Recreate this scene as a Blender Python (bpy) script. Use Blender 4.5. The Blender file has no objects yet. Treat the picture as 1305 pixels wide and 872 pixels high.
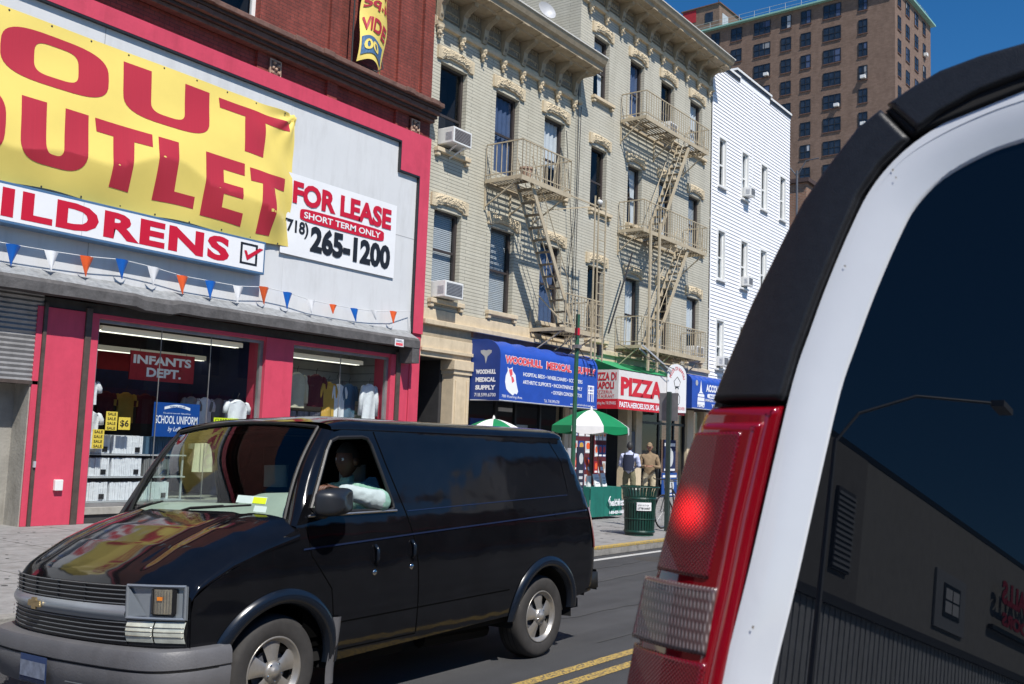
import bpy, bmesh, math, random
from mathutils import Vector, Matrix, noise
from mathutils.geometry import tessellate_polygon
random.seed(7)
R_ = math.radians
scn = bpy.context.scene
col = scn.collection
D = 15.85            # facade plane (Y)
SW = 0.15            # pavement height

# ---------------------------------------------------------------- materials
MATS = {}
def mat(name, rgb, rough=0.6, metal=0.0, var=0.12, scale=6.0, bump=0.0, bscale=60.0, spec=0.5, coat=0.0, emis=None, estr=0.0, stretch=None, dirt=0.0, trans=0.0):
    m = bpy.data.materials.new(name); m.use_nodes = True
    nt = m.node_tree; b = nt.nodes['Principled BSDF']
    b.inputs['Roughness'].default_value = rough
    b.inputs['Metallic'].default_value = metal
    b.inputs['Specular IOR Level'].default_value = spec
    if coat: b.inputs['Coat Weight'].default_value = coat; b.inputs['Coat Roughness'].default_value = 0.03
    if trans: b.inputs['Transmission Weight'].default_value = trans
    tc = nt.nodes.new('ShaderNodeTexCoord')
    vec = tc.outputs['Object']
    if stretch:
        mp = nt.nodes.new('ShaderNodeMapping'); mp.inputs['Scale'].default_value = stretch
        nt.links.new(vec, mp.inputs[0]); vec = mp.outputs[0]
    c = (rgb[0], rgb[1], rgb[2], 1)
    if var > 0:
        n = nt.nodes.new('ShaderNodeTexNoise'); n.inputs['Scale'].default_value = scale; n.inputs['Detail'].default_value = 6; n.inputs['Roughness'].default_value = 0.65
        nt.links.new(vec, n.inputs['Vector'])
        r = nt.nodes.new('ShaderNodeValToRGB')
        r.color_ramp.elements[0].position = 0.3; r.color_ramp.elements[1].position = 0.72
        r.color_ramp.elements[0].color = tuple(x*(1-var) for x in rgb) + (1,)
        r.color_ramp.elements[1].color = tuple(min(1, x*(1+var)) for x in rgb) + (1,)
        nt.links.new(n.outputs['Fac'], r.inputs[0])
        out = r.outputs[0]
        if dirt > 0:
            n2 = nt.nodes.new('ShaderNodeTexNoise'); n2.inputs['Scale'].default_value = 1.3; n2.inputs['Detail'].default_value = 8; n2.inputs['Roughness'].default_value = 0.7
            mp2 = nt.nodes.new('ShaderNodeMapping'); mp2.inputs['Scale'].default_value = (2.6, 2.6, 0.5)
            nt.links.new(tc.outputs['Object'], mp2.inputs[0]); nt.links.new(mp2.outputs[0], n2.inputs['Vector'])
            r2 = nt.nodes.new('ShaderNodeValToRGB'); r2.color_ramp.elements[0].position = 0.5; r2.color_ramp.elements[1].position = 0.75
            r2.color_ramp.elements[0].color = (1, 1, 1, 1); r2.color_ramp.elements[1].color = (1-dirt, 1-dirt*1.05, 1-dirt*1.15, 1)
            nt.links.new(n2.outputs['Fac'], r2.inputs[0])
            mx = nt.nodes.new('ShaderNodeMix'); mx.data_type = 'RGBA'; mx.blend_type = 'MULTIPLY'; mx.inputs[0].default_value = 1
            nt.links.new(out, mx.inputs[6]); nt.links.new(r2.outputs[0], mx.inputs[7]); out = mx.outputs[2]
        nt.links.new(out, b.inputs['Base Color'])
    else:
        b.inputs['Base Color'].default_value = c
    if bump > 0:
        n3 = nt.nodes.new('ShaderNodeTexNoise'); n3.inputs['Scale'].default_value = bscale; n3.inputs['Detail'].default_value = 5
        nt.links.new(vec, n3.inputs['Vector'])
        bp = nt.nodes.new('ShaderNodeBump'); bp.inputs['Strength'].default_value = bump; bp.inputs['Distance'].default_value = 0.02
        nt.links.new(n3.outputs['Fac'], bp.inputs['Height']); nt.links.new(bp.outputs[0], b.inputs['Normal'])
    if emis:
        b.inputs['Emission Color'].default_value = (*emis, 1); b.inputs['Emission Strength'].default_value = estr
    MATS[name] = m
    return m

def brick_mat(name, c1, c2, mortar, w=0.24, h=0.083, msize=0.012, rough=0.75, bump=0.5, dirt=0.15, var=0.15):
    m = bpy.data.materials.new(name); m.use_nodes = True
    nt = m.node_tree; b = nt.nodes['Principled BSDF']; b.inputs['Roughness'].default_value = rough
    L = nt.links.new; N = nt.nodes.new
    tc = N('ShaderNodeTexCoord'); sp = N('ShaderNodeSeparateXYZ'); L(tc.outputs['Object'], sp.inputs[0])
    ad = N('ShaderNodeMath'); ad.operation = 'ADD'; L(sp.outputs[0], ad.inputs[0]); L(sp.outputs[1], ad.inputs[1])
    cb = N('ShaderNodeCombineXYZ'); L(ad.outputs[0], cb.inputs[0]); L(sp.outputs[2], cb.inputs[1])
    br = N('ShaderNodeTexBrick'); L(cb.outputs[0], br.inputs['Vector'])
    br.inputs['Color1'].default_value = (*c1, 1); br.inputs['Color2'].default_value = (*c2, 1); br.inputs['Mortar'].default_value = (*mortar, 1)
    br.inputs['Scale'].default_value = 1.0; br.inputs['Mortar Size'].default_value = msize; br.inputs['Mortar Smooth'].default_value = 0.3
    br.inputs['Brick Width'].default_value = w; br.inputs['Row Height'].default_value = h; br.inputs['Bias'].default_value = 0.0
    n = N('ShaderNodeTexNoise'); n.inputs['Scale'].default_value = 0.9; n.inputs['Detail'].default_value = 9; n.inputs['Roughness'].default_value = 0.7
    mp = N('ShaderNodeMapping'); mp.inputs['Scale'].default_value = (1.5, 1.5, 0.55); L(tc.outputs['Object'], mp.inputs[0]); L(mp.outputs[0], n.inputs['Vector'])
    r = N('ShaderNodeValToRGB'); r.color_ramp.elements[0].position = 0.42; r.color_ramp.elements[1].position = 0.78
    r.color_ramp.elements[0].color = (1, 1, 1, 1); r.color_ramp.elements[1].color = (1-dirt*2.2, 1-dirt*2.3, 1-dirt*2.5, 1); L(n.outputs['Fac'], r.inputs[0])
    n2 = N('ShaderNodeTexNoise'); n2.inputs['Scale'].default_value = 14; n2.inputs['Detail'].default_value = 4; L(tc.outputs['Object'], n2.inputs['Vector'])
    r2 = N('ShaderNodeValToRGB'); r2.color_ramp.elements[0].position = 0.3; r2.color_ramp.elements[1].position = 0.7
    r2.color_ramp.elements[0].color = (1-var,)*3 + (1,); r2.color_ramp.elements[1].color = (1, 1, 1, 1); L(n2.outputs['Fac'], r2.inputs[0])
    m1 = N('ShaderNodeMix'); m1.data_type = 'RGBA'; m1.blend_type = 'MULTIPLY'; m1.inputs[0].default_value = 1; L(br.outputs['Color'], m1.inputs[6]); L(r.outputs[0], m1.inputs[7])
    m2 = N('ShaderNodeMix'); m2.data_type = 'RGBA'; m2.blend_type = 'MULTIPLY'; m2.inputs[0].default_value = 1; L(m1.outputs[2], m2.inputs[6]); L(r2.outputs[0], m2.inputs[7])
    L(m2.outputs[2], b.inputs['Base Color'])
    inv = N('ShaderNodeMath'); inv.operation = 'SUBTRACT'; inv.inputs[0].default_value = 1; L(br.outputs['Fac'], inv.inputs[1])
    bp = N('ShaderNodeBump'); bp.inputs['Strength'].default_value = bump; bp.inputs['Distance'].default_value = 0.02; L(inv.outputs[0], bp.inputs['Height']); L(bp.outputs[0], b.inputs['Normal'])
    MATS[name] = m; return m

def glass_mat(name, tint=(0.9, 0.95, 0.93), ior=1.5, boost=1.0, rough=0.0):
    """thin pane: tinted see-through + fresnel mirror"""
    m = bpy.data.materials.new(name); m.use_nodes = True
    nt = m.node_tree; L = nt.links.new; N = nt.nodes.new
    nt.nodes.remove(nt.nodes['Principled BSDF'])
    o = nt.nodes['Material Output']
    tr = N('ShaderNodeBsdfTransparent'); tr.inputs[0].default_value = (*tint, 1)
    gl = N('ShaderNodeBsdfGlossy'); gl.inputs['Roughness'].default_value = rough; gl.inputs[0].default_value = (1, 1, 1, 1)
    f0 = ((ior-1)/(ior+1))**2; lw = N('ShaderNodeLayerWeight'); lw.inputs[0].default_value = 0.5; pw = N('ShaderNodeMath'); pw.operation = 'POWER'; pw.inputs[1].default_value = 5.0; L(lw.outputs['Facing'], pw.inputs[0]); fr = N('ShaderNodeMath'); fr.operation = 'MULTIPLY_ADD'; fr.inputs[1].default_value = 1-f0; fr.inputs[2].default_value = f0; L(pw.outputs[0], fr.inputs[0])
    mu = N('ShaderNodeMath'); mu.operation = 'MULTIPLY'; mu.inputs[1].default_value = boost; mu.use_clamp = True; L(fr.outputs[0], mu.inputs[0])
    mx = N('ShaderNodeMixShader'); L(mu.outputs[0], mx.inputs[0]); L(tr.outputs[0], mx.inputs[1]); L(gl.outputs[0], mx.inputs[2]); L(mx.outputs[0], o.inputs[0])
    MATS[name] = m; return m

# ---------------------------------------------------------------- objects
ORG = {}
def tag(o, label=None, cat=None, group=None, kind=None):
    if label: o['label'] = label
    if cat: o['category'] = cat
    if group: o['group'] = group
    if kind: o['kind'] = kind
    return o
def empty(name, loc, label, cat, group=None):
    o = bpy.data.objects.new(name, None); col.objects.link(o); o.location = loc; o.empty_display_size = 0.2
    ORG[o.name] = Vector(loc)
    return tag(o, label, cat, group)
def copy_tree(o, parent=None, delta=None):
    c = o.copy(); col.objects.link(c)
    if parent: c.parent = parent
    if delta is not None: c.location = Vector(o.location) + Vector(delta)
    ORG[c.name] = ORG.get(o.name, Vector((0, 0, 0))) + (Vector(delta) if delta is not None else Vector((0, 0, 0)))
    for ch in list(o.children): copy_tree(ch, c)
    return c

class MB:
    def __init__(s): s.v = []; s.f = []; s.m = []; s.mats = []; s.nrm = None
    def mi(s, mat):
        if mat not in s.mats: s.mats.append(mat)
        return s.mats.index(mat)
    def add(s, vs, fs, mat):
        k = len(s.v); i = s.mi(mat)
        s.v += [tuple(p) for p in vs]
        for f in fs: s.f.append(tuple(a+k for a in f)); s.m.append(i)
        if s.nrm is not None: s.nrm += [None]*len(vs)
        return s
    def box(s, x0, x1, y0, y1, z0, z1, mat):
        vs = [(x, y, z) for z in (z0, z1) for y in (y0, y1) for x in (x0, x1)]
        return s.add(vs, [(0, 2, 3, 1), (4, 5, 7, 6), (0, 1, 5, 4), (2, 6, 7, 3), (0, 4, 6, 2), (1, 3, 7, 5)], mat)
    def bar(s, a, b, w, h, mat, up=(0, 0, 1)):
        a = Vector(a); b = Vector(b); d = (b-a)
        if d.length < 1e-6: return s
        d.normalize(); u = Vector(up)
        if abs(d.dot(u)) > 0.98: u = Vector((1, 0, 0))
        r = d.cross(u).normalized(); u = r.cross(d)
        vs = []
        for p in (a, b):
            for i, j in ((-1, -1), (1, -1), (1, 1), (-1, 1)): vs.append(p + r*(i*w/2) + u*(j*h/2))
        return s.add(vs, [(0, 1, 2, 3), (7, 6, 5, 4), (0, 4, 5, 1), (1, 5, 6, 2), (2, 6, 7, 3), (3, 7, 4, 0)], mat)
    def tube(s, pts, rad, mat, n=8, cap=True):
        pts = [Vector(p) for p in pts]; rr = rad if isinstance(rad, (list, tuple)) else [rad]*len(pts)
        vs = []; prev = None
        for i, p in enumerate(pts):
            d = (pts[min(i+1, len(pts)-1)] - pts[max(i-1, 0)]).normalized()
            if prev is None:
                u = Vector((0, 0, 1)) if abs(d.z) < 0.9 else Vector((1, 0, 0))
                r = d.cross(u).normalized()
            else:
                r = (prev - d*prev.dot(d)).normalized()
            prev = r; u = r.cross(d)
            for k in range(n):
                a = 2*math.pi*k/n; vs.append(p + (r*math.cos(a) + u*math.sin(a))*rr[i])
        fs = []
        for i in range(len(pts)-1):
            for k in range(n):
                k2 = (k+1) % n; fs.append((i*n+k, i*n+k2, (i+1)*n+k2, (i+1)*n+k))
        if cap: fs.append(tuple(range(n))); fs.append(tuple(reversed([(len(pts)-1)*n+k for k in range(n)])))
        return s.add(vs, fs, mat)
    def lathe(s, prof, c, axis, mat, n=24, a0=0, a1=2*math.pi, u=None):
        """prof: list (r, h) about axis through c"""
        ax = Vector(axis).normalized(); c = Vector(c)
        if u is None: u = Vector((0, 0, 1)) if abs(ax.z) < 0.9 else Vector((1, 0, 0))
        e1 = ax.cross(u).normalized(); e2 = ax.cross(e1)
        full = abs(a1-a0-2*math.pi) < 1e-6
        m = n if full else n+1; vs = []
        for r, h in prof:
            for k in range(m):
                a = a0+(a1-a0)*k/n; vs.append(c + ax*h + (e1*math.cos(a)+e2*math.sin(a))*r)
        fs = []
        for i in range(len(prof)-1):
            for k in range(n):
                k2 = (k+1) % m; fs.append((i*m+k, i*m+k2, (i+1)*m+k2, (i+1)*m+k))
        return s.add(vs, fs, mat)
    def prism(s, poly, mapf, d0, d1, mat, sides=True, back=True, holes=()):
        """poly 2D, mapf(u,v,d)->3D"""
        loops = [[Vector((p[0], p[1], 0)) for p in poly]] + [[Vector((p[0], p[1], 0)) for p in h] for h in holes]
        tri = tessellate_polygon(loops); flat = [p for l in loops for p in l]
        s.add([mapf(p.x, p.y, d0) for p in flat], tri, mat)
        if back: s.add([mapf(p.x, p.y, d1) for p in flat], tri, mat)
        if sides:
            for l in loops:
                n = len(l); vs = [mapf(p.x, p.y, d0) for p in l]+[mapf(p.x, p.y, d1) for p in l]
                s.add(vs, [(i, (i+1) % n, n+(i+1) % n, n+i) for i in range(n)], mat)
        return s
    def grid(s, fn, nu, nv, mat, normals=False):
        vs = [fn(i/nu, j/nv) for j in range(nv+1) for i in range(nu+1)]
        return s.add(vs, [(j*(nu+1)+i, j*(nu+1)+i+1, (j+1)*(nu+1)+i+1, (j+1)*(nu+1)+i) for j in range(nv) for i in range(nu)], mat)
    def tris2d(s, tri2d, mapf, mat):
        vs, fs = tri2d
        return s.add([mapf(p[0], p[1]) for p in vs], fs, mat)
    def build(s, name, parent=None, smooth=False, angle=None, bevel=0.0, normals=None, **tags):
        me = bpy.data.meshes.new(name)
        o0 = ORG.get(parent.name, Vector((0, 0, 0))) if parent else Vector((0, 0, 0))
        loc = Vector((0, 0, 0))
        if not parent and s.v:
            loc = Vector((sum(p[0] for p in s.v)/len(s.v), sum(p[1] for p in s.v)/len(s.v), min(p[2] for p in s.v)))
            if tags.get('kind') == 'structure': loc = Vector((0, 0, 0))
            o0 = loc
        me.from_pydata([(p[0]-o0.x, p[1]-o0.y, p[2]-o0.z) for p in s.v], [], s.f)
        for m in s.mats: me.materials.append(MATS[m] if isinstance(m, str) else m)
        me.polygons.foreach_set('material_index', s.m)
        bm = bmesh.new(); bm.from_mesh(me)
        bmesh.ops.recalc_face_normals(bm, faces=bm.faces) if normals is None and not tags.pop('keep', False) else None
        bm.to_mesh(me); bm.free()
        if smooth:
            me.polygons.foreach_set('use_smooth', [True]*len(me.polygons))
            if angle: me.set_sharp_from_angle(angle=R_(angle))
        if normals: me.normals_split_custom_set_from_vertices(normals)
        me.update()
        o = bpy.data.objects.new(name, me); col.objects.link(o)
        if parent: o.parent = parent
        else: o.location = loc
        ORG[o.name] = o0.copy()
        tags.pop('keep', None)
        tag(o, tags.get('label'), tags.get('cat'), tags.get('group'), tags.get('kind'))
        if bevel > 0:
            md = o.modifiers.new('bevel', 'BEVEL'); md.width = bevel; md.segments = 2; md.limit_method = 'ANGLE'; md.angle_limit = R_(40)
        return o

# ---------------------------------------------------------------- text as 2D triangles
_tc = {}
def text2d(body, bold=0.0, shear=0.0, spacing=1.0):
    key = (body, bold, shear, spacing)
    if key in _tc: return _tc[key]
    cu = bpy.data.curves.new('t', 'FONT'); cu.body = body; cu.offset = bold; cu.resolution_u = 3; cu.shear = shear; cu.space_character = spacing
    ob = bpy.data.objects.new('t', cu); col.objects.link(ob); bpy.context.view_layer.update()
    me = bpy.data.meshes.new_from_object(ob.evaluated_get(bpy.context.evaluated_depsgraph_get()))
    vs = [(v.co.x, v.co.y) for v in me.vertices]; fs = [tuple(p.vertices) for p in me.polygons]
    bpy.data.objects.remove(ob); bpy.data.curves.remove(cu); bpy.data.meshes.remove(me)
    x0 = min(p[0] for p in vs); x1 = max(p[0] for p in vs); y0 = min(p[1] for p in vs); y1 = max(p[1] for p in vs)
    vs = [((p[0]-x0)/(x1-x0), (p[1]-y0)/(y1-y0)) for p in vs]
    _tc[key] = (vs, fs); return _tc[key]
def put_text(mb, body, x0, x1, z0, z1, y, mat, bold=0.02, shear=0.0, spacing=1.0, mapf=None):
    """text filling the rectangle x0..x1, z0..z1 in plane Y=y (read from -Y side)"""
    vs, fs = text2d(body, bold, shear, spacing)
    if mapf is None: mapf = lambda a, b: (a, y, b)
    mb.add([mapf(x0+(x1-x0)*p[0], z0+(z1-z0)*p[1]) for p in vs], fs, mat)

def catmull(pts, n):
    out = []
    P = [Vector(p) for p in pts]
    for i in range(len(P)-1):
        p0 = P[max(i-1, 0)]; p1 = P[i]; p2 = P[i+1]; p3 = P[min(i+2, len(P)-1)]
        for k in range(n):
            t = k/n
            out.append(0.5*((2*p1)+(p2-p0)*t+(2*p0-5*p1+4*p2-p3)*t*t+(3*p1-p0-3*p2+p3)*t**3))
    out.append(P[-1]); return out
def lerp(a, b, t): return a+(b-a)*t
def interp(xs, ys, x):
    if x <= xs[0]: return ys[0]
    for i in range(len(xs)-1):
        if x <= xs[i+1]: return lerp(ys[i], ys[i+1], (x-xs[i])/(xs[i+1]-xs[i]))
    return ys[-1]
def sstep(a, b, x):
    t = max(0, min(1, (x-a)/(b-a))); return t*t*(3-2*t)

# 2D polygon -> fine mesh on a surface with analytic normals
def surf_panel(outer, holes, step, mapf, mat, name, parent, flip=False, **tags):
    loops = [[Vector((p[0], p[1], 0)) for p in outer]] + [[Vector((p[0], p[1], 0)) for p in h] for h in holes]
    flat = [p for l in loops for p in l]; tri = tessellate_polygon(loops)
    bm = bmesh.new(); vv = [bm.verts.new(p) for p in flat]
    for t in tri:
        try: bm.faces.new([vv[i] for i in t])
        except Exception: pass
    for ax in (0, 1):
        lo = min(p[ax] for p in flat); hi = max(p[ax] for p in flat); st = step[ax]
        k = math.floor(lo/st)+1
        while k*st < hi:
            no = Vector((1, 0, 0)) if ax == 0 else Vector((0, 1, 0))
            bmesh.ops.bisect_plane(bm, geom=bm.verts[:]+bm.edges[:]+bm.faces[:], dist=1e-5, plane_co=no*(k*st), plane_no=no)
            k += 1
    bmesh.ops.remove_doubles(bm, verts=bm.verts, dist=1e-5)
    uv = [(v.co.x, v.co.y) for v in bm.verts]
    bm.verts.index_update(); faces = [tuple(v.index for v in f.verts) for f in bm.faces]; bm.free()
    mb = MB(); pts = [Vector(mapf(*p)) for p in uv]; nr = []
    e = 0.004
    for (a, b), p in zip(uv, pts):
        du = Vector(mapf(a+e, b))-Vector(mapf(a-e, b)); dv = Vector(mapf(a, b+e))-Vector(mapf(a, b-e))
        n = du.cross(dv).normalized(); nr.append(-n if flip else n)
    if faces:
        f = faces[0]; fn = (pts[f[1]]-pts[f[0]]).cross(pts[f[2]]-pts[f[0]])
        fixed = []
        for f in faces:
            fn = (pts[f[1]]-pts[f[0]]).cross(pts[f[2]]-pts[f[0]])
            fixed.append(f if fn.dot(nr[f[0]]) >= 0 else tuple(reversed(f)))
        faces = fixed
    mb.add(pts, faces, mat)
    return mb.build(name, parent, smooth=True, normals=nr, **tags)

CAMR = [[0.5852315, -0.1039285, -0.8041784], [-0.8100398, -0.0301674, -0.5855984], [0.0366004, 0.9941272, -0.1018411]]
SUN_E, SKY_S, SKY_SAT, EXPO = 4.6, 0.092, 1.30, 0.32
# ---------------------------------------------------------------- materials list
brick_mat('beige_brick', (0.545, 0.515, 0.415), (0.58, 0.55, 0.445), (0.25, 0.235, 0.19), w=1.7, h=0.088, msize=0.0085, dirt=0.10, var=0.10)
brick_mat('beige_brick_b', (0.53, 0.505, 0.42), (0.565, 0.54, 0.45), (0.26, 0.245, 0.20), w=1.7, h=0.088, msize=0.008, dirt=0.10, var=0.10)
brick_mat('red_brick', (0.25, 0.05, 0.035), (0.31, 0.065, 0.045), (0.10, 0.035, 0.03), w=0.22, h=0.075, msize=0.006, dirt=0.3, var=0.25)
brick_mat('tower_brick', (0.20, 0.125, 0.088), (0.255, 0.165, 0.12), (0.19, 0.14, 0.11), w=0.45, h=0.15, msize=0.012, dirt=0.14, var=0.25)
brick_mat('brown_brick', (0.24, 0.12, 0.07), (0.30, 0.15, 0.09), (0.3, 0.25, 0.2), w=0.3, h=0.1, msize=0.012)
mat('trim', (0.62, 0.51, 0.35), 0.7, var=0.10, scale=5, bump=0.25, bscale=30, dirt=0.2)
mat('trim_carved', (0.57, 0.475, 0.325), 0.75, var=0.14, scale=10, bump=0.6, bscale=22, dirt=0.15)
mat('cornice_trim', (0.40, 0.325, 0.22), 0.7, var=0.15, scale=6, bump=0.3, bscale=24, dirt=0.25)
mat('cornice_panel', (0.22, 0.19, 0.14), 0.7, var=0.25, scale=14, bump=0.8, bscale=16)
mat('roof_edge_metal', (0.62, 0.6, 0.55), 0.45, var=0.1)
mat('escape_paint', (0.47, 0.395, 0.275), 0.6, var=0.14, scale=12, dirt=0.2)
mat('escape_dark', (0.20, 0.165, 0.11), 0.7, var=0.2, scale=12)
mat('frame_brown', (0.045, 0.035, 0.032), 0.5, var=0.2)
mat('frame_white', (0.75, 0.75, 0.73), 0.5, var=0.05)
mat('frame_black', (0.02, 0.02, 0.022), 0.4, var=0.1)
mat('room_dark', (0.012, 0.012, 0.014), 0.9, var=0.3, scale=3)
mat('blind', (0.40, 0.42, 0.43), 0.6, var=0.05)
mat('curtain', (0.55, 0.57, 0.58), 0.8, var=0.08)
mat('curtain_blue', (0.05, 0.08, 0.16), 0.8, var=0.2)
mat('curtain_green', (0.03, 0.10, 0.08), 0.8, var=0.2)
glass_mat('pane_glass', (0.9, 0.93, 0.95), 1.5, boost=0.7)
glass_mat('shop_glass', (0.90, 0.93, 0.92), 1.50)
glass_mat('far_glass', (0.3, 0.33, 0.36), 1.9)
glass_mat('van_glass', (0.84, 0.92, 0.87), 1.50)
mat('siding', (0.88, 0.88, 0.90), 0.5, var=0.04, scale=2, dirt=0.07)
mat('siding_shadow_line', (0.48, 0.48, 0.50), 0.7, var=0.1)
mat('pink', (0.60, 0.058, 0.105), 0.55, var=0.07, scale=3, bump=0.15, bscale=15, dirt=0.16)
mat('panel_white', (0.64, 0.645, 0.645), 0.55, var=0.04, scale=1.2, dirt=0.13)
mat('panel_seam', (0.32, 0.32, 0.32), 0.8, var=0.1)
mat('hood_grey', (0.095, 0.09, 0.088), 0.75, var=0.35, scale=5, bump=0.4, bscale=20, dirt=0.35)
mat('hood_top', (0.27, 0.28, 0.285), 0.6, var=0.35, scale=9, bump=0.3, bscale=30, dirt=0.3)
mat('hood_under', (0.045, 0.043, 0.042), 0.8, var=0.3)  # hood soffit and the fascia behind it, their shade put into the colour
mat('pipe_brown', (0.075, 0.055, 0.045), 0.6, var=0.3, scale=8)
mat('shutter_metal', (0.28, 0.275, 0.27), 0.45, metal=0.4, var=0.2, scale=4, dirt=0.25)
mat('concrete_wall', (0.30, 0.285, 0.25), 0.85, var=0.2, scale=2.5, bump=0.3, bscale=20, dirt=0.35)
mat('brownstone', (0.16, 0.085, 0.065), 0.75, var=0.25, scale=8, bump=0.4, bscale=18, dirt=0.4)
mat('brownstone_dark', (0.06, 0.035, 0.03), 0.75, var=0.3, scale=8)
mat('tan_stone', (0.42, 0.28, 0.2), 0.75, var=0.25, scale=12, bump=0.8, bscale=18)
mat('banner_yellow', (0.83, 0.65, 0.16), 0.4, var=0.03, scale=2)
mat('banner_red', (0.46, 0.030, 0.048), 0.4, var=0.04, scale=3, stretch=(12, 1, 0.3))
mat('sign_white', (0.80, 0.80, 0.80), 0.4, var=0.02)
mat('sign_red', (0.55, 0.008, 0.03), 0.4, var=0.02)
mat('sign_black', (0.015, 0.015, 0.018), 0.4, var=0.05)
mat('sign_blue_frame', (0.10, 0.2, 0.34), 0.35, metal=0.3, var=0.1)
mat('pennant_blue', (0.01, 0.12, 0.48), 0.35, var=0.1)
mat('pennant_orange', (0.80, 0.12, 0.03), 0.35, var=0.1)
mat('pennant_white', (0.78, 0.78, 0.78), 0.35, var=0.05)
mat('string_white', (0.7, 0.7, 0.68), 0.6, var=0.05)
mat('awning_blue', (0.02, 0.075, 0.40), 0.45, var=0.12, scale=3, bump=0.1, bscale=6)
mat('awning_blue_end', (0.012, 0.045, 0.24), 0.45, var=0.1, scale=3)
mat('awning_green', (0.03, 0.30, 0.12), 0.5, var=0.12, scale=3)
mat('awning_white', (0.72, 0.70, 0.68), 0.5, var=0.05)
mat('awning_red', (0.60, 0.02, 0.035), 0.5, var=0.06)
mat('text_white', (0.85, 0.86, 0.9), 0.5, var=0)
mat('text_pale_red', (0.78, 0.10, 0.12), 0.5, var=0)
mat('skin', (0.35, 0.18, 0.12), 0.5, var=0.08)
mat('skin_dark', (0.12, 0.055, 0.035), 0.5, var=0.08)
mat('ac_white', (0.72, 0.72, 0.70), 0.5, var=0.06, dirt=0.1)
mat('ac_grille', (0.10, 0.105, 0.12), 0.6, var=0.1)
mat('ac_side', (0.42, 0.43, 0.45), 0.5, var=0.1)
mat('interior_wall', (0.30, 0.31, 0.30), 0.8, var=0.08)
mat('interior_dark', (0.03, 0.03, 0.032), 0.8, var=0.2)
mat('interior_red', (0.36, 0.015, 0.025), 0.8, var=0.2)
mat('interior_blue', (0.01, 0.02, 0.08), 0.8, var=0.2)
mat('tube_light', (0.8, 0.8, 0.75), 0.5, var=0, emis=(1.0, 0.97, 0.82), estr=1.3)
mat('light_cover', (0.6, 0.6, 0.55), 0.5, var=0, emis=(1.0, 0.95, 0.75), estr=0.12)
mat('paper_yellow', (0.85, 0.62, 0.08), 0.6, var=0.03)
mat('paper_lime', (0.70, 0.85, 0.02), 0.6, var=0.03)
mat('poster_blue', (0.006, 0.06, 0.28), 0.4, var=0.04)
mat('shirt_white', (0.72, 0.74, 0.78), 0.8, var=0.08, scale=12, bump=0.6, bscale=12)
mat('shirt_cream', (0.55, 0.52, 0.38), 0.8, var=0.1, bump=0.4, bscale=12)
mat('shirt_maroon', (0.10, 0.012, 0.02), 0.8, var=0.1, bump=0.4, bscale=12)
mat('shirt_mustard', (0.55, 0.32, 0.05), 0.8, var=0.1, bump=0.4, bscale=12)
mat('shirt_blue', (0.05, 0.11, 0.18), 0.8, var=0.1, bump=0.4, bscale=12)
mat('shirt_navy', (0.015, 0.02, 0.045), 0.8, var=0.1, bump=0.4, bscale=12)
mat('shirt_grey', (0.18, 0.18, 0.18), 0.8, var=0.1, bump=0.4, bscale=12)
mat('tower_green', (0.24, 0.44, 0.37), 0.5, var=0.1)
mat('tower_window', (0.022, 0.032, 0.05), 0.25, var=0.5, scale=1.2)
mat('sign_back_dim', (0.25, 0.26, 0.27), 0.7, var=0.1)
mat('wire', (0.025, 0.025, 0.025), 0.6, var=0)

# ---------------------------------------------------------------- generic pieces
def wall_holes(mb, x0, x1, z0, z1, holes, y, depth, m, mrev=None):
    xs = sorted(set([x0, x1]+[h[0] for h in holes]+[h[1] for h in holes])); zs = sorted(set([z0, z1]+[h[2] for h in holes]+[h[3] for h in holes]))
    for i in range(len(xs)-1):
        for j in range(len(zs)-1):
            cx = (xs[i]+xs[i+1])/2; cz = (zs[j]+zs[j+1])/2
            if any(h[0] < cx < h[1] and h[2] < cz < h[3] for h in holes): continue
            mb.add([(xs[i], y, zs[j]), (xs[i+1], y, zs[j]), (xs[i+1], y, zs[j+1]), (xs[i], y, zs[j+1])], [(0, 1, 2, 3)], m)
    for a, b, c, d in holes:
        for q in (((a, c), (b, c)), ((b, c), (b, d)), ((b, d), (a, d)), ((a, d), (a, c))):
            (p, r), (s, t) = q
            mb.add([(p, y, r), (s, y, t), (s, y+depth, t), (p, y+depth, r)], [(0, 1, 2, 3)], mrev or m)

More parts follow.
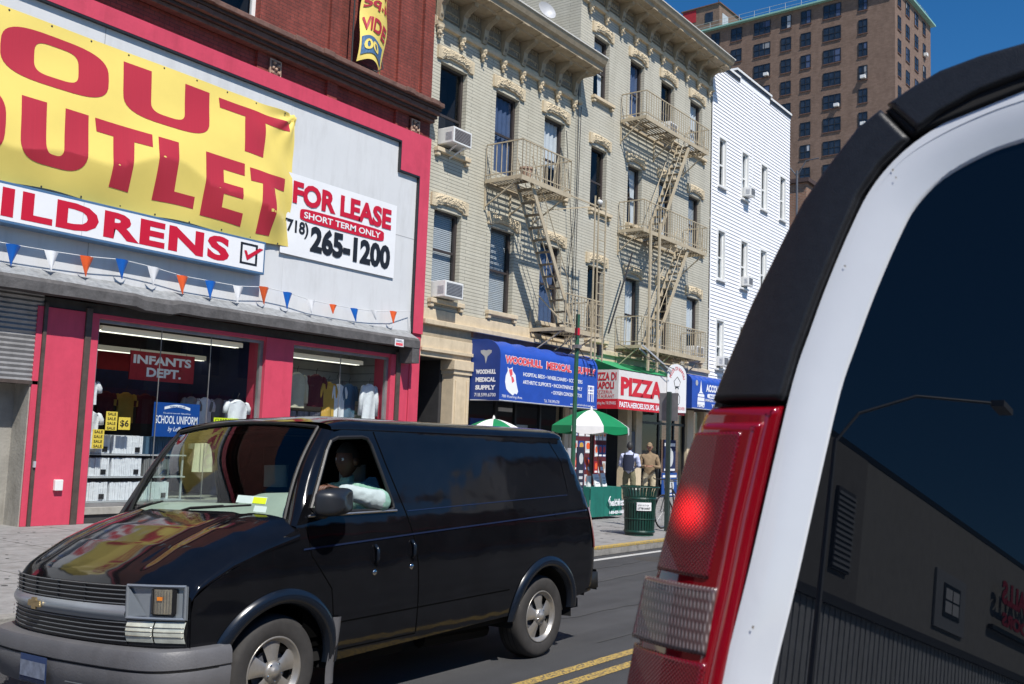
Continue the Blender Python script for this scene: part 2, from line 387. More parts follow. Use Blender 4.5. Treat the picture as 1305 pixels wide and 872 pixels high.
def window(parent, x0, x1, z0, z1, y, frame='frame_brown', style='dark', split=0.5, glass='pane_glass', fw=0.055, depth=0.14):
    """sash window set 'depth' behind plane y"""
    f = MB(); yf = y+depth; w = fw
    f.box(x0, x0+w, yf, yf+0.07, z0, z1, frame); f.box(x1-w*1.6, x1, yf, yf+0.07, z0, z1, frame)
    f.box(x0+w, x1-w*1.6, yf+0.002, yf+0.068, z1-w*1.1, z1, frame); f.box(x0+w, x1-w*1.6, yf+0.002, yf+0.068, z0, z0+w, frame)
    zm = z0+(z1-z0)*split
    f.box(x0+w, x1-w*1.6, yf+0.012, yf+0.06, zm-0.03, zm+0.03, frame)
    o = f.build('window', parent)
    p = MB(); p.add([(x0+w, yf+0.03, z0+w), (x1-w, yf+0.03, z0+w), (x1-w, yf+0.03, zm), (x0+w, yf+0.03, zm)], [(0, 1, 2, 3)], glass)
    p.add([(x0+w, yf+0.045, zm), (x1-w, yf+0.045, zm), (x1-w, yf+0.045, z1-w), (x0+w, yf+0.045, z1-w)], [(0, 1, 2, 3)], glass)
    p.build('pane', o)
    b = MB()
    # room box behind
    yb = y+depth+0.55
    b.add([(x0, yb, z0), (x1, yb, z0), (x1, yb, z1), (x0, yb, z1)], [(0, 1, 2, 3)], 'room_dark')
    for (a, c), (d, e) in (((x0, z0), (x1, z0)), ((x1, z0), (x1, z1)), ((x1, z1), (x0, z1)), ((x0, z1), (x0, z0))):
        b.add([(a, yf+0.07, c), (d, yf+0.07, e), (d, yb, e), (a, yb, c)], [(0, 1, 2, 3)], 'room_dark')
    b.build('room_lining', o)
    yc = yf+0.12
    if style == 'blind':
        c = MB(); z = z0+0.08
        while z < z1-0.05:
            c.add([(x0+w, yc, z), (x1-w, yc, z), (x1-w, yc+0.012, z+0.047), (x0+w, yc+0.012, z+0.047)], [(0, 1, 2, 3)], 'blind'); z += 0.05
        c.build('blind', o)
    elif style == 'halfblind':
        c = MB(); z = z0+0.1
        while z < zm-0.02:
            c.add([(x0+w, yc, z), (x1-w, yc, z), (x1-w, yc+0.012, z+0.047), (x0+w, yc+0.012, z+0.047)], [(0, 1, 2, 3)], 'blind'); z += 0.05
        c.build('blind', o)
    elif style in ('curtain', 'curtain_top', 'curtain_blue', 'curtain_split'):
        c = MB(); mm = {'curtain': 'curtain', 'curtain_top': 'curtain', 'curtain_blue': 'curtain_blue', 'curtain_split': 'curtain'}[style]
        za = z0 if style != 'curtain_top' else zm-0.15
        if style == 'curtain_split':
            for s_ in (0, 1):
                def fn(a, b_, s_=s_):
                    wdt = (x1-x0)*0.5*(0.45+0.5*b_**2); xx = x0+w+a*wdt if s_ == 0 else x1-w-a*wdt
                    return (xx, yc+0.02*math.sin(a*25), lerp(za, z1-0.05, b_))
                c.grid(fn, 16, 6, mm)
        else:
            c.grid(lambda a, b_: (lerp(x0+w, x1-w, a), yc+0.025*math.sin(a*30+b_), lerp(za, z1-0.05, b_)), 30, 2, mm)
        c.build('curtain', o, smooth=True)
    return o

def lintel(parent, x0, x1, z0, z1, y, seed=0):
    mb = MB(); w = x1-x0; h = z1-z0; d = 0.065
    nu, nv = 48, 12
    def fn(a, b):
        x = x0+a*w; n = noise.noise(Vector((a*11+seed*3.1, b*5+seed, 0.3)))
        e = min(a, 1-a)*w; inside = sstep(0.07, 0.2, e)*sstep(0.05, 0.25, b)*sstep(0.02, 0.2, 1-b)
        drop = 0.0
        top = z1+0.03*math.cos((a-0.5)*math.pi)
        bot = z0+h*0.22*sstep(0.13, 0.17, min(a, 1-a)) + h*0.12*sstep(0.28, 0.3, min(a, 1-a))
        return (x, y-d-0.028*inside*max(0, math.sin(n*14+a*30)*0.6+0.4)*(0.7+n)-0.02*inside, lerp(bot, top, b))
    mb.grid(fn, nu, nv, 'trim_carved')
    def bz(a): return z0+h*0.22*sstep(0.13, 0.17, min(a, 1-a)) + h*0.12*sstep(0.28, 0.3, min(a, 1-a))
    mb.grid(lambda a, b: (x0+a*w, lerp(y-d, y+0.0, b), bz(a)), nu, 1, 'trim')
    mb.grid(lambda a, b: (x0+a*w, lerp(y-d, y, b), z1+0.03*math.cos((a-0.5)*math.pi)), nu, 1, 'trim')
    for xx in (x0, x1): mb.add([(xx, y-d, bz(0)), (xx, y, bz(0)), (xx, y, z1), (xx, y-d, z1)], [(0, 1, 2, 3)], 'trim')
    return mb.build('lintel', parent)
def sill(parent, x0, x1, z, y, h=0.11):
    mb = MB(); mb.box(x0, x1, y-0.14, y-0.001, z-h, z, 'trim')
    for xx in (x0+0.02, x1-0.14): mb.box(xx, xx+0.12, y-0.11, y-0.0015, z-h-0.1, z-h-0.001, 'trim')
    return mb.build('sill', parent, bevel=0.012)

def air_conditioner(x, y, z, w, h, d, label, dark='ac_grille', stand=False, group='air conditioners in the windows'):
    t = empty('air_conditioner', (x+w/2, y, z), label, 'air conditioner', group)
    b = MB(); b.box(x, x+w, y-d, y+0.1, z, z+h, 'ac_white'); b.build('casing', t, bevel=0.012)
    g = MB(); g.box(x+0.05, x+w-0.05, y-d-0.004, y-d+0.01, z+0.05, z+h-0.05, dark)
    k = 0
    zz = z+0.07
    while zz < z+h-0.08: g.box(x+0.05, x+w-0.05, y-d-0.012, y-d-0.002, zz, zz+0.008, 'ac_side'); zz += 0.035
    g.build('grille', t)
    s = MB()
    for k in range(6): s.box(x-0.006, x+0.004, y-d+0.05, y-d*0.4, z+0.08+k*0.035, z+0.095+k*0.035, 'ac_side')
    s.box(x+w-0.004, x+w+0.006, y-d+0.05, y-0.05, z+0.08, z+h-0.08, 'ac_side')
    s.build('side_vent', t)
    if stand:
        q = MB(); q.bar((x+w*0.75, y-d+0.06, z-0.01), (x+w*0.5, y+0.0, z-0.28), 0.05, 0.03, 'ac_white'); q.bar((x+w*0.3, y-d+0.06, z-0.01), (x+w*0.3, y, z-0.2), 0.03, 0.03, 'ac_white'); q.build('bracket', t)
    return t

def cornice(parent, x0, x1, zl, proj, zt, bx, y=D, left_end=True):
    """zl: underside of lower moulding, zt: top, proj: projection, bx: bracket x list"""
    c = MB()
    # profile of the crown (y offset outward, z), swept along X
    H = zt-zl
    prof = [(0.0, zl), (0.10, zl+0.01), (0.12, zl+0.08), (0.06, zl+0.12), (0.06, zl+0.20), (0.03, zl+0.24)]
    prof2 = [(0.03, zl+H*0.66), (proj*0.55, zl+H*0.66), (proj*0.58, zl+H*0.70), (proj*0.82, zl+H*0.72), (proj*0.84, zl+H*0.82), (proj*0.93, zl+H*0.86), (proj*0.98, zl+H*0.94), (proj, zt-0.03), (proj, zt), (0.0, zt+0.02)]
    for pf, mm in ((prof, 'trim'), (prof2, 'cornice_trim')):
        vs = []
        for xx in (x0, x1):
            for p in pf: vs.append((xx, y-p[0], p[1]))
        n = len(pf)
        c.add(vs, [(i, i+1, n+i+1, n+i) for i in range(n-1)], mm)
        c.add([(x0, y-p[0], p[1]) for p in pf]+[(x0, y, pf[-1][1])], [tuple(range(n+1))], mm)
        c.add([(x1, y-p[0], p[1]) for p in pf]+[(x1, y, pf[-1][1])], [tuple(range(n+1))], mm)
    c.box(x0-0.02, x1+0.02, y-proj-0.03, y-proj+0.12, zt+0.001, zt+0.035, 'roof_edge_metal')
    root = c.build('cornice', parent)
    # frieze
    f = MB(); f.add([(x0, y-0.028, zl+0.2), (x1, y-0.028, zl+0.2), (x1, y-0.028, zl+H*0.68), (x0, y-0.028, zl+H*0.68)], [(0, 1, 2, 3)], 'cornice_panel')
    for i in range(len(bx)-1):
        a, b = bx[i]+0.13, bx[i+1]-0.13; za, zb = zl+0.3, zl+H*0.48
        # arched raised panel border with a fret row above
        pts = [(a+0.03, y-0.05, za)]
        for k in range(9):
            t = k/8; pts.append((lerp(a+0.03, b-0.03, t), y-0.05, lerp(za+0.16, zb-0.12, 0.4+0.6*math.sin(t*math.pi))))
        pts.append((b-0.03, y-0.05, za)); pts.append((a+0.03, y-0.05, za))
        f.tube(pts, 0.016, 'cornice_trim', n=5)
        for k in range(5):
            cx = lerp(a+0.12, b-0.12, k/4); f.lathe([(0.0, -0.02), (0.035, -0.012), (0.045, 0.0)], (cx, y-0.03, za+0.13+0.07*math.sin(k/4*math.pi)), (0, 1, 0), 'cornice_trim', n=7)
        k = a
        while k < b-0.04:
            f.box(k, k+0.03, y-0.06, y-0.03, zl+H*0.54, zl+H*0.64, 'cornice_trim'); k += 0.075
    f.build('frieze', root)
    # brackets
    for xb in bx:
        m = MB(); w = 0.085
        side = [(0.03, zl+0.16), (0.10, zl+0.16), (0.14, zl+0.3), (0.17, zl+H*0.42), (0.26, zl+H*0.5), (proj*0.52, zl+H*0.6), (proj*0.56, zl+H*0.68), (0.03, zl+H*0.68)]
        m.prism(side, lambda u, v, d, xb=xb: (xb+d, y-u, v), -w, w, 'cornice_trim')
        for k in (-0.045, 0, 0.045):
            m.tube([(xb+k, y-0.18, zl+H*0.42), (xb+k, y-0.27, zl+H*0.495), (xb+k, y-proj*0.53, zl+H*0.595)], 0.014, 'cornice_trim', n=5)
        m.box(xb-0.13, xb+0.13, y-proj*0.86, y-0.03, zl+H*0.685, zl+H*0.72, 'cornice_trim')
        m.lathe([(0.0, -0.03), (0.04, -0.02), (0.055, 0.0)], (xb, y-0.13, zl+0.3), (0, 1, 0), 'cornice_panel', n=8)
        m.build('cornice_bracket', root)
        q = MB()
        q.lathe([(0.0, -0.34), (0.035, -0.31), (0.045, -0.25), (0.075, -0.2), (0.07, -0.12), (0.10, -0.06), (0.10, 0.0), (0.0, 0.0)], (xb, y-0.08, zl), (0, 0, 1), 'trim_carved', n=9)
        for k in range(5): q.lathe([(0.0, 0.03), (0.022, 0.015), (0.026, 0.0), (0.0, -0.02)], (xb+0.05*math.cos(k*1.4), y-0.15-0.02*math.sin(k*2.1), zl-0.07-0.045*k), (0, 1, 0), 'trim', n=6)
        q.build('carved_drop', root)
    return root

def platform(parent, x0, x1, z, yo, y=D, slat=0.105, hole=None, rail=0.88, rails=('L', 'F', 'R'), xo=0.0):
    p = MB(); t = 0.05; m = 'escape_paint'
    # perimeter flat bars
    p.box(x0, x1, yo, yo+0.02, z-0.13, z, m); p.box(x0, x1, y-0.05, y-0.03, z-0.10, z-0.02, m)
    p.box(x0, x0+0.03, yo+0.02, y-0.05, z-0.10, z, m); p.box(x1-0.03, x1, yo+0.02, y-0.05, z-0.10, z, m)
    yy = yo+0.06
    while yy < y-0.07:
        if hole and yy < hole[2]:
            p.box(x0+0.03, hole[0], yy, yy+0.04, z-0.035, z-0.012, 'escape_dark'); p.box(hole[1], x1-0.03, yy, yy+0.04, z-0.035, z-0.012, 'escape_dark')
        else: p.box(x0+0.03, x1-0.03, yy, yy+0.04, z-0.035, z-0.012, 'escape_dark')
        yy += slat
    k = x0+0.5
    while k < x1-0.3:
        if not (hole and hole[0] < k < hole[1]): p.box(k, k+0.035, yo+0.02, y-0.05, z-0.085, z-0.036, 'escape_dark')
        k += 0.62
    o = p.build('platform', parent)
    r = MB(); b = 0.018
    def balus(xa, ya, xb, yb):
        L = math.hypot(xb-xa, yb-ya); n = max(2, int(L/0.16))
        for i in range(n+1):
            tt = i/n; xx = lerp(xa, xb, tt); yyy = lerp(ya, yb, tt)
            r.box(xx-b/2, xx+b/2, yyy-b/2, yyy+b/2, z, z+rail, m)
        r.bar((xa, ya, z+rail), (xb, yb, z+rail), 0.035, 0.03, m); r.bar((xa, ya, z+rail*0.12), (xb, yb, z+rail*0.12), 0.02, 0.025, m)
    if 'F' in rails: balus(x0+0.01, yo+0.01, x1-0.01, yo+0.01)
    if 'L' in rails: balus(x0+0.015, yo+0.01, x0+0.015, y-0.05)
    if 'R' in rails: balus(x1-0.015, yo+0.01, x1-0.015, y-0.05)
    # ornamental crossed bar panel near one end
    for xx in (x1-0.9,):
        r.bar((xx, yo+0.01, z+0.1), (xx+0.25, yo+0.01, z+rail), 0.015, 0.015, m); r.bar((xx+0.5, yo+0.01, z+0.1), (xx+0.25, yo+0.01, z+rail), 0.015, 0.015, m)
    r.build('railing', parent)
    for xx in (x0+0.06, (x0+x1)/2, x1-0.06):
        q = MB(); q.bar((xx, yo+0.15, z-0.1), (xx, y-0.01, z-0.72), 0.04, 0.03, m); q.box(xx-0.025, xx+0.025, y-0.04, y-0.005, z-0.8, z-0.1, m); q.build('brace', parent)
    return o
def stair(parent, xt, zt, xb, zb, y0, y1, steps=11):
    s = MB(); m = 'escape_paint'
    for yy in (y0, y1):
        s.bar((xt, yy, zt), (xb, yy, zb), 0.03, 0.13, m)
    for i in range(steps):
        t = (i+0.5)/steps; x = lerp(xt, xb, t); z = lerp(zt, zb, t)
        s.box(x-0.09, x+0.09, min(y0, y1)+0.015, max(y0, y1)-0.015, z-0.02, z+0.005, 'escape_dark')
    s.build('stair', parent)
    for yy in (y0, y1):
        h = MB(); h.tube([(xt, yy, zt+0.7), (xb, yy, zb+0.8)], 0.014, m, n=6)
        for t in (0.02, 0.35, 0.68, 0.98): h.tube([(lerp(xt, xb, t), yy, lerp(zt, zb, t)), (lerp(xt, xb, t), yy, lerp(zt+0.7, zb+0.8, t))], 0.011, m, n=5)
        h.build('handrail', parent)

# ================================================================ building A (cream brick, three columns)
AX0, AX1 = 17.99, 24.72
bA = empty('brick_building', (21.3, D, SW), 'cream painted brick building with three window columns beside the red discount store', 'building')
colsA = [(18.31, 19.38), (20.63, 21.70), (22.97, 24.05)]
rowsA = [(9.02, 11.25), (5.24, 7.50)]
mb = MB(); holes = [(a, b, c, d) for (c, d) in rowsA for (a, b) in colsA]
wall_holes(mb, AX0, AX1, 4.98, 12.35, holes, D, 0.14, 'beige_brick')
mb.box(AX0, AX1, D+0.7, 27, 4.0, 13.25, 'beige_brick')
mb.box(AX0, AX1, D+0.02, D+0.71, 12.36, 13.3, 'cornice_panel')
mb.build('wall', bA)
stA = {(0, 0): ('dark', 0.42), (0, 1): ('curtain_blue', 0.02), (0, 2): ('curtain_top', 0.45), (1, 0): ('blind', 0.56), (1, 1): ('blind', 0.50), (1, 2): ('curtain_blue', 0.5)}
for r, (c, d) in enumerate(rowsA):
    for k, (a, b) in enumerate(colsA):
        s_, sp = stA[(r, k)]
        window(bA, a, b, c, d, D, style=s_, split=sp if sp > 0.1 else 0.5)
        lintel(bA, a-0.17, b+0.2, d-0.02+0.06, d+0.36, D, seed=r*3+k)
        if not (k == 1 and r == 0): sill(bA, a-0.12, b+0.13, c-0.004, D)
cornice(bA, AX0+0.02, AX1+0.1, 12.08, 0.95, 13.33, [18.12+0.896*i for i in range(8)])
# ground floor mouldings and pier
g = MB()
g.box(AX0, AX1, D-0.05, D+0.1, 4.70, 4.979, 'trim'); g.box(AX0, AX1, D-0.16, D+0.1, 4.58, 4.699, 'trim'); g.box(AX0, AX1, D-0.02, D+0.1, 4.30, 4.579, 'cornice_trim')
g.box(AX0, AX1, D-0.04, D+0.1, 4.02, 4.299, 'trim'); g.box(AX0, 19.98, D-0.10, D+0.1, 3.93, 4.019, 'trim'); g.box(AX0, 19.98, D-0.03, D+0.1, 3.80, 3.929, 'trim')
g.box(19.95, AX1, D-0.07, D+0.02, 4.45, 4.60, 'brownstone')
g.build('ledge', bA, bevel=0.01)
g = MB(); g.box(19.3, 19.95, D-0.03, D+0.35, SW, 3.60, 'trim'); g.box(19.26, 19.99, D-0.07, D+0.36, 3.45, 3.56, 'trim'); g.box(19.22, 20.03, D-0.11, D+0.37, 3.561, 3.799, 'trim')
g.box(19.37, 19.43, D-0.055, D-0.03, 0.5, 3.3, 'trim'); g.box(19.82, 19.88, D-0.055, D-0.03, 0.5, 3.3, 'trim')
g.build('pier', bA, bevel=0.008)
g = MB(); g.box(24.5, 24.72, D-0.03, D+0.3, SW, 3.8, 'trim'); g.build('pier', bA, bevel=0.008)
g = MB()   # dark entrance recess + shop front
g.box(AX0, AX0+0.03, D+0.1, D+1.6, SW, 3.8, 'cornice_trim'); g.box(AX0, 19.3, D+1.6, D+1.63, SW, 3.8, 'interior_dark'); g.box(19.2, 19.3, D+0.35, D+1.6, SW, 3.8, 'interior_dark')
g.box(AX0, 19.3, D+0.1, D+1.6, 3.8, 3.83, 'interior_dark'); g.box(18.15, 18.6, D+1.55, D+1.599, SW, 3.3, 'cornice_trim')
g.box(19.95, 24.72, D+1.2, D+1.25, SW, 4.0, 'interior_dark'); g.box(19.95, 24.72, D+0.2, D+1.2, 3.3, 4.0, 'room_dark')
g.build('entrance_recess', bA)
g = MB(); x = 20.0
g.box(19.96, 24.5, D+0.05, D+0.14, 2.95, 3.1, 'frame_black'); g.box(19.96, 24.5, D+0.05, D+0.14, SW, 0.55, 'frame_black')
for xx in (19.96, 21.2, 22.1, 23.3, 24.42): g.box(xx, xx+0.08, D+0.051, D+0.139, 0.551, 2.949, 'frame_black')
o = g.build('shop_front', bA)
g = MB(); g.add([(20.0, D+0.1, 0.5), (24.5, D+0.1, 0.5), (24.5, D+0.1, 3.0), (20.0, D+0.1, 3.0)], [(0, 1, 2, 3)], 'shop_glass'); g.build('pane', o)
g = MB(); g.box(21.3, 21.9, D+0.0, D+0.04, 2.62, 2.72, 'roof_edge_metal'); g.box(20.4, 21.0, D+0.25, D+0.3, 1.2, 2.4, 'poster_blue'); g.box(22.4, 23.0, D+0.25, D+0.3, 1.2, 2.3, 'curtain'); g.build('window_display', bA)

air_conditioner(18.40, D-0.02, 9.13, 0.72, 0.40, 0.42, 'white and maroon air conditioner in the top left cream window with a diagonal strut below', dark='brownstone_dark', stand=True)
air_conditioner(18.36, D-0.02, 5.27, 0.70, 0.40, 0.40, 'white air conditioner with black grille just above the entrance ledge next to the pink border', stand=False)

# fire escape A
fA = empty('fire_escape', (21.4, D, 5.0), 'tan iron fire escape on the cream building left of the long drop ladder', 'fire escape', 'iron fire escapes on the cream facades')
platform(fA, 20.24, 22.58, 8.66, 14.62, hole=(20.9, 21.6, 15.3), rail=0.93)
platform(fA, 22.5, 24.3, 4.98, 14.62, rail=0.92, rails=('F', 'R'))
stair(fA, 20.9, 8.62, 23.15, 5.0, 14.78, 15.25, steps=12)
q = MB(); q.bar((22.58, 14.62, 4.98), (22.58, 15.6, 5.9), 0.03, 0.03, 'escape_paint')
q.box(22.52, 22.62, D-0.06, D-0.005, 4.3, 5.5, 'escape_paint')
q.build('end_bracket', fA)
q = MB()
for xx in (23.84, 24.04, 24.44):
    q.bar((xx, 14.60, 4.2), (xx, 14.60, 8.9), 0.035, 0.035, 'escape_paint')
for k in range(15): q.box(24.04, 24.44, 14.59, 14.61, 4.25+k*0.31, 4.27+k*0.31, 'escape_paint')
q.bar((22.6, 14.62, 8.62), (24.44, 14.62, 8.62), 0.03, 0.04, 'escape_paint'); q.bar((22.58, 15.4, 8.3), (23.9, 14.62, 8.6), 0.03, 0.03, 'escape_paint')
q.box(24.13, 24.25, 14.5, 14.6, 4.35, 4.65, 'frame_black')
q.lathe([(0.0, -0.08), (0.07, -0.04), (0.07, 0.04), (0.0, 0.08)], (24.03, 14.56, 8.75), (1, 0, 0), 'ac_white', n=10)
q.build('drop_ladder', fA)

pl = empty('flower_pot', (21.0, 15.0, 8.67), 'small clay flower pot standing on the upper fire escape landing of the cream building', 'flower pot')
m_ = MB(); m_.lathe([(0.0, 0.0), (0.12, 0.0), (0.17, 0.26), (0.19, 0.26), (0.19, 0.31), (0.0, 0.29)], (20.75, 14.85, 8.66), (0, 0, 1), 'tan_stone', n=14); m_.build('pot', pl, smooth=True, angle=40)

# ================================================================ building B (taller, four columns)
BX0, BX1 = 24.74, 34.15
bB = empty('brick_building', (29.4, D, SW), 'taller cream brick building with four window columns and big bracketed cornice above the pizzeria', 'building')
colsB = [(25.55, 26.50), (27.86, 28.82), (30.05, 31.05), (32.34, 33.37)]
rowsB = [(12.62, 14.62), (9.06, 11.05), (5.05, 7.30)]
mb = MB(); wall_holes(mb, BX0, BX1, 4.75, 15.75, [(a, b, c, d) for (c, d) in rowsB for (a, b) in colsB], D, 0.14, 'beige_brick_b')
mb.box(BX0, BX1, D+0.7, 27, 4.0, 16.35, 'beige_brick_b'); mb.box(BX0, BX1, D+0.02, D+0.71, 15.76, 16.42, 'cornice_panel')
mb.add([(BX0, D, 4.75), (BX0, D+0.7, 4.75), (BX0, D+0.7, 16.4), (BX0, D, 16.4)], [(0, 1, 2, 3)], 'beige_brick_b')
mb.build('wall', bB)
stB = ['curtain_split', 'curtain_blue', 'dark', 'curtain', 'dark', 'curtain_split', 'curtain_split', 'blind', 'dark', 'curtain', 'halfblind', 'curtain_top']
for r, (c, d) in enumerate(rowsB):
    for k, (a, b) in enumerate(colsB):
        window(bB, a, b, c, d, D, style=stB[r*4+k], split=0.47)
        lintel(bB, a-0.15, b+0.18, d+0.04, d+0.36, D, seed=11+r*4+k)
        sill(bB, a-0.1, b+0.22, c-0.004, D, h=0.10)
cornice(bB, BX0+0.02, BX1+0.05, 15.42, 0.92, 16.52, [25.2+0.955*i for i in range(10)])
g = MB(); g.box(BX0, BX1, D-0.12, D+0.1, 4.62, 4.749, 'trim'); g.box(BX0, BX1, D-0.04, D+0.1, 4.2, 4.619, 'trim'); g.box(BX0, BX1, D-0.02, D+0.1, 3.2, 4.199, 'brownstone_dark'); g.build('ledge', bB, bevel=0.01)
for a, b in ((24.74, 25.0), (28.15, 28.45), (28.75, 29.15), (32.5, 33.0), (33.85, 34.15)):
    g = MB(); g.box(a, b, D-0.05, D+0.3, SW, 3.199, 'trim'); g.box(a-0.04, b+0.04, D-0.09, D-0.05, SW, 0.5, 'trim'); g.build('pier', bB, bevel=0.01)
g = MB(); g.box(25.0, 34.1, D+1.8, D+1.85, SW, 4.0, 'interior_dark'); g.box(28.45, 28.75, D+0.1, D+0.2, SW, 3.2, 'frame_black'); g.box(28.46, 28.74, D-0.02, D+0.05, SW, 2.3, 'ac_grille')
g.box(25.0, 34.1, D+0.2, D+1.8, 3.2, 3.3, 'room_dark'); g.build('interior', bB)
g = MB()
for xx in (25.0, 26.2, 26.95, 29.15, 30.5, 31.6, 32.42): g.box(xx, xx+0.08, D+0.05, D+0.13, SW, 3.19, 'frame_black')
g.box(29.15, 32.5, D+0.04, D+0.14, SW, 0.55, 'frame_black'); g.box(29.15, 32.5, D+0.04, D+0.14, 2.6, 2.68, 'frame_black')
o = g.build('shop_front', bB)
g = MB(); g.add([(29.15, D+0.09, 0.5), (34.0, D+0.09, 0.5), (34.0, D+0.09, 3.15), (29.15, D+0.09, 3.15)], [(0, 1, 2, 3)], 'shop_glass'); g.build('pane', o)

air_conditioner(30.1, D-0.02, 12.66, 0.6, 0.42, 0.32, 'white air conditioner behind the top fire escape railing', dark='ac_grille')
air_conditioner(32.5, D-0.02, 5.08, 0.6, 0.42, 0.34, 'white air conditioner behind the lowest railing beside the white clapboard house')

fB = empty('fire_escape', (29.5, D, 5.0), 'tan iron fire escape with three landings and two stairs above the pizza awning', 'fire escape', 'iron fire escapes on the cream facades')
platform(fB, 27.25, 31.9, 12.34, 14.88, hole=(29.9, 30.9, 15.35), rail=0.82)
platform(fB, 27.25, 31.9, 8.70, 14.88, hole=(29.9, 30.9, 15.35), rail=0.9)
platform(fB, 27.25, 31.9, 4.98, 14.88, rail=0.9, slat=0.09)
stair(fB, 30.55, 12.3, 28.45, 8.72, 14.95, 15.38, steps=13)
stair(fB, 30.6, 8.66, 28.3, 5.0, 14.95, 15.38, steps=13)
q = MB()
for xx in (27.66, 28.26): q.box(xx-0.05, xx+0.05, 14.82, 14.87, 4.2, 9.0, 'escape_paint')
q.bar((27.2, 14.8, 4.95), (29.2, 14.8, 4.3), 0.03, 0.05, 'ac_side'); q.bar((27.2, 14.9, 4.85), (29.2, 14.9, 4.2), 0.03, 0.05, 'ac_side')
for k in range(6): q.box(27.7, 28.22, 14.83, 14.85, 4.3+k*0.1, 4.315+k*0.1, 'escape_dark')
q.build('drop_ladder', fB)
q = MB(); q.tube([(25.95, 15.3, 5.2), (27.3, 15.3, 7.9)], 0.03, 'frame_black', n=6)
tag(q.build('pole'), 'black slanting pole leaning between the two fire escapes', 'pole')

# satellite dish on roof A
sd = empty('satellite_dish', (24.0, 16.9, 13.3), 'satellite dish on a bent mast on the lower cream roof', 'satellite dish')
q = MB(); q.tube([(24.0, 16.9, 13.27), (24.0, 16.9, 14.2), (24.1, 16.75, 14.6)], 0.025, 'ac_side'); q.tube([(24.0, 16.9, 13.9), (24.35, 16.6, 13.9)], 0.015, 'ac_side'); q.build('mast', sd)
q = MB(); q.lathe([(0.0, 0.10), (0.12, 0.08), (0.25, 0.02), (0.32, -0.04)], (24.1, 16.7, 15.0), (0.3, 0.9, -0.4), 'ac_side', n=18); q.build('dish', sd, smooth=True)

# ================================================================ white clapboard house
WX0, WX1 = 34.17, 42.4
bW = empty('clapboard_house', (38.2, D, SW), 'white clapboard house with four columns of narrow windows', 'house')
colsW = [(34.84, 35.44), (37.05, 37.65), (39.08, 39.68), (41.2, 41.8)]
rowsW = [(12.0, 13.85), (8.36, 10.2), (4.95, 6.72)]
hol = [(a, b, c, d) for (c, d) in rowsW for (a, b) in colsW]
mb = MB(); bh = 0.139; z = 3.9; k = 0
while z < 16.75:
    zt = min(z+bh, 16.78); segs = [(WX0, WX1)]
    # boards are cut where a window column crosses
    cuts = [(a-0.07, b+0.07) for (a, b, c, d) in hol if c-0.08 < (z+zt)/2 < d+0.08]
    cuts.sort(); x = WX0
    for a, b in cuts+[(WX1, WX1)]:
        if a > x+0.01:
            mb.add([(x, D-0.035, z), (a, D-0.035, z), (a, D-0.012, zt), (x, D-0.012, zt)], [(0, 1, 2, 3)], 'siding')
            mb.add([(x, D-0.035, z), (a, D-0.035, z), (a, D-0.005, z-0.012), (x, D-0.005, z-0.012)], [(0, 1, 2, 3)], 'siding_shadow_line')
        x = b
    z += bh
mb.box(WX0, WX1, D+0.72, 27, 3.9, 16.75, 'siding')
mb.box(WX0, WX0+0.06, D-0.05, D-0.036, 3.9, 16.8, 'siding'); mb.box(38.1, 38.14, D-0.04, D-0.034, 3.9, 16.8, 'siding')
mb.box(WX0, WX1, D+0.0, D+0.72, 16.7, 16.78, 'siding')
mb.box(WX1-0.02, WX1, D+0.0, D+0.72, 3.9, 16.78, 'siding')
mb.build('wall', bW)
g = MB()
for a, b, zz in ((WX0, 36.7, 16.78), (36.35, 40.05, 17.05), (39.95, WX1+0.03, 16.92)):
    g.box(a, b, D-0.10, D+0.25, zz, zz+0.09, 'frame_white'); g.box(a, b, D-0.07, D+0.25, zz-0.12, zz-0.001, 'frame_black')
    g.box(a, b, D-0.03, D+0.22, 16.70, zz-0.121, 'siding')
g.build('roof_trim', bW)
for r, (c, d) in enumerate(rowsW):
    for k, (a, b) in enumerate(colsW):
        o = window(bW, a, b, c, d, D-0.03, frame='frame_white', style=['dark', 'curtain_split', 'halfblind', 'dark', 'blind', 'dark'][(r*2+k) % 6], split=0.45, fw=0.05, depth=0.06)
        t = MB(); t.box(a-0.07, a-0.001, D-0.06, D+0.03, c-0.05, d+0.07, 'frame_white'); t.box(b+0.001, b+0.07, D-0.06, D+0.03, c-0.05, d+0.07, 'frame_white')
        t.box(a, b, D-0.06, D+0.03, d+0.001, d+0.069, 'frame_white'); t.box(a-0.1, b+0.1, D-0.13, D+0.03, c-0.12, c-0.055, 'frame_white'); t.box(a-0.08, b+0.08, D-0.05, D-0.036, c-0.2, c-0.121, 'siding_shadow_line')
        t.build('window_trim', o)
air_conditioner(37.12, D-0.05, 12.03, 0.46, 0.36, 0.35, 'grey air conditioner in a top floor window of the white clapboard house', dark='ac_grille')
air_conditioner(37.12, D-0.05, 8.39, 0.46, 0.36, 0.3, 'small air conditioner in a middle floor window of the white clapboard house', dark='ac_grille')
air_conditioner(34.86, D-0.05, 4.98, 0.46, 0.36, 0.3, 'air conditioner in the lowest white clapboard window above the blue awning', dark='ac_grille')
g = MB(); g.box(WX0, WX1, D-0.05, D+0.3, SW, 3.9, 'brownstone_dark'); g.box(WX0, WX1, D-0.12, D+0.1, 3.6, 3.899, 'frame_white'); g.build('ground_floor', bW)
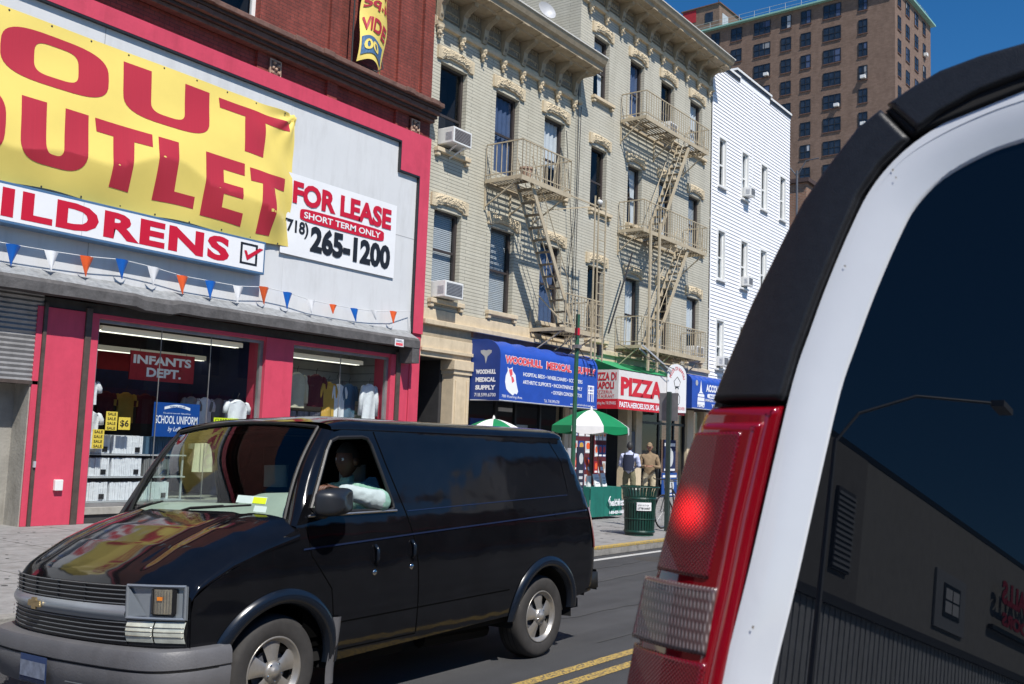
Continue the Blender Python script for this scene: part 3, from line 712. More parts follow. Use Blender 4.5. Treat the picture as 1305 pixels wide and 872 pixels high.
# ================================================================ discount store (red brick over pink shop front)
PX0, PX1 = -8.0, 17.97
st = empty('discount_store', (9.0, D, SW), 'red brick store with pink framed white sign wall and grey hood over display windows', 'store')
mb = MB()
rw = [(11.5, 12.62, 10.02, 12.6), (6.0, 7.4, 10.15, 12.6)]
wall_holes(mb, PX0, PX1, 9.0, 14.5, rw, D+0.05, 0.2, 'red_brick')
mb.box(PX0, PX1, D+0.8, 27, 4.0, 14.5, 'red_brick')
mb.box(PX1-0.02, PX1, D+0.05, D+0.8, 4.3, 14.5, 'red_brick')
for a, b in ((12.62, 13.1), (16.75, 17.2), (14.55, 14.85)):   # pilasters
    mb.box(a, b, D-0.02, D+0.049, 9.05, 14.5, 'red_brick')
mb.box(17.6, PX1, D-0.03, D+0.048, 9.02, 14.5, 'red_brick')
mb.build('wall', st)
for a, b, c, d in rw: window(st, a, b, c, d, D+0.05, style='curtain_top', frame='frame_white', depth=0.10)
g = MB()     # heavy brownstone ledge
for y0, z0, z1, mm in ((0.16, 9.52, 9.60, 'brownstone'), (0.24, 9.60, 9.67, 'brownstone_dark'), (0.32, 9.67, 9.78, 'brownstone'), (0.38, 9.78, 9.84, 'brownstone_dark'), (0.46, 9.84, 9.95, 'brownstone')):
    g.box(PX0, PX1+0.03, D-y0, D+0.04, z0+0.0005, z1-0.0005, mm)
for x in (13.2, 16.6, 17.5, 10.9, 14.0): g.box(x, x+0.30, D-0.485, D+0.039, 9.845, 9.965, 'brownstone'); g.box(x, x+0.30, D-0.34, D+0.038, 9.675, 9.775, 'brownstone')
g.build('ledge', st, bevel=0.015)
for xx in (12.9, 17.25):
    g = MB(); g.box(xx, xx+0.32, D-0.055, D-0.021, 9.08, 9.45, 'brownstone')
    for a, b in ((0.05, 0.05), (0.2, 0.22), (0.1, 0.27), (0.22, 0.08), (0.06, 0.16), (0.14, 0.14)): g.lathe([(0, -0.04), (0.03, -0.03), (0.04, 0.0)], (xx+a+0.04, D-0.055, 9.1+b+0.02), (0, 1, 0), 'tan_stone', n=8)
    g.box(xx+0.01, xx+0.31, D-0.07, D-0.056, 9.42, 9.45, 'tan_stone'); g.box(xx+0.01, xx+0.31, D-0.07, D-0.056, 9.09, 9.12, 'tan_stone'); g.box(xx+0.01, xx+0.04, D-0.07, D-0.056, 9.121, 9.419, 'tan_stone'); g.box(xx+0.28, xx+0.31, D-0.07, D-0.056, 9.121, 9.419, 'tan_stone')
    g.build('carved_panel', st)
g = MB(); g.box(PX0, 13.6, D-0.02, D+0.3, 4.30, 8.79, 'panel_white'); g.box(13.605, 17.78, D-0.018, D+0.3, 4.30, 8.79, 'panel_white')
for x in (5.0, 9.3): g.box(x, x+0.012, D-0.022, D-0.0195, 4.3, 8.79, 'panel_seam')
g.box(15.6, 17.78, D-0.021, D-0.0175, 6.55, 6.562, 'panel_seam')
g.build('sign_wall', st)
g = MB()     # pink border with the stepped corner
poly = [(PX0, 8.80), (16.93, 8.80), (16.93, 8.10), (17.62, 8.10), (17.62, 4.30), (17.97, 4.30), (17.97, 9.12), (PX0, 9.12)]
g.prism(poly, lambda u, v, d: (u, D-d, v), 0.10, -0.2, 'pink')
g.prism([(p[0], p[1]) for p in [(PX0, 8.76), (16.90, 8.76), (16.90, 8.06), (17.59, 8.06), (17.59, 4.3), (17.62, 4.3), (17.62, 8.099), (16.929, 8.099), (16.929, 8.799), (PX0, 8.799)]], lambda u, v, d: (u, D-d, v), 0.095, -0.2, 'frame_black')
g.build('pink_border', st, bevel=0.006)
# hood
g = MB()
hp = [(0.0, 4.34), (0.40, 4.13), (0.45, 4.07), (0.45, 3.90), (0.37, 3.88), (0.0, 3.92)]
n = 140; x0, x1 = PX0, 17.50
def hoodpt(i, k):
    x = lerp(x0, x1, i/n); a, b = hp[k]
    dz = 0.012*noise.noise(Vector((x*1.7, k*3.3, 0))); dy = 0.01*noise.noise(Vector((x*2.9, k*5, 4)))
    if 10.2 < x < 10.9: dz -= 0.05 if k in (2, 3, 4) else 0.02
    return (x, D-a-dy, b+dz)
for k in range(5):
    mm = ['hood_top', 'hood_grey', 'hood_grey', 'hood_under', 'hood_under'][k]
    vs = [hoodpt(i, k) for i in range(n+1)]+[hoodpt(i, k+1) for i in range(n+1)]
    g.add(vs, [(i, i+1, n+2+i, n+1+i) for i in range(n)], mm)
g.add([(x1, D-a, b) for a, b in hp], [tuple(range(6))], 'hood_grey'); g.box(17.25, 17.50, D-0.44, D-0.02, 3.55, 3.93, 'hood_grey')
g.box(PX0, 17.3, D-0.0, D+0.12, 3.74, 3.9, 'hood_under')
g.build('hood', st)
g = MB(); g.box(16.63, 16.92, D-0.458, D-0.452, 3.88, 4.05, 'sign_white'); g.box(16.66, 16.89, D-0.461, D-0.459, 3.90, 3.96, 'text_pale_red'); g.box(16.66, 16.89, D-0.461, D-0.459, 3.985, 3.995, 'sign_black'); g.box(16.66, 16.85, D-0.461, D-0.459, 4.01, 4.02, 'sign_blue_frame')
g.build('hood_sticker', st)
# pillars
for a, b in ((8.68, 9.36), (9.47, 9.62), (13.30, 14.03), (17.0, 17.16), (17.30, 17.61), (8.52, 8.62), (2.6, 3.4)):
    g = MB(); g.box(a, b, D-0.03, D+0.5, SW, 3.735, 'pink'); g.build('pink_pillar', st, bevel=0.006)
g = MB(); g.box(9.6, 17.1, D+0.0, D+0.3, 3.66, 3.739, 'pink'); g.box(9.62, 17.0, D+0.02, D+0.4, SW, 0.30, 'hood_under'); g.box(9.62, 17.0, D-0.02, D+0.4, 0.301, 0.42, 'concrete_wall')
g.build('window_surround', st, bevel=0.006)
g = MB(); g.box(17.62, 17.97, D-0.05, D+0.3, SW, 4.299, 'pink'); g.build('pink_pillar', st, bevel=0.006)
for a, b in ((9.36, 9.47), (8.62, 8.68), (17.16, 17.30)):
    g = MB(); g.box(a, b, D-0.06, D+0.1, SW, 3.8, 'pipe_brown'); g.build('shutter_rail', st)
g = MB(); g.box(8.63, 8.67, D-0.09, D-0.061, 1.1, 1.2, 'ac_side'); g.build('padlock', st)
g = MB(); g.box(9.02, 9.16, D-0.10, D-0.031, 0.72, 0.90, 'frame_white'); g.build('switch_box', st, bevel=0.01)
# roller shutter
g = MB(); z = 2.50
while z < 3.9:
    g.add([(3.4, D-0.02, z), (8.62, D-0.02, z), (8.62, D+0.0, z+0.035), (3.4, D+0.0, z+0.035)], [(0, 1, 2, 3)], 'shutter_metal')
    g.add([(3.4, D+0.0, z+0.035), (8.62, D+0.0, z+0.035), (8.62, D-0.02, z+0.08), (3.4, D-0.02, z+0.08)], [(0, 1, 2, 3)], 'shutter_metal'); z += 0.08
g.box(3.4, 8.62, D-0.03, D+0.03, 2.44, 2.499, 'pipe_brown')
g.build('roller_shutter', st)
g = MB(); g.box(8.50, 8.66, D+0.0, D+2.0, SW, 2.9, 'concrete_wall'); g.box(3.4, 8.5, D+2.0, D+2.1, SW, 3.9, 'concrete_wall'); g.box(3.4, 8.5, D+0.5, D+2.0, 2.9, 3.0, 'concrete_wall')
g.prism([(0.0, SW), (0.6, SW), (0.45, 2.45), (0.0, 2.45)], lambda u, v, d: (8.5-u*0.6, D+0.45+d, v), 0, 1.2, 'concrete_wall')
g.box(5.0, 8.49, D+1.2, D+1.3, SW, 1.5, 'concrete_wall')
g.build('entrance_wall', st)
# display windows
g = MB()
for a, b in ((9.62, 13.30), (14.03, 17.0)):
    g.box(a, a+0.06, D+0.06, D+0.14, 0.42, 3.66, 'shutter_metal'); g.box(b-0.07, b, D+0.06, D+0.14, 0.42, 3.66, 'shutter_metal'); g.box(a+0.06, b-0.07, D+0.061, D+0.139, 3.60, 3.66, 'shutter_metal'); g.box(a+0.06, b-0.07, D+0.061, D+0.139, 0.42, 0.48, 'shutter_metal')
for x in (10.95, 12.05): g.box(x-0.004, x+0.004, D+0.085, D+0.105, 0.48, 3.60, 'shutter_metal')
g.box(15.5, 15.508, D+0.085, D+0.105, 0.48, 3.60, 'shutter_metal')
o = g.build('display_window', st)
g = MB()
for a, b in ((9.68, 10.945), (10.955, 12.045), (12.055, 13.23), (14.09, 16.93)): g.add([(a, D+0.1, 0.48), (b, D+0.1, 0.48), (b, D+0.1, 3.6), (a, D+0.1, 3.6)], [(0, 1, 2, 3)], 'shop_glass')
g.build('pane', o)
# interior
g = MB(); X0, X1, Y1 = 9.4, 13.6, D+3.2
g.box(X0, X1, D+0.15, Y1, 0.40, 0.45, 'concrete_wall'); g.box(X0, X1, D+0.5, Y1, 3.80, 3.85, 'interior_dark'); g.box(X0-0.05, X0, D+0.3, Y1, 0.4, 3.85, 'interior_dark'); g.box(X1, X1+0.05, D+0.3, Y1, 0.4, 3.85, 'interior_blue')
g.box(X0, X1+2, Y1, Y1+0.05, 0.4, 2.4, 'interior_dark'); g.box(X0, X1+2, Y1, Y1+0.05, 2.4, 3.0, 'interior_blue'); g.box(X0, X1+2, Y1, Y1+0.05, 3.0, 3.4, 'interior_red'); g.box(X0, X1+2, Y1, Y1+0.05, 3.4, 3.85, 'interior_dark')
g.build('shop_interior', st)
g = MB(); g.box(14.0, 17.3, D+1.35, D+1.4, 0.4, 3.85, 'interior_wall'); g.box(17.05, 17.1, D+0.2, D+1.35, 0.4, 3.85, 'interior_wall'); g.box(13.9, 13.95, D+0.3, D+1.35, 0.4, 3.85, 'interior_wall')
g.box(14.0, 17.1, D+0.4, D+1.35, 3.78, 3.85, 'interior_wall'); g.box(14.0, 17.1, D+0.15, D+1.35, 0.4, 0.45, 'concrete_wall')
for k in range(14): g.box(14.0, 17.05, D+1.338, D+1.349, 1.0+k*0.19, 1.015+k*0.19, 'ac_grille'); g.box(17.038, 17.049, D+0.25, D+1.33, 1.0+k*0.19, 1.015+k*0.19, 'ac_grille')
g.build('slat_wall', st)
def ceiling_light(x0, x1, y, z, label):
    t = empty('fluorescent_light', ((x0+x1)/2, y, z), label, 'ceiling light', 'fluorescent lights in the shop')
    b = MB(); b.box(x0, x1, y-0.09, y+0.09, z, z+0.07, 'light_cover'); b.box(x0, x1, y-0.12, y-0.09, z-0.03, z+0.06, 'light_cover'); b.build('fixture', t)
    b = MB(); b.tube([(x0+0.05, y-0.04, z-0.02), (x1-0.05, y-0.04, z-0.02)], 0.018, 'tube_light'); b.tube([(x0+0.05, y+0.04, z-0.02), (x1-0.05, y+0.04, z-0.02)], 0.018, 'tube_light'); b.build('tube', t)
ceiling_light(9.9, 13.0, D+0.45, 3.52, 'long fluorescent light right behind the glass of the wider shop window')
ceiling_light(11.0, 14.2, D+2.4, 3.35, 'fluorescent light deep inside the shop above the infants sign')
ceiling_light(14.2, 16.6, D+0.6, 3.48, 'fluorescent light above the row of hanging shirts in the narrow window')

# ---------------------------------------------------------------- signs on the store
# yellow banner: surface y offset
def ban_y(x, z):
    z = min(max(z, 5.55), 8.5)
    crest = 6.42 + 0.22*math.sin(x*1.25+0.6) + 0.10*math.sin(x*3.1)
    up = sstep(8.6, crest, z) if z > crest else 1.0
    p = 0.24*(max(0, 1-(z-crest)/(8.6-crest))**1.4) if z > crest else 0.24*(1-0.75*((crest-z)/(crest-5.55))**1.1)
    p *= sstep(13.72, 13.0, x)*0.85+0.15
    k = 0.018*math.sin(x*5.2+z*2.5)*sstep(7.2, 6.0, z) + 0.010*math.sin(x*2.1-z*4)
    # corner folds at the upper right
    r = math.hypot(x-13.66, z-8.4)
    k += 0.05*math.exp(-r*2.2)*math.sin(math.atan2(z-8.4, x-13.66)*9)
    k += 0.03*math.exp(-((x-13.2)**2)*2)*math.sin((x+z*0.8)*7)
    return D-0.05-p-k
bt = empty('sale_banner', (7.0, D-0.1, 5.6), 'big yellow vinyl banner with red letters sagging on the white sign wall', 'banner')
def ban_edge(x, z):
    # scalloped lower edge between the ties
    t = max(0, (6.4-z)/0.8); return z + 0.03*t*math.sin(x*2.4)
g = MB(); g.grid(lambda a, b: (lambda x, z: (x, ban_y(x, z), ban_edge(x, z)))(lerp(0.2, 13.68, a), lerp(5.62, 8.45, b)), 420, 60, 'banner_yellow')
g.build('sheet', bt, smooth=True)
def ring(cx, cz, rx, rz, pw, n=40):
    return [(cx+rx*math.copysign(abs(math.cos(t))**pw, math.cos(t)), cz+rz*math.copysign(abs(math.sin(t))**pw, math.sin(t))) for t in [2*math.pi*k/n for k in range(n)]]
def glyph(ch, x0, x1, z0, z1, s):
    w = x1-x0; h = z1-z0; cx = (x0+x1)/2; cz = (z0+z1)/2; bz = h*0.19
    if ch == 'O': return [(ring(cx, cz, w/2, h/2, 0.62), [ring(cx, cz, w/2-s, h/2-bz, 0.5)])]
    if ch == 'U':
        out = [(x0, z1)]; n = 20
        lo = [(cx+(w/2)*math.copysign(abs(math.cos(t))**0.65, math.cos(t)), z0+h*0.42+(h*0.42)*-abs(math.sin(t))**0.65) for t in [math.pi+math.pi*k/n for k in range(n+1)]]
        hi = [(cx+(w/2-s)*math.copysign(abs(math.cos(t))**0.6, math.cos(t)), z0+h*0.42+(h*0.42-bz)*-abs(math.sin(t))**0.6) for t in [2*math.pi-math.pi*k/n for k in range(n+1)]]
        return [([(x0, z1)]+lo+[(x1, z1), (x1-s, z1)]+hi+[(x0+s, z1)], [])]
    if ch == 'T': return [([(x0, z1), (x1, z1), (x1, z1-h*0.21), (cx+s/2, z1-h*0.21), (cx+s/2-0.03, z0), (cx-s/2-0.03, z0), (cx-s/2, z1-h*0.21), (x0+0.03, z1-h*0.21)], [])]
    if ch == 'L': return [([(x0, z1), (x0+s, z1), (x0+s, z0+h*0.2), (x1, z0+h*0.2), (x1, z0), (x0, z0)], [])]
    if ch == 'E': return [([(x0, z1), (x1, z1), (x1, z1-h*0.2), (x0+s, z1-h*0.2), (x0+s, cz+h*0.09), (x1-0.05, cz+h*0.09), (x1-0.05, cz-h*0.09), (x0+s, cz-h*0.09), (x0+s, z0+h*0.2), (x1, z0+h*0.2), (x1, z0), (x0, z0)], [])]
    if ch == 'S':
        q = h/4; return [([(x0, z1-q*0.3), (x0+q*.3, z1), (x1, z1), (x1, z1-h*.2), (x0+s, z1-h*.2), (x0+s, cz+h*.09), (x1-q*.3, cz+h*.09), (x1, cz), (x1, z0+q*.3), (x1-q*.3, z0), (x0, z0), (x0, z0+h*.2), (x1-s, z0+h*.2), (x1-s, cz-h*.09), (x0+q*.3, cz-h*.09), (x0, cz)], [])]
rows = [('O', 7.49, 9.38, 7.36, 8.24, .56), ('U', 9.66, 11.50, 7.32, 8.26, .56), ('T', 11.72, 13.50, 7.32, 8.24, .50), ('E', 5.0, 6.6, 7.36, 8.26, .5), ('S', 3.2, 4.75, 7.36, 8.26, .5), ('O', 1.1, 2.95, 7.36, 8.26, .5),
        ('O', 6.40, 7.62, 5.97, 7.05, .40), ('U', 7.86, 9.02, 5.99, 7.06, .42), ('T', 9.14, 10.24, 5.93, 7.06, .40), ('L', 10.36, 11.24, 5.90, 7.06, .42), ('E', 11.40, 12.34, 5.82, 7.06, .42), ('T', 12.46, 13.42, 5.76, 7.02, .36)]
for ch, a, b, c, d, s in rows:
    for outer, holes in glyph(ch, a, b, c, d, s):
        surf_panel(outer, holes, (0.09, 0.09), lambda x, z: (x, ban_y(x, z)-0.006, ban_edge(x, z)), 'banner_red', 'letter', bt)
g = MB(); x = 0.4
while x < 13.6:
    for z in (5.66, 8.41): g.lathe([(0.0, -0.004), (0.014, -0.003), (0.018, 0.0)], (x, ban_y(x, z)-0.004, z), (0, 1, 0), 'wire', n=8)
    x += 0.72
g.build('grommet', bt)

# CHILDRENS sign box
cs = empty('box_sign', (10.0, D-0.2, 4.9), 'long white sign box with red CHILDRENS lettering and a ticked box', 'sign')
g = MB(); g.box(3.0, 12.90, D-0.30, D-0.03, 4.92, 5.58, 'sign_blue_frame'); g.build('cabinet', cs, bevel=0.01)
g = MB(); yf = D-0.303; g.box(3.04, 12.86, yf, yf+0.002, 4.965, 5.535, 'sign_white'); g.box(9.0, 9.006, yf-0.001, yf, 4.965, 5.535, 'panel_seam')
put_text(g, 'CHILDRENS', 5.97, 12.02, 5.02, 5.49, yf-0.004, 'sign_red', bold=0.045, spacing=1.12)
for a, b, c, d in ((12.28, 12.70, 5.44, 5.48), (12.28, 12.70, 5.06, 5.10), (12.28, 12.33, 5.10, 5.44), (12.65, 12.70, 5.10, 5.44)): g.box(a, b, yf-0.005, yf-0.001, c, d, 'sign_black')
g.add([(x, yf-0.008, z) for x, z in ((12.37, 5.33), (12.45, 5.14), (12.84, 5.42), (12.74, 5.43), (12.47, 5.25), (12.43, 5.33))], [(0, 1, 4, 5), (1, 2, 3, 4)], 'sign_red')
g.build('sign_face', cs)

# FOR LEASE banner
fl = empty('lease_banner', (15.2, D-0.05, 5.5), 'white vinyl banner with red and black lettering giving a lease phone number', 'banner')
def ly(x, z): return D-0.06-0.004*math.sin(x*3)*math.sin(z*4)-0.02*math.exp(-((x-13.5)**2+(z-5.6)**2)*6)
g = MB(); g.grid(lambda a, b: (lerp(13.45, 16.90, a), ly(lerp(13.45, 16.90, a), lerp(5.50, 7.22, b)), lerp(5.50, 7.22, b)), 60, 30, 'sign_white')
mp = lambda a, b: (a, min(ly(a, b)-0.004, D-0.072), b)
put_text(g, 'FOR LEASE', 13.72, 16.72, 6.60, 7.08, 0, 'sign_red', bold=0.045, mapf=mp)
g.prism(ring(15.22, 6.41, 1.28, 0.135, 0.3), lambda u, v, d: (u, D-0.073, v), 0, 0, 'sign_red', sides=False, back=False)
put_text(g, 'SHORT TERM ONLY', 14.05, 16.38, 6.34, 6.48, 0, 'sign_white', bold=0.02, mapf=lambda a, b: (a, D-0.078, b))
put_text(g, '(718)', 13.50, 14.20, 5.90, 6.25, 0, 'sign_black', bold=0.03, mapf=mp)
put_text(g, '265-1200', 14.27, 16.74, 5.66, 6.24, 0, 'sign_black', bold=0.05, mapf=mp)
g.build('sheet', fl)

# upper vertical lease banner, folded
ub = empty('folded_banner', (15.6, D-0.3, 9.95), 'folded yellow banner with red letters hanging on the red brick wall', 'banner')
def ub_pt(a, b):
    x = lerp(15.05, 15.85, a)+0.5*b*0.35; z = lerp(10.05, 12.9, b)
    return (x, D-0.35-0.12*math.sin(a*3.1)-0.05*math.sin(b*11+a*4), z+0.12*math.sin(a*4))
g = MB(); g.grid(ub_pt, 24, 60, 'banner_yellow')
def ubm(a, b): p = ub_pt(a, b); return (p[0], p[1]-0.02, p[2])
g.grid(lambda a, b: ubm(lerp(0.04, 0.9, a), lerp(0.05, 0.2, b)), 10, 4, 'sign_blue_frame')
put_text(g, '00', 0.1, 0.7, 0.08, 0.17, 0, 'banner_yellow', bold=0.03, mapf=lambda a, b: (lambda p: (p[0], p[1]-0.035, p[2]))(ub_pt(a, b)))
for tx, b0, b1 in (('VIDE', 0.25, 0.36), ('Sq.F', 0.42, 0.52), ('TO', 0.58, 0.68), ('ND', 0.74, 0.84)):
    put_text(g, tx, 0.06, 0.92, b0, b1, 0, 'banner_red', bold=0.03, mapf=ubm)
g.build('sheet', ub, smooth=False)
g = MB(); g.tube([(15.0, D-0.25, 9.97), (15.0, D-0.25, 13.5)], 0.02, 'wire'); g.tube([(15.3, D-0.2, 10.1), (15.6, D-0.45, 9.97), (15.95, D-0.3, 10.2), (15.9, D-0.1, 11.0)], 0.015, 'wire'); g.build('cord', ub)

# pennants
ps = empty('pennant_string', (12.5, D-0.2, 4.6), 'string of small blue white and orange pennants across the white sign wall', 'pennants')
pens = [(3.5, 4.62), (4.15, 4.6), (4.8, 4.6), (5.45, 4.6), (6.1, 4.62), (6.7, 4.62), (7.3, 4.62), (7.93, 4.62), (8.56, 4.63), (9.18, 4.65), (9.84, 4.71), (10.47, 4.68), (11.08, 4.62), (11.71, 4.62), (12.36, 4.62), (12.99, 4.70), (13.61, 4.68), (14.24, 4.61), (14.89, 4.60), (15.53, 4.60), (16.15, 4.63), (16.79, 4.70)]
g = MB(); pts = [(x, D-0.20, z) for x, z in pens]+[(17.45, D-0.12, 4.80), (17.55, D-0.1, 4.1)]
g.tube(pts, 0.008, 'string_white', n=5); g.build('string', ps)
cyc = ['blue', 'white', 'orange']
for i, (x, z) in enumerate(pens):
    mm = 'pennant_'+cyc[(i-7) % 3]; w = 0.125; h = 0.34 if i < 17 else 0.28; rnd = random.Random(i)
    if i in (18, 20): w, h = 0.11, 0.2
    tip = (x+rnd.uniform(-0.03, 0.06), z-h); cu = rnd.uniform(-0.05, 0.05)
    g = MB(); g.grid(lambda a, b: (lerp(lerp(x-w, x+w, a), tip[0], b), D-0.21-0.06*math.sin(a*3.14)*(1-b*0.5)*1.0-cu*b, lerp(z, tip[1], b)), 8, 8, mm)
    g.build('pennant', ps, smooth=True)

# ---------------------------------------------------------------- things in the shop windows
t = empty('hanging_sign', (11.7, D+1.1, 2.7), 'dark red sign reading INFANTS DEPT hanging inside the shop window', 'sign')
g = MB(); g.box(11.00, 12.44, D+1.10, D+1.13, 2.72, 3.27, 'interior_red'); put_text(g, 'INFANTS', 11.06, 12.36, 3.03, 3.20, D+1.095, 'text_white', bold=0.04); put_text(g, 'DEPT.', 11.36, 12.14, 2.79, 2.97, D+1.095, 'text_white', bold=0.04); g.build('board', t)
g = MB(); g.tube([(11.2, D+1.11, 3.27), (11.2, D+1.11, 3.8)], 0.004, 'wire'); g.tube([(12.25, D+1.11, 3.27), (12.25, D+1.11, 3.8)], 0.004, 'wire'); g.build('cord', t)
t = empty('poster', (11.45, D+0.2, 1.65), 'blue poster with white lettering about school uniforms on the shop glass', 'poster')
g = MB(); yy = D+0.17; g.box(10.95, 11.95, yy, yy+0.01, 1.66, 2.29, 'poster_blue')
put_text(g, 'SCHOOL UNIFORM', 10.99, 11.91, 1.90, 2.05, yy-0.003, 'text_white', bold=0.012); put_text(g, 'Guaranteed Quality', 11.15, 11.75, 2.08, 2.11, yy-0.003, 'text_white', bold=0); put_text(g, 'by Leffey', 11.27, 11.62, 1.74, 1.85, yy-0.003, 'text_white', bold=0, shear=0.3)
g.grid(lambda a, b: (lerp(11.17, 11.73, a), yy-0.003, 2.16+0.05*math.sin(a*math.pi)+0.05*b), 12, 1, 'text_white'); put_text(g, 'GENUINE', 11.28, 11.62, 2.205, 2.235, yy-0.006, 'poster_blue', bold=0.01); g.build('sheet', t)
def price(x0, x1, z0, z1, m, lines, label, y=D+0.16, tm='sign_black'):
    g = MB(); g.box(x0, x1, y, y+0.004, z0, z1, m); n = len(lines)
    for i, ln in enumerate(lines):
        hh = (z1-z0)/n; put_text(g, ln, x0+0.03, x1-0.03, z1-hh*(i+0.82), z1-hh*(i+0.22), y-0.003, tm, bold=0.02)
    tag(g.build('price_card'), label, 'price card', 'yellow cards on the shop window')
price(10.0, 10.22, 1.74, 2.07, 'paper_yellow', ['SALE']*4, 'upper yellow sale card left of the number six card')
price(9.77, 9.99, 1.42, 1.75, 'paper_yellow', ['SALE']*4, 'lower yellow sale card hanging above the folded shirts')
price(10.25, 10.48, 1.76, 1.98, 'paper_yellow', ['$6'], 'small tilted yellow card reading 6')
price(12.28, 12.88, 1.87, 2.06, 'paper_lime', ['CLEARANCE', 'SALE $3'], 'lime green card just above the van roof')
# folded shirt packs on shelves
def pack(x, y, z, w, h, d, m, label):
    t = empty('shirt_pack', (x+w/2, y, z), label, 'shirt stack', 'folded shirt stacks in the shop window')
    g = MB(); n = max(4, int(w/0.035))
    for i in range(n):
        a = x+w*i/n; b = x+w*(i+0.86)/n; r = random.uniform(0, 0.02); g.box(a, b, y+r, y+d, z, z+h-random.uniform(0, 0.02), m)
    g.build('shirts', t)
    g = MB(); g.box(x+w-0.16, x+w-0.06, y-0.006, y-0.001, z+0.03, z+0.12, 'sign_black'); g.build('tag', t)
shelf_z = [1.33, 0.93, 0.50]
g = MB()
for z in shelf_z: g.box(9.75, 11.85, D+0.35, D+1.0, z-0.03, z-0.005, 'ac_side')
for x in (9.8, 11.8): g.box(x, x+0.03, D+0.4, D+0.43, 0.45, 1.9, 'ac_side')
tag(g.build('shelf'), 'low metal shelf with folded shirts behind the glass', 'shelf')
names = [['left', 'middle', 'right'], ['left', 'middle', 'right'], ['left', 'middle', 'right']]
for r, z in enumerate(shelf_z):
    for c, (x, w, m, nm) in enumerate(((9.85, 0.42, 'shirt_white', 'narrow white'), (10.32, 0.60, 'shirt_white', 'wide white'), (10.98, 0.55, ['shirt_blue', 'shirt_grey', 'shirt_white'][r], ['navy blue', 'grey', 'white'][r]))):
        pack(x, D+0.38, z, w, 0.33, 0.5, m, '%s stack of folded shirts on the %s shelf' % (nm, ['top', 'middle', 'bottom'][r]))
# small upper packs at the left of the window
def shirt(x, y, z, w, h, m, label, sleeves=True, yrot=0.0, longs=False, group='shirts hanging in the shop windows'):
    """hanging shirt with body, sleeves and hanger; z = shoulder height"""
    t = empty('hanging_shirt', (x, y, z-h), label, 'shirt', group)
    g = MB(); nz = 10; nu = 16; sd_ = hash(label) % 100 * 0.1
    def fn(a, b):
        ww = w*(0.5-0.05*math.sin(b*3)); zz = z-h*b
        if b < 0.12: zz = z-h*b-0.10*abs(a-0.5)*2*w
        ang = a*2*math.pi
        return (x+math.cos(ang)*ww, y+math.sin(ang)*0.06+0.015*math.sin(a*30+b*3), z-h*b-(0.16*w*abs(math.cos(ang)) if b < 0.3 else 0.16*w*abs(math.cos(ang))*(1-b)))
    g.grid(fn, nu*2, nz, m)
    g.grid(lambda a, b: (x+math.cos(a*2*math.pi)*w*0.5*(1-b*0.75), y+math.sin(a*2*math.pi)*0.06*(1-b*0.6), z-0.16*w*abs(math.cos(a*2*math.pi))*(1-b)+0.02*b), nu*2, 2, m)
    g.build('shirt_body', t, smooth=True)
    if sleeves:
        for s in (-1, 1):
            q = MB(); L = h*(0.75 if longs else 0.3)
            q.tube([(x+s*w*0.40, y, z-0.10*w), (x+s*(w*0.46), y, z-0.13*w), (x+s*(w*0.46+0.045), y, z-0.08-L*0.4), (x+s*(w*0.46+0.06), y+0.01, z-0.08-L)], [0.035, 0.05, 0.058, 0.052], m, n=10); q.build('sleeve', t, smooth=True)
    q = MB(); q.tube([(x, y, z+0.01), (x, y, z+0.10), (x+0.03, y, z+0.13), (x+0.03, y, z+0.16)], 0.006, 'wire', n=5); q.build('hanger', t)
    return t
for i, (x, z, w, h, m, lb) in enumerate(((14.72, 3.12, 0.5, 0.75, 'shirt_cream', 'cream long sleeved shirt leftmost in the narrow shop window'), (15.28, 3.12, 0.5, 0.7, 'shirt_maroon', 'maroon shirt in the narrow shop window'), (15.66, 2.98, 0.4, 0.9, 'shirt_mustard', 'mustard yellow shirt in the narrow shop window'),
        (15.98, 2.95, 0.38, 0.8, 'shirt_white', 'pale white shirt between the mustard and the blue one'), (16.3, 2.98, 0.44, 0.95, 'shirt_blue', 'blue shirt in the narrow shop window'))):
    shirt(x, D+0.6, z, w, h, m, lb, longs=(i == 0))
shirt(16.45, D+1.15, 3.1, 0.45, 0.8, 'shirt_grey', 'dark grey shirt hung in the corner of the narrow window'); shirt(16.68, D+0.32, 3.0, 0.44, 0.85, 'shirt_white', 'sunlit white shirt close to the right edge of the narrow window', longs=True)
for i, (x, m) in enumerate(((14.6, 'shirt_navy'), (14.95, 'shirt_navy'), (15.3, 'shirt_navy'))):
    q = MB()
    for s in (-0.07, 0.07): q.tube([(x+s, D+0.62, 2.3), (x+s*1.2, D+0.62, 1.4)], [0.08, 0.055], m, n=10)
    tag(q.build('trousers'), ['dark trousers under the cream shirt', 'dark trousers under the gap between cream and maroon shirts', 'dark trousers under the maroon shirt'][i], 'trousers', 'dark trousers in the narrow window')
cols_ = [('shirt_grey', 'grey shirt hanging far back beside the blue poster'), ('shirt_white', 'off white shirt hanging second from the poster at the back'), ('shirt_grey', 'charcoal shirt hanging third from the poster at the back'), ('shirt_white', 'pale shirt hanging fourth from the poster at the back')]
for i, (m, lb) in enumerate(cols_): shirt(12.35+i*0.33, D+1.0, 2.45, 0.34, 0.6, m, lb)
shirt(12.95, D+0.32, 2.42, 0.5, 0.6, 'shirt_white', 'bright sunlit white shirt by the right edge of the wide shop window')
shirt(9.85, D+0.5, 2.6, 0.3, 0.42, 'shirt_white', 'small white shirt high at the left edge of the wide shop window'); shirt(9.9, D+0.5, 2.05, 0.36, 0.45, 'shirt_white', 'lower white shirt at the left edge of the wide shop window')
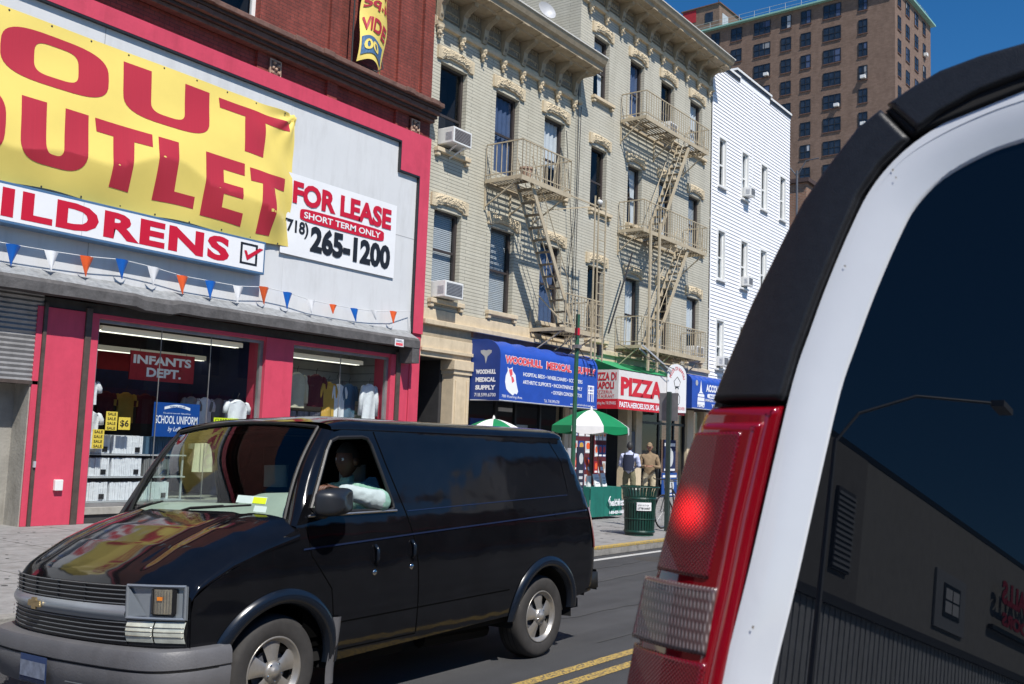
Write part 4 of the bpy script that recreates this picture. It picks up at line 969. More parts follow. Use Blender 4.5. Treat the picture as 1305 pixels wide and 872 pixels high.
for i, m in enumerate(('shirt_maroon', 'shirt_maroon', 'shirt_mustard', 'shirt_maroon')):
    shirt(10.9+i*0.45, D+2.4, 2.5, 0.4, 0.6, m, ['maroon shirt deep in the shop left of another maroon one', 'second maroon shirt deep in the shop', 'mustard shirt deep in the shop', 'maroon shirt deep in the shop right of the mustard one'][i])
shirt(12.3, D+0.45, 1.75, 0.5, 0.75, 'shirt_cream', 'pale green shirt low in the window seen past the windscreen')

# ================================================================ awnings
def awning_text(mb, s, x0, x1, z0, z1, y, m, bold=0.02, **k): put_text(mb, s, x0, x1, z0, z1, y, m, bold, **k)
def curved_awning(name, x0, x1, zb, zc, zt, yo, label, face='awning_blue', end='awning_blue_end'):
    t = empty(name, ((x0+x1)/2, D, zb), label, 'awning', 'shop awnings')
    g = MB(); n = 12; w = D-yo
    prof = [(yo, zb), (yo, zc)]+[(yo+0.55*w*(1-math.cos(a)), zc+(zt-zc)*math.sin(a)) for a in [math.pi/2*k/n for k in range(1, n+1)]]+[(D-0.005, zt)]
    nx = 96
    def pt(i, k):
        x = lerp(x0, x1, i/nx); y, z = prof[k]; s = abs(math.sin((x-x0)/(x1-x0)*math.pi*7))
        sag = 0.05*(1-s) if 3 < k else 0; sag2 = -0.03*s if k > 3 else 0
        return (x, y-0.0, z+sag2)
    vs = [pt(i, k) for k in range(len(prof)) for i in range(nx+1)]
    g.add(vs, [(k*(nx+1)+i, k*(nx+1)+i+1, (k+1)*(nx+1)+i+1, (k+1)*(nx+1)+i) for k in range(len(prof)-1) for i in range(nx)], face)
    g.build('canopy', t, smooth=True, angle=50)
    for xx in (x0, x1):
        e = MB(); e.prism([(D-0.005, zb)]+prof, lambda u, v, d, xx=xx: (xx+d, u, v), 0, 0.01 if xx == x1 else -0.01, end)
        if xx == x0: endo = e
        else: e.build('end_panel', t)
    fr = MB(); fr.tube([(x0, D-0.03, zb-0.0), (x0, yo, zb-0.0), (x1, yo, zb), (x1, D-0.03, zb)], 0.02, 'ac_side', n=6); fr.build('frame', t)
    return t, endo
aw, e0 = curved_awning('shop_awning', 20.0, 24.72, 2.84, 3.98, 4.40, 14.9, 'blue medical supply awning with rounded end panel')
exf = lambda a, b: (19.985, a, b)
def endtext(s, y0, y1, z0, z1, bold=0.02):
    vs, fs = text2d(s, bold)
    e0.add([(19.985, lerp(y0, y1, p[0]), lerp(z0, z1, p[1])) for p in vs], fs, 'text_white')
ya, yb = 15.66, 15.02
endtext('WOODHULL', ya, yb, 3.50, 3.62, 0.06); endtext('MEDICAL', ya, yb, 3.30, 3.42, 0.06); endtext('SUPPLY', ya, yb, 3.10, 3.22, 0.06); endtext('718.599.6700', ya+0.02, yb-0.02, 2.93, 3.02, 0.01)
# winged staff emblem
e0.prism([(15.35, 3.76), (15.40, 3.95), (15.52, 4.04), (15.53, 4.10), (15.43, 4.12), (15.35, 4.10), (15.27, 4.12), (15.17, 4.10), (15.18, 4.04), (15.30, 3.95)], lambda u, v, d: (19.984, u, v), 0, 0, 'ac_side', sides=False, back=False)
e0.build('end_panel', aw)
g = MB(); yt = 14.9-0.006
awning_text(g, 'WOODHULL', 20.18, 21.87, 3.78, 4.0, yt, 'text_white', 0.10); awning_text(g, 'MEDICAL', 22.05, 23.32, 3.78, 4.0, yt, 'text_white', 0.10); awning_text(g, 'SUPPLY', 23.58, 24.62, 3.78, 4.0, yt, 'text_white', 0.10)
awning_text(g, 'WOODHULL', 20.20, 21.85, 3.79, 3.99, yt-0.004, 'text_pale_red', 0.05); awning_text(g, 'MEDICAL', 22.07, 23.30, 3.79, 3.99, yt-0.004, 'text_pale_red', 0.05); awning_text(g, 'SUPPLY', 23.60, 24.60, 3.79, 3.99, yt-0.004, 'text_pale_red', 0.05)
awning_text(g, 'HOSPITAL BEDS • WHEELCHAIRS • SCOOTERS', 21.0, 23.9, 3.52, 3.62, yt, 'text_white', 0.02); awning_text(g, 'ARTHRITIC SUPPORTS • INCONTINENCE SUPPLY', 21.0, 23.9, 3.32, 3.42, yt, 'text_white', 0.02); awning_text(g, '• OXYGEN CONCENTRATOR', 22.35, 23.9, 3.13, 3.23, yt, 'text_white', 0.02)
awning_text(g, '780 Flushing Ave.', 20.1, 21.0, 2.90, 2.99, yt, 'text_white', 0.0); awning_text(g, 'Tel. 718.599.6700', 22.0, 22.75, 2.90, 2.98, yt, 'text_white', 0.0); awning_text(g, 'www.woodhullmedicalsupply.com', 23.3, 24.6, 2.88, 2.95, yt, 'text_white', 0.0)
# clasped hands emblem and a walker frame
def blob(pts, m, dy=0.0): g.prism([(p[0], p[1]) for p in pts], lambda u, v, d: (u, yt-dy, v), 0, 0, m, sides=False, back=False)
blob([(20.22, 3.32), (20.24, 3.48), (20.32, 3.60), (20.30, 3.70), (20.37, 3.66), (20.47, 3.68), (20.52, 3.72), (20.53, 3.62), (20.66, 3.52), (20.70, 3.34), (20.80, 3.10), (20.74, 3.02), (20.66, 3.05), (20.58, 2.99), (20.50, 3.02), (20.40, 3.06), (20.28, 3.14)], 'text_white')
blob([(20.36, 3.64), (20.50, 3.66), (20.53, 3.52), (20.44, 3.46)], 'text_pale_red', 0.003); blob([(20.47, 3.48), (20.56, 3.46), (20.62, 3.36), (20.52, 3.30)], 'text_pale_red', 0.003)
for x in (24.22, 24.30, 24.42, 24.50): g.tube([(x, yt-0.003, 3.04), (x-0.01 if x < 24.35 else x+0.01, yt-0.003, 3.50)], 0.014, 'text_white', n=4)
for z in (3.48, 3.36, 3.28): g.box(24.21, 24.52, yt-0.01, yt-0.003, z-0.02, z+0.02, 'text_white')
g.build('lettering', aw)
# pizza awning: angled box with green slope
pa = empty('shop_awning', (27.5, D, 2.9), 'white and red pizza awning with green sloping top', 'awning', 'shop awnings')
xL, xR, yo, zb, zc = 25.95, 30.40, 14.9, 2.92, 4.10
g = MB()
g.add([(xL, yo, zb), (xR, yo, zb), (xR, yo, zc), (xL, yo, zc)], [(0, 1, 2, 3)], 'awning_white')
g.add([(xL, yo-0.003, zb), (xR, yo-0.003, zb), (xR, yo-0.003, zb+0.30), (xL, yo-0.003, zb+0.30)], [(0, 1, 2, 3)], 'awning_red')
g.add([(xL, D, zb), (xL, yo, zb), (xL, yo, zc), (xL, D, zc)], [(0, 1, 2, 3)], 'awning_white')
g.add([(xL-0.003, D, zb), (xL-0.003, yo, zb), (xL-0.003, yo, zb+0.30), (xL-0.003, D, zb+0.30)], [(0, 1, 2, 3)], 'awning_red')
g.add([(xR, D, zb), (xR, yo, zb), (xR, yo, zc), (xR, D, zc)], [(0, 1, 2, 3)], 'awning_white')
for b in range(1):
    nx = 30
    def gs(a, c): 
        x = lerp(xL-0.12, xR-0.4, a); s = 0.06*math.sin(a*math.pi*4)**2
        return (lerp(lerp(xL, xR, a), x, c), lerp(yo-0.02, D-0.01, c), lerp(zc+0.02, 4.46, c)-s*math.sin(c*3.14))
    g.grid(gs, nx, 6, 'awning_green')
g.add([(xL-0.002, D, zc), (xL, yo-0.02, zc+0.02), (xL-0.12, D-0.01, 4.46)], [(0, 1, 2)], 'awning_green')
g.build('canopy', pa)
g = MB(); yt = yo-0.008
put_text(g, 'PIZZA', 26.08, 28.75, 3.34, 3.90, yt, 'awning_red', bold=0.05); put_text(g, 'PASTA.HEROES.SOUPS. SALADS', 26.02, 29.1, 2.98, 3.15, yt, 'text_white', bold=0.03)
xm = xL-0.008
def sidetext(s, y0, y1, z0, z1, m, bold=0.03):
    vs, fs = text2d(s, bold); g.add([(xm, lerp(y0, y1, p[0]), lerp(z0, z1, p[1])) for p in vs], fs, m)
sidetext('PIZZA DI', 15.75, 14.97, 3.78, 4.02, 'awning_red'); sidetext('NAPOLI', 15.75, 15.05, 3.52, 3.74, 'awning_red'); sidetext('PIZZERIA', 15.7, 15.1, 3.38, 3.48, 'awning_red', 0.0); sidetext('RESTAURANT', 15.75, 15.03, 3.25, 3.35, 'awning_red', 0.0); sidetext('786 Flushing Ave. 718 599-0002', 15.8, 14.97, 3.02, 3.14, 'text_white', 0.0)
g.build('lettering', pa)
g = MB(); arch = [(29.05, 2.96), (30.40, 3.0), (30.40, 4.22)]+[(29.725+0.675*math.cos(a), 4.22+0.36*math.sin(a)) for a in [math.pi*k/14 for k in range(1, 14)]]+[(29.05, 4.20)]
g.prism(arch, lambda u, v, d: (u, yo-0.02-d, v), 0, 0.03, 'sign_white')
yt = yo-0.055
vs, fs = text2d('PIZZA DI NAPOLI', 0.02)
def arcm(p):
    a = lerp(math.pi*0.93, math.pi*0.07, p[0]); r = lerp(0.42, 0.56, p[1]); return (29.725+1.05*r*math.cos(a), yt, 4.02+0.85*r*math.sin(a))
g.add([arcm(p) for p in vs], fs, 'awning_red')
put_text(g, 'WE DELIVER', 29.4, 30.3, 3.08, 3.18, yt, 'awning_red', bold=0.0)
# simple cook figure: hat outline, hair, scarf
g.tube([(29.55, yt, 3.85), (29.48, yt, 4.0), (29.72, yt, 4.16), (29.95, yt, 4.0), (29.86, yt, 3.85), (29.55, yt, 3.83)], 0.010, 'sign_black', n=4)
g.prism(ring(29.7, 3.78, 0.13, 0.06, 1), lambda u, v, d: (u, yt, v), 0, 0, 'sign_black', sides=False, back=False)
g.prism(ring(29.7, 3.69, 0.11, 0.10, 1), lambda u, v, d: (u, yt-0.003, v), 0, 0, 'awning_white', sides=False, back=False)
g.tube([(29.6, yt, 3.6), (29.5, yt, 3.4), (29.55, yt, 3.25), (29.75, yt, 3.2), (29.9, yt, 3.3), (29.92, yt, 3.5), (29.8, yt, 3.62)], 0.009, 'sign_black', n=4)
g.prism(ring(29.66, 3.46, 0.14, 0.07, 0.7), lambda u, v, d: (u, yt-0.002, v), 0, 0, 'shirt_mustard', sides=False, back=False)
g.build('arch_panel', pa)
# third awning
aw3, e3 = curved_awning('shop_awning', 30.95, 34.1, 3.2, 4.1, 4.42, 14.9, 'blue awning with white lettering right of the pizza awning')
e3.build('end_panel', aw3)
g = MB(); yt = 14.893
g.prism([(31.35, 3.35), (31.4, 3.7), (31.55, 3.8), (31.63, 4.2), (31.72, 3.8), (31.9, 3.7), (31.95, 3.35)], lambda u, v, d: (u, yt, v), 0, 0, 'text_white', sides=False, back=False)
for z in (3.45, 3.6, 3.72): g.box(31.38, 31.92, yt-0.004, yt-0.002, z, z+0.02, 'awning_blue')
put_text(g, '1040', 31.38, 31.92, 3.25, 3.40, yt-0.004, 'text_white', bold=0.04)
put_text(g, 'ACCOUNTING', 32.05, 35.0-1.0, 3.82, 4.08, yt, 'text_white', bold=0.05)
g.prism(ring(32.9, 3.68, 0.75, 0.08, 0.4), lambda u, v, d: (u, yt, v), 0, 0, 'text_white', sides=False, back=False); put_text(g, 'INCOME TAX', 32.35, 33.5, 3.64, 3.72, yt-0.004, 'awning_blue', bold=0.02)
put_text(g, 'IMMIGRATION • NOTARY', 32.0, 33.9, 3.48, 3.57, yt, 'text_white', bold=0.02); put_text(g, 'TRAVEL', 32.5, 33.5, 3.30, 3.40, yt, 'text_white', bold=0.02)
g.prism(ring(31.3, 4.08, 0.1, 0.1, 1), lambda u, v, d: (u, yt, v), 0, 0, 'ac_side', sides=False, back=False)
g.build('lettering', aw3)

# ================================================================ brick tower
tw = empty('apartment_tower', (122, 32.4, 0), 'tall brown brick apartment tower with green roof edge behind the white house', 'building')
P = Vector((122.0, 32.38, 60.1)); U = Vector((0.045, 0.999, 0)).normalized(); V = Vector((0.999, -0.045, 0)).normalized()
LL, LR = 34.0, 14.9
g = MB(); H = 60.1
def tb(a0, a1, b0, b1, z0, z1, m, mbx):
    vs = [P+U*a+V*b+Vector((0, 0, z)) for z in (z0, z1) for b in (b0, b1) for a in (a0, a1)]
    mbx.add(vs, [(0, 2, 3, 1), (4, 5, 7, 6), (0, 1, 5, 4), (2, 6, 7, 3), (0, 4, 6, 2), (1, 3, 7, 5)], m)
tb(0, LL, 0, LR, -60.1, -0.22, 'tower_brick', g)
g.build('wall', tw)
g = MB(); tb(-0.6, LL, -0.6, LR+0.4, -0.22, 0.0, 'tower_green', g); g.build('roof_edge', tw)
wl = [(3.39, 4.47), (6.75, 9.0), (10.69, 12.0), (13.37, 14.73), (16.27, 18.57), (20.4, 21.94), (23.7, 24.94), (27.0, 28.4), (30.5, 32.0)]
wr = [(0.99, 2.14), (4.15, 5.6), (7.8, 9.2), (11.32, 12.45)]
rr = random.Random(3)
for r in range(12):
    zt = -0.75-3.0*r
    if zt < -40: break
    for side, lst in ((0, wl), (1, wr)):
        for (a, b) in lst:
            if zt < -30 and side == 1: continue
            if zt < -33 and side == 0 and a < 12: continue
            f = MB(); h = 1.75; w = b-a
            def W(u, out, z, side=side): return P+(U*u-V*out if side == 0 else V*u-U*out)+Vector((0, 0, z))
            def wb(u0, u1, o0, o1, z0, z1, m, mm=None, side=side):
                vs = [W(u, o, z) for z in (z0, z1) for o in (o0, o1) for u in (u0, u1)]
                mm.add(vs, [(0, 2, 3, 1), (4, 5, 7, 6), (0, 1, 5, 4), (2, 6, 7, 3), (0, 4, 6, 2), (1, 3, 7, 5)], m)
            wb(a, b, -0.05, 0.03, zt-h, zt, 'tower_window', f)
            n = 3 if w > 2 else 2
            for k in range(n+1): wb(lerp(a, b, k/n)-0.035, lerp(a, b, k/n)+0.035, 0.03, 0.08, zt-h, zt, 'frame_black', f)
            for zz in (zt, zt-h*0.5, zt-h): wb(a, b, 0.031, 0.075, zz-0.035, zz+0.035, 'frame_black', f)
            wb(a-0.1, b+0.1, 0.0, 0.12, zt-h-0.12, zt-h-0.04, 'brownstone', f)
            if rr.random() < 0.30: wb(a+0.08, a+w*rr.uniform(0.25, 0.48), 0.031, 0.035, zt-h*rr.choice((0.45, 0.95)), zt-0.06, rr.choice(('ac_side', 'sign_back_dim', 'curtain_blue', 'curtain_blue')), f)
            o = f.build('window', tw)
            if rr.random() < 0.16 or (side == 0 and (a, r) in ((6.75, 4), (3.39, 3))):
                q = MB(); wb(a+0.15, a+0.75, 0.08, 0.5, zt-h+0.05, zt-h+0.45, 'ac_white', q)
                tag(q.build('air_conditioner'), 'small white air conditioner sticking out of a window of the brown tower', 'air conditioner', 'air conditioners on the brown tower')
g = MB()
for k in range(14):
    a = 1.0+k*2.2; p = P+U*a+Vector((0, 0, 0)); g.tube([p, p+Vector((0, 0, 1.1))], 0.03, 'ac_side', n=5)
for zz in (0.55, 1.1): g.tube([P+U*1+Vector((0, 0, zz)), P+U*30+Vector((0, 0, zz))], 0.025, 'ac_side', n=5)
for k in range(6):
    p = P+V*(1.5+k*2.2); g.tube([p, p+Vector((0, 0, 1.1))], 0.03, 'ac_side', n=5)
for zz in (0.55, 1.1): g.tube([P+V*1+Vector((0, 0, zz)), P+V*14+Vector((0, 0, zz))], 0.025, 'ac_side', n=5)
g.build('roof_railing', tw)
g = MB(); p = P+V*6+U*1; g.tube([p, p+Vector((0, 0, 2.6))], 0.04, 'ac_side', n=5); g.tube([p+Vector((-1.4, -0.5, 2.5)), p+Vector((1.4, 0.5, 2.7))], 0.03, 'ac_side', n=5)
for k in (-1, -0.4, 0.3, 0.9): g.tube([p+Vector((k, k*.35+0.6, 2.6)), p+Vector((k, k*.35-0.6, 2.6))], 0.02, 'ac_side', n=4)
g.build('roof_aerial', tw)
g = MB(); tb(25.6, 31.5, 3.5, 10.5, 0.0, 5.3, 'tower_brick', g); tb(25.4, 31.7, 3.3, 10.7, 5.3, 5.45, 'brownstone', g)
tb(26.6, 27.8, 3.42, 3.5, 2.9, 4.3, 'tower_window', g); tb(29.3, 31.4, 3.44, 3.49, 3.4, 5.2, 'interior_red', g)
tb(25.55, 25.599, 4.4, 6.2, 1.0, 4.2, 'ac_side', g); tb(25.55, 25.598, 7.2, 8.4, 1.4, 3.8, 'sign_red', g); tb(25.55, 25.598, 8.8, 9.9, 2.0, 4.0, 'ac_side', g)
p = P+U*26+V*4; g.tube([p+Vector((0, 0, 5.3)), p+Vector((0, 0, 9.5))], 0.06, 'wire', n=5)
g.build('roof_house', tw)
# low brown brick house beyond
bs = empty('brick_house', (62, 24, 0), 'small brown brick house seen between the white house and the tower', 'house')
g = MB(); g.box(58, 66, 20.6, 30, 0, 18.2, 'brown_brick'); g.build('wall', bs); g = MB(); g.box(57.8, 66, 20.4, 30, 18.2, 18.45, 'brownstone_dark'); g.build('roof', bs)
lp = empty('street_lamp', (52, 16.5, 0), 'distant thin double armed pole before the brown tower', 'street lamp')
g = MB(); g.tube([(52, 19.0, 0), (52, 19.0, 17.2)], 0.06, 'ac_grille'); g.build('pole', lp)
g = MB(); g.tube([(52, 19.0, 16.9), (52, 19.6, 17.7), (52, 20.6, 17.8)], 0.035, 'ac_grille'); g.tube([(52, 19.0, 16.9), (52, 18.5, 17.7), (52, 17.8, 17.75)], 0.035, 'ac_grille'); g.build('arm', lp)
# ================================================================ street
def asphalt():
    m = mat('asphalt', (0.050, 0.051, 0.055), 0.85, var=0.18, scale=1.2, bump=0.5, bscale=160)
    nt = m.node_tree; b = nt.nodes['Principled BSDF']; L = nt.links.new; N = nt.nodes.new
    src = b.inputs['Base Color'].links[0].from_socket
    tc = N('ShaderNodeTexCoord'); n = N('ShaderNodeTexNoise'); n.inputs['Scale'].default_value = 140; n.inputs['Detail'].default_value = 3; L(tc.outputs['Object'], n.inputs['Vector'])
    r = N('ShaderNodeValToRGB'); r.color_ramp.elements[0].position = 0.35; r.color_ramp.elements[0].color = (0.6, 0.6, 0.6, 1); r.color_ramp.elements[1].position = 0.72; r.color_ramp.elements[1].color = (1.7, 1.68, 1.62, 1); L(n.outputs['Fac'], r.inputs[0])
    mx = N('ShaderNodeMix'); mx.data_type = 'RGBA'; mx.blend_type = 'MULTIPLY'; mx.inputs[0].default_value = 1; L(src, mx.inputs[6]); L(r.outputs[0], mx.inputs[7])
    # long worn wheel tracks, patches and cracks
    mp = N('ShaderNodeMapping'); mp.inputs['Scale'].default_value = (0.10, 1.6, 1); L(tc.outputs['Object'], mp.inputs[0])
    n2 = N('ShaderNodeTexNoise'); n2.inputs['Scale'].default_value = 1.0; n2.inputs['Detail'].default_value = 5; L(mp.outputs[0], n2.inputs['Vector'])
    r2 = N('ShaderNodeValToRGB'); r2.color_ramp.elements[0].position = 0.4; r2.color_ramp.elements[0].color = (0.82, 0.82, 0.82, 1); r2.color_ramp.elements[1].position = 0.62; r2.color_ramp.elements[1].color = (1.12, 1.12, 1.12, 1); L(n2.outputs['Fac'], r2.inputs[0])
    mx2 = N('ShaderNodeMix'); mx2.data_type = 'RGBA'; mx2.blend_type = 'MULTIPLY'; mx2.inputs[0].default_value = 1; L(mx.outputs[2], mx2.inputs[6]); L(r2.outputs[0], mx2.inputs[7])
    L(mx2.outputs[2], b.inputs['Base Color'])
asphalt()
mat('pavement_concrete', (0.255, 0.25, 0.245), 0.85, var=0.22, scale=7, bump=0.35, bscale=60, dirt=0.32)
mat('pavement_joint', (0.13, 0.125, 0.115), 0.9, var=0.2)
mat('gum', (0.06, 0.06, 0.06), 0.9, var=0.1)
mat('kerb_stone', (0.26, 0.25, 0.23), 0.85, var=0.3, scale=6, bump=0.5, bscale=30, dirt=0.4)
def worn(name, rgb, base, thr=0.5):
    m = mat(name, rgb, 0.7, var=0.1, scale=5, bump=0.3, bscale=120)
    nt = m.node_tree; b = nt.nodes['Principled BSDF']; L = nt.links.new; N = nt.nodes.new
    src = b.inputs['Base Color'].links[0].from_socket; tc = N('ShaderNodeTexCoord'); n = N('ShaderNodeTexNoise'); n.inputs['Scale'].default_value = 45; n.inputs['Detail'].default_value = 6; n.inputs['Roughness'].default_value = 0.7; L(tc.outputs['Object'], n.inputs['Vector'])
    r = N('ShaderNodeValToRGB'); r.color_ramp.elements[0].position = thr; r.color_ramp.elements[1].position = thr+0.08; L(n.outputs['Fac'], r.inputs[0])
    mx = N('ShaderNodeMix'); mx.data_type = 'RGBA'; L(r.outputs[0], mx.inputs[0]); L(src, mx.inputs[6]); mx.inputs[7].default_value = (*base, 1); L(mx.outputs[2], b.inputs['Base Color'])
worn('yellow_line', (0.47, 0.32, 0.08), (0.075, 0.07, 0.065), 0.485)
worn('white_line', (0.50, 0.50, 0.48), (0.09, 0.09, 0.09), 0.56)
worn('yellow_kerb', (0.46, 0.31, 0.06), (0.22, 0.20, 0.16), 0.49)
mat('manhole_iron', (0.05, 0.045, 0.04), 0.6, var=0.2, scale=20, bump=0.8, bscale=40)

g = MB(); g.add([(-900, -900, -0.004), (1200, -900, -0.004), (1200, 1200, -0.004), (-900, 1200, -0.004)], [(0, 1, 2, 3)], 'kerb_stone'); g.build('ground', kind='structure')
g = MB(); nx, ny = 60, 1
g.add([(-140, -5.2, 0), (260, -5.2, 0), (260, 8.42, 0), (-140, 8.42, 0)], [(0, 1, 2, 3)], 'asphalt'); g.build('road', kind='structure')
g = MB()
for y in (4.02, 4.26): g.add([(-60, y, 0.004), (150, y, 0.004), (150, y+0.11, 0.004), (-60, y+0.11, 0.004)], [(0, 1, 2, 3)], 'yellow_line')
g.build('centre_line', kind='structure')
g = MB(); g.add([(-60, 8.10, 0.004), (150, 8.10, 0.004), (150, 8.22, 0.004), (-60, 8.22, 0.004)], [(0, 1, 2, 3)], 'white_line'); g.build('parking_line', kind='structure')
g = MB(); g.box(-60, 150, 8.60, 16.6, 0.0, SW, 'pavement_concrete'); g.box(-140, 260, -9, -5.4, 0.0, SW-0.002, 'pavement_concrete')
x = -20.0
while x < 60:
    g.box(x, x+0.014, 8.6, 15.8, SW, SW+0.002, 'pavement_joint'); x += 1.52
for y in (10.2, 11.75, 13.3, 14.8): g.box(-20, 60, y, y+0.014, SW, SW+0.0025, 'pavement_joint')
g.build('pavement', kind='structure')
g = MB()
for i in range(900):
    x = random.uniform(2, 30); y = random.uniform(8.8, 15.7); r = random.uniform(0.012, 0.035); n = 7
    g.add([(x+r*math.cos(k*2*math.pi/n)*random.uniform(.7, 1.2), y+r*math.sin(k*2*math.pi/n), SW+0.004) for k in range(n)], [tuple(range(n))], 'gum')
g.build('gum_spots', kind='stuff', label='dark chewing gum spots trodden into the pale pavement', cat='gum spots')
g = MB(); g.box(-60, 150, 8.42, 8.599, 0.0, SW+0.004, 'kerb_stone'); g.box(13.9, 60, 8.416, 8.50, 0.105, SW+0.008, 'yellow_kerb'); g.build('kerb', kind='structure', bevel=0.012)
g = MB(); g.box(-140, 260, -5.4, -5.2, 0, SW, 'kerb_stone'); g.build('kerb', kind='structure')
g = MB(); g.lathe([(0.0, 0.006), (0.30, 0.006), (0.33, 0.004), (0.36, 0.0)], (14.6, 7.6, 0.0), (0, 0, 1), 'manhole_iron', n=28); tag(g.build('manhole_cover'), 'round iron manhole cover in the road by the kerb', 'manhole cover')
g = MB(); rr = random.Random(5)
def crack(pts, w):
    for i in range(len(pts)-1):
        (x0, y0), (x1, y1) = pts[i], pts[i+1]; dx, dy = x1-x0, y1-y0; l = math.hypot(dx, dy); nx_, ny_ = -dy/l*w, dx/l*w
        g.add([(x0-nx_, y0-ny_, 0.005), (x1-nx_, y1-ny_, 0.005), (x1+nx_, y1+ny_, 0.005), (x0+nx_, y0+ny_, 0.005)], [(0, 1, 2, 3)], 'gum')
for y0, xa, xb in ((5.6, 7.5, 40), (6.9, 9.0, 40), (3.0, 6, 20), (4.75, 8, 16), (7.6, 12, 30)):
    pts = []; x = xa
    while x < xb: pts.append((x, y0+0.10*noise.noise(Vector((x*0.8, y0, 0)))+0.03*rr.uniform(-1, 1))); x += 0.25
    crack(pts, 0.010 if y0 != 6.9 else 0.03)
g.build('road_crack', kind='structure')
g = MB(); rr = random.Random(8)
for i in range(46):
    x = rr.uniform(8, 30); y = rr.choice((rr.uniform(4.6, 8.3), rr.uniform(8.7, 15))); z = 0.006 if y < 8.4 else SW+0.006; r = rr.uniform(0.01, 0.035); a = rr.uniform(0, 6)
    g.add([(x+r*math.cos(a+k*1.57)*rr.uniform(0.5, 1.2), y+r*math.sin(a+k*1.57)*rr.uniform(0.5, 1.2), z+rr.uniform(0, 0.012)) for k in range(4)], [(0, 1, 2, 3)], rr.choice(('sign_white', 'curtain', 'tan_stone')))
g.build('litter_scraps', kind='stuff', label='small pale scraps of litter strewn over road and pavement', cat='litter')

# ================================================================ the other buildings of the street (seen in reflections)
mat('grey_render', (0.42, 0.41, 0.39), 0.8, var=0.1, scale=2, dirt=0.2)
mat('grey_render_b', (0.30, 0.29, 0.28), 0.8, var=0.1, scale=2, dirt=0.2)
mat('metal_cladding', (0.75, 0.76, 0.78), 0.5, var=0.1, scale=2, dirt=0.2)
wh = empty('warehouse', (-45, D, 0), 'grey rendered warehouse with dark band and ribbed white cladding left of the store', 'building')
g = MB(); g.box(-90, -36.5, D, 30, 5.9, 11.7, 'grey_render'); g.box(-36.5, -24, D-0.02, 30, 5.9, 11.7, 'grey_render_b'); g.box(-90, -24, D-0.03, D+0.4, 11.7, 11.95, 'frame_black'); g.box(-90, -24, D-0.3, D, 5.55, 5.9, 'ac_grille'); g.build('wall', wh)
g = MB(); x = -90
while x < -24: g.box(x, x+0.32, D-0.06, D, SW, 5.55, 'metal_cladding'); g.box(x+0.32, x+0.5, D-0.01, D+0.02, SW, 5.55, 'metal_cladding'); x += 0.5
g.build('cladding', wh)
g = MB(); g.box(-49.3, -45.1, D-0.12, D-0.01, 6.5, 9.1, 'ac_side'); g.box(-48.4, -46.1, D-0.16, D-0.12, 7.1, 8.6, 'frame_black'); g.box(-48.2, -46.3, D-0.18, D-0.161, 7.3, 8.4, 'siding'); g.box(-47.3, -47.2, D-0.19, D-0.181, 7.3, 8.4, 'frame_black'); g.box(-48.2, -46.3, D-0.19, D-0.181, 7.82, 7.9, 'frame_black'); g.build('window', wh)
g = MB(); g.box(-35.3, -33.7, D-0.15, D-0.021, 6.9, 10.0, 'ac_grille')
for k in range(14): g.box(-35.3, -33.7, D-0.2, D-0.151, 7.0+k*0.21, 7.1+k*0.21, 'ac_side')
g.build('louvre', wh)
g = MB()
for tx, x0, x1, z0, z1 in (('WALLS', -60.5, -53.8, 9.0, 10.2), ('FLOORS', -60.5, -54.0, 7.9, 8.6)):
    vs, fs = text2d(tx, 0.05)
    for off, mm in ((0.5, 'sign_red'), (0.45, 'sign_black')): g.add([(lerp(x0, x1, p[0]), D-off, lerp(z0, z1, p[1])) for p in vs], fs, mm)
g.box(-61, -53.2, D-0.3, D-0.05, 7.6, 7.8, 'frame_black')
g.build('sign_letters', wh)
lp2 = empty('street_lamp', (-26, 11.0, SW), 'curved arm street lamp on the pavement left of the discount store', 'street lamp')
g = MB(); g.tube([(-26, 12.6, SW), (-26, 12.6, 9.6)], [0.11, 0.07], 'ac_side'); g.build('pole', lp2)
g = MB(); g.tube([(-26, 12.6, 9.5), (-26.6, 12.2, 10.6), (-28.0, 11.0, 11.6), (-30, 9.4, 12.0)], 0.05, 'ac_side'); g.box(-31, -30, 9.0, 9.4, 11.9, 12.1, 'ac_side'); g.build('arm', lp2)
lb = empty('brick_building', (-16, D, 0), 'plain red brick building between the store and the grey warehouse', 'building')
g = MB(); g.box(-24, -8.02, D+0.05, 28, 0, 12.5, 'red_brick'); g.box(-24, -8.02, D-0.2, D+0.05, 12.3, 12.6, 'brownstone'); g.build('wall', lb)
for k in range(4):
    for z in (5, 8.5): g = MB(); g.box(-22.6+k*3.6, -21.3+k*3.6, D-0.02, D+0.04, z, z+2.1, 'tower_window'); g.build('window', lb)
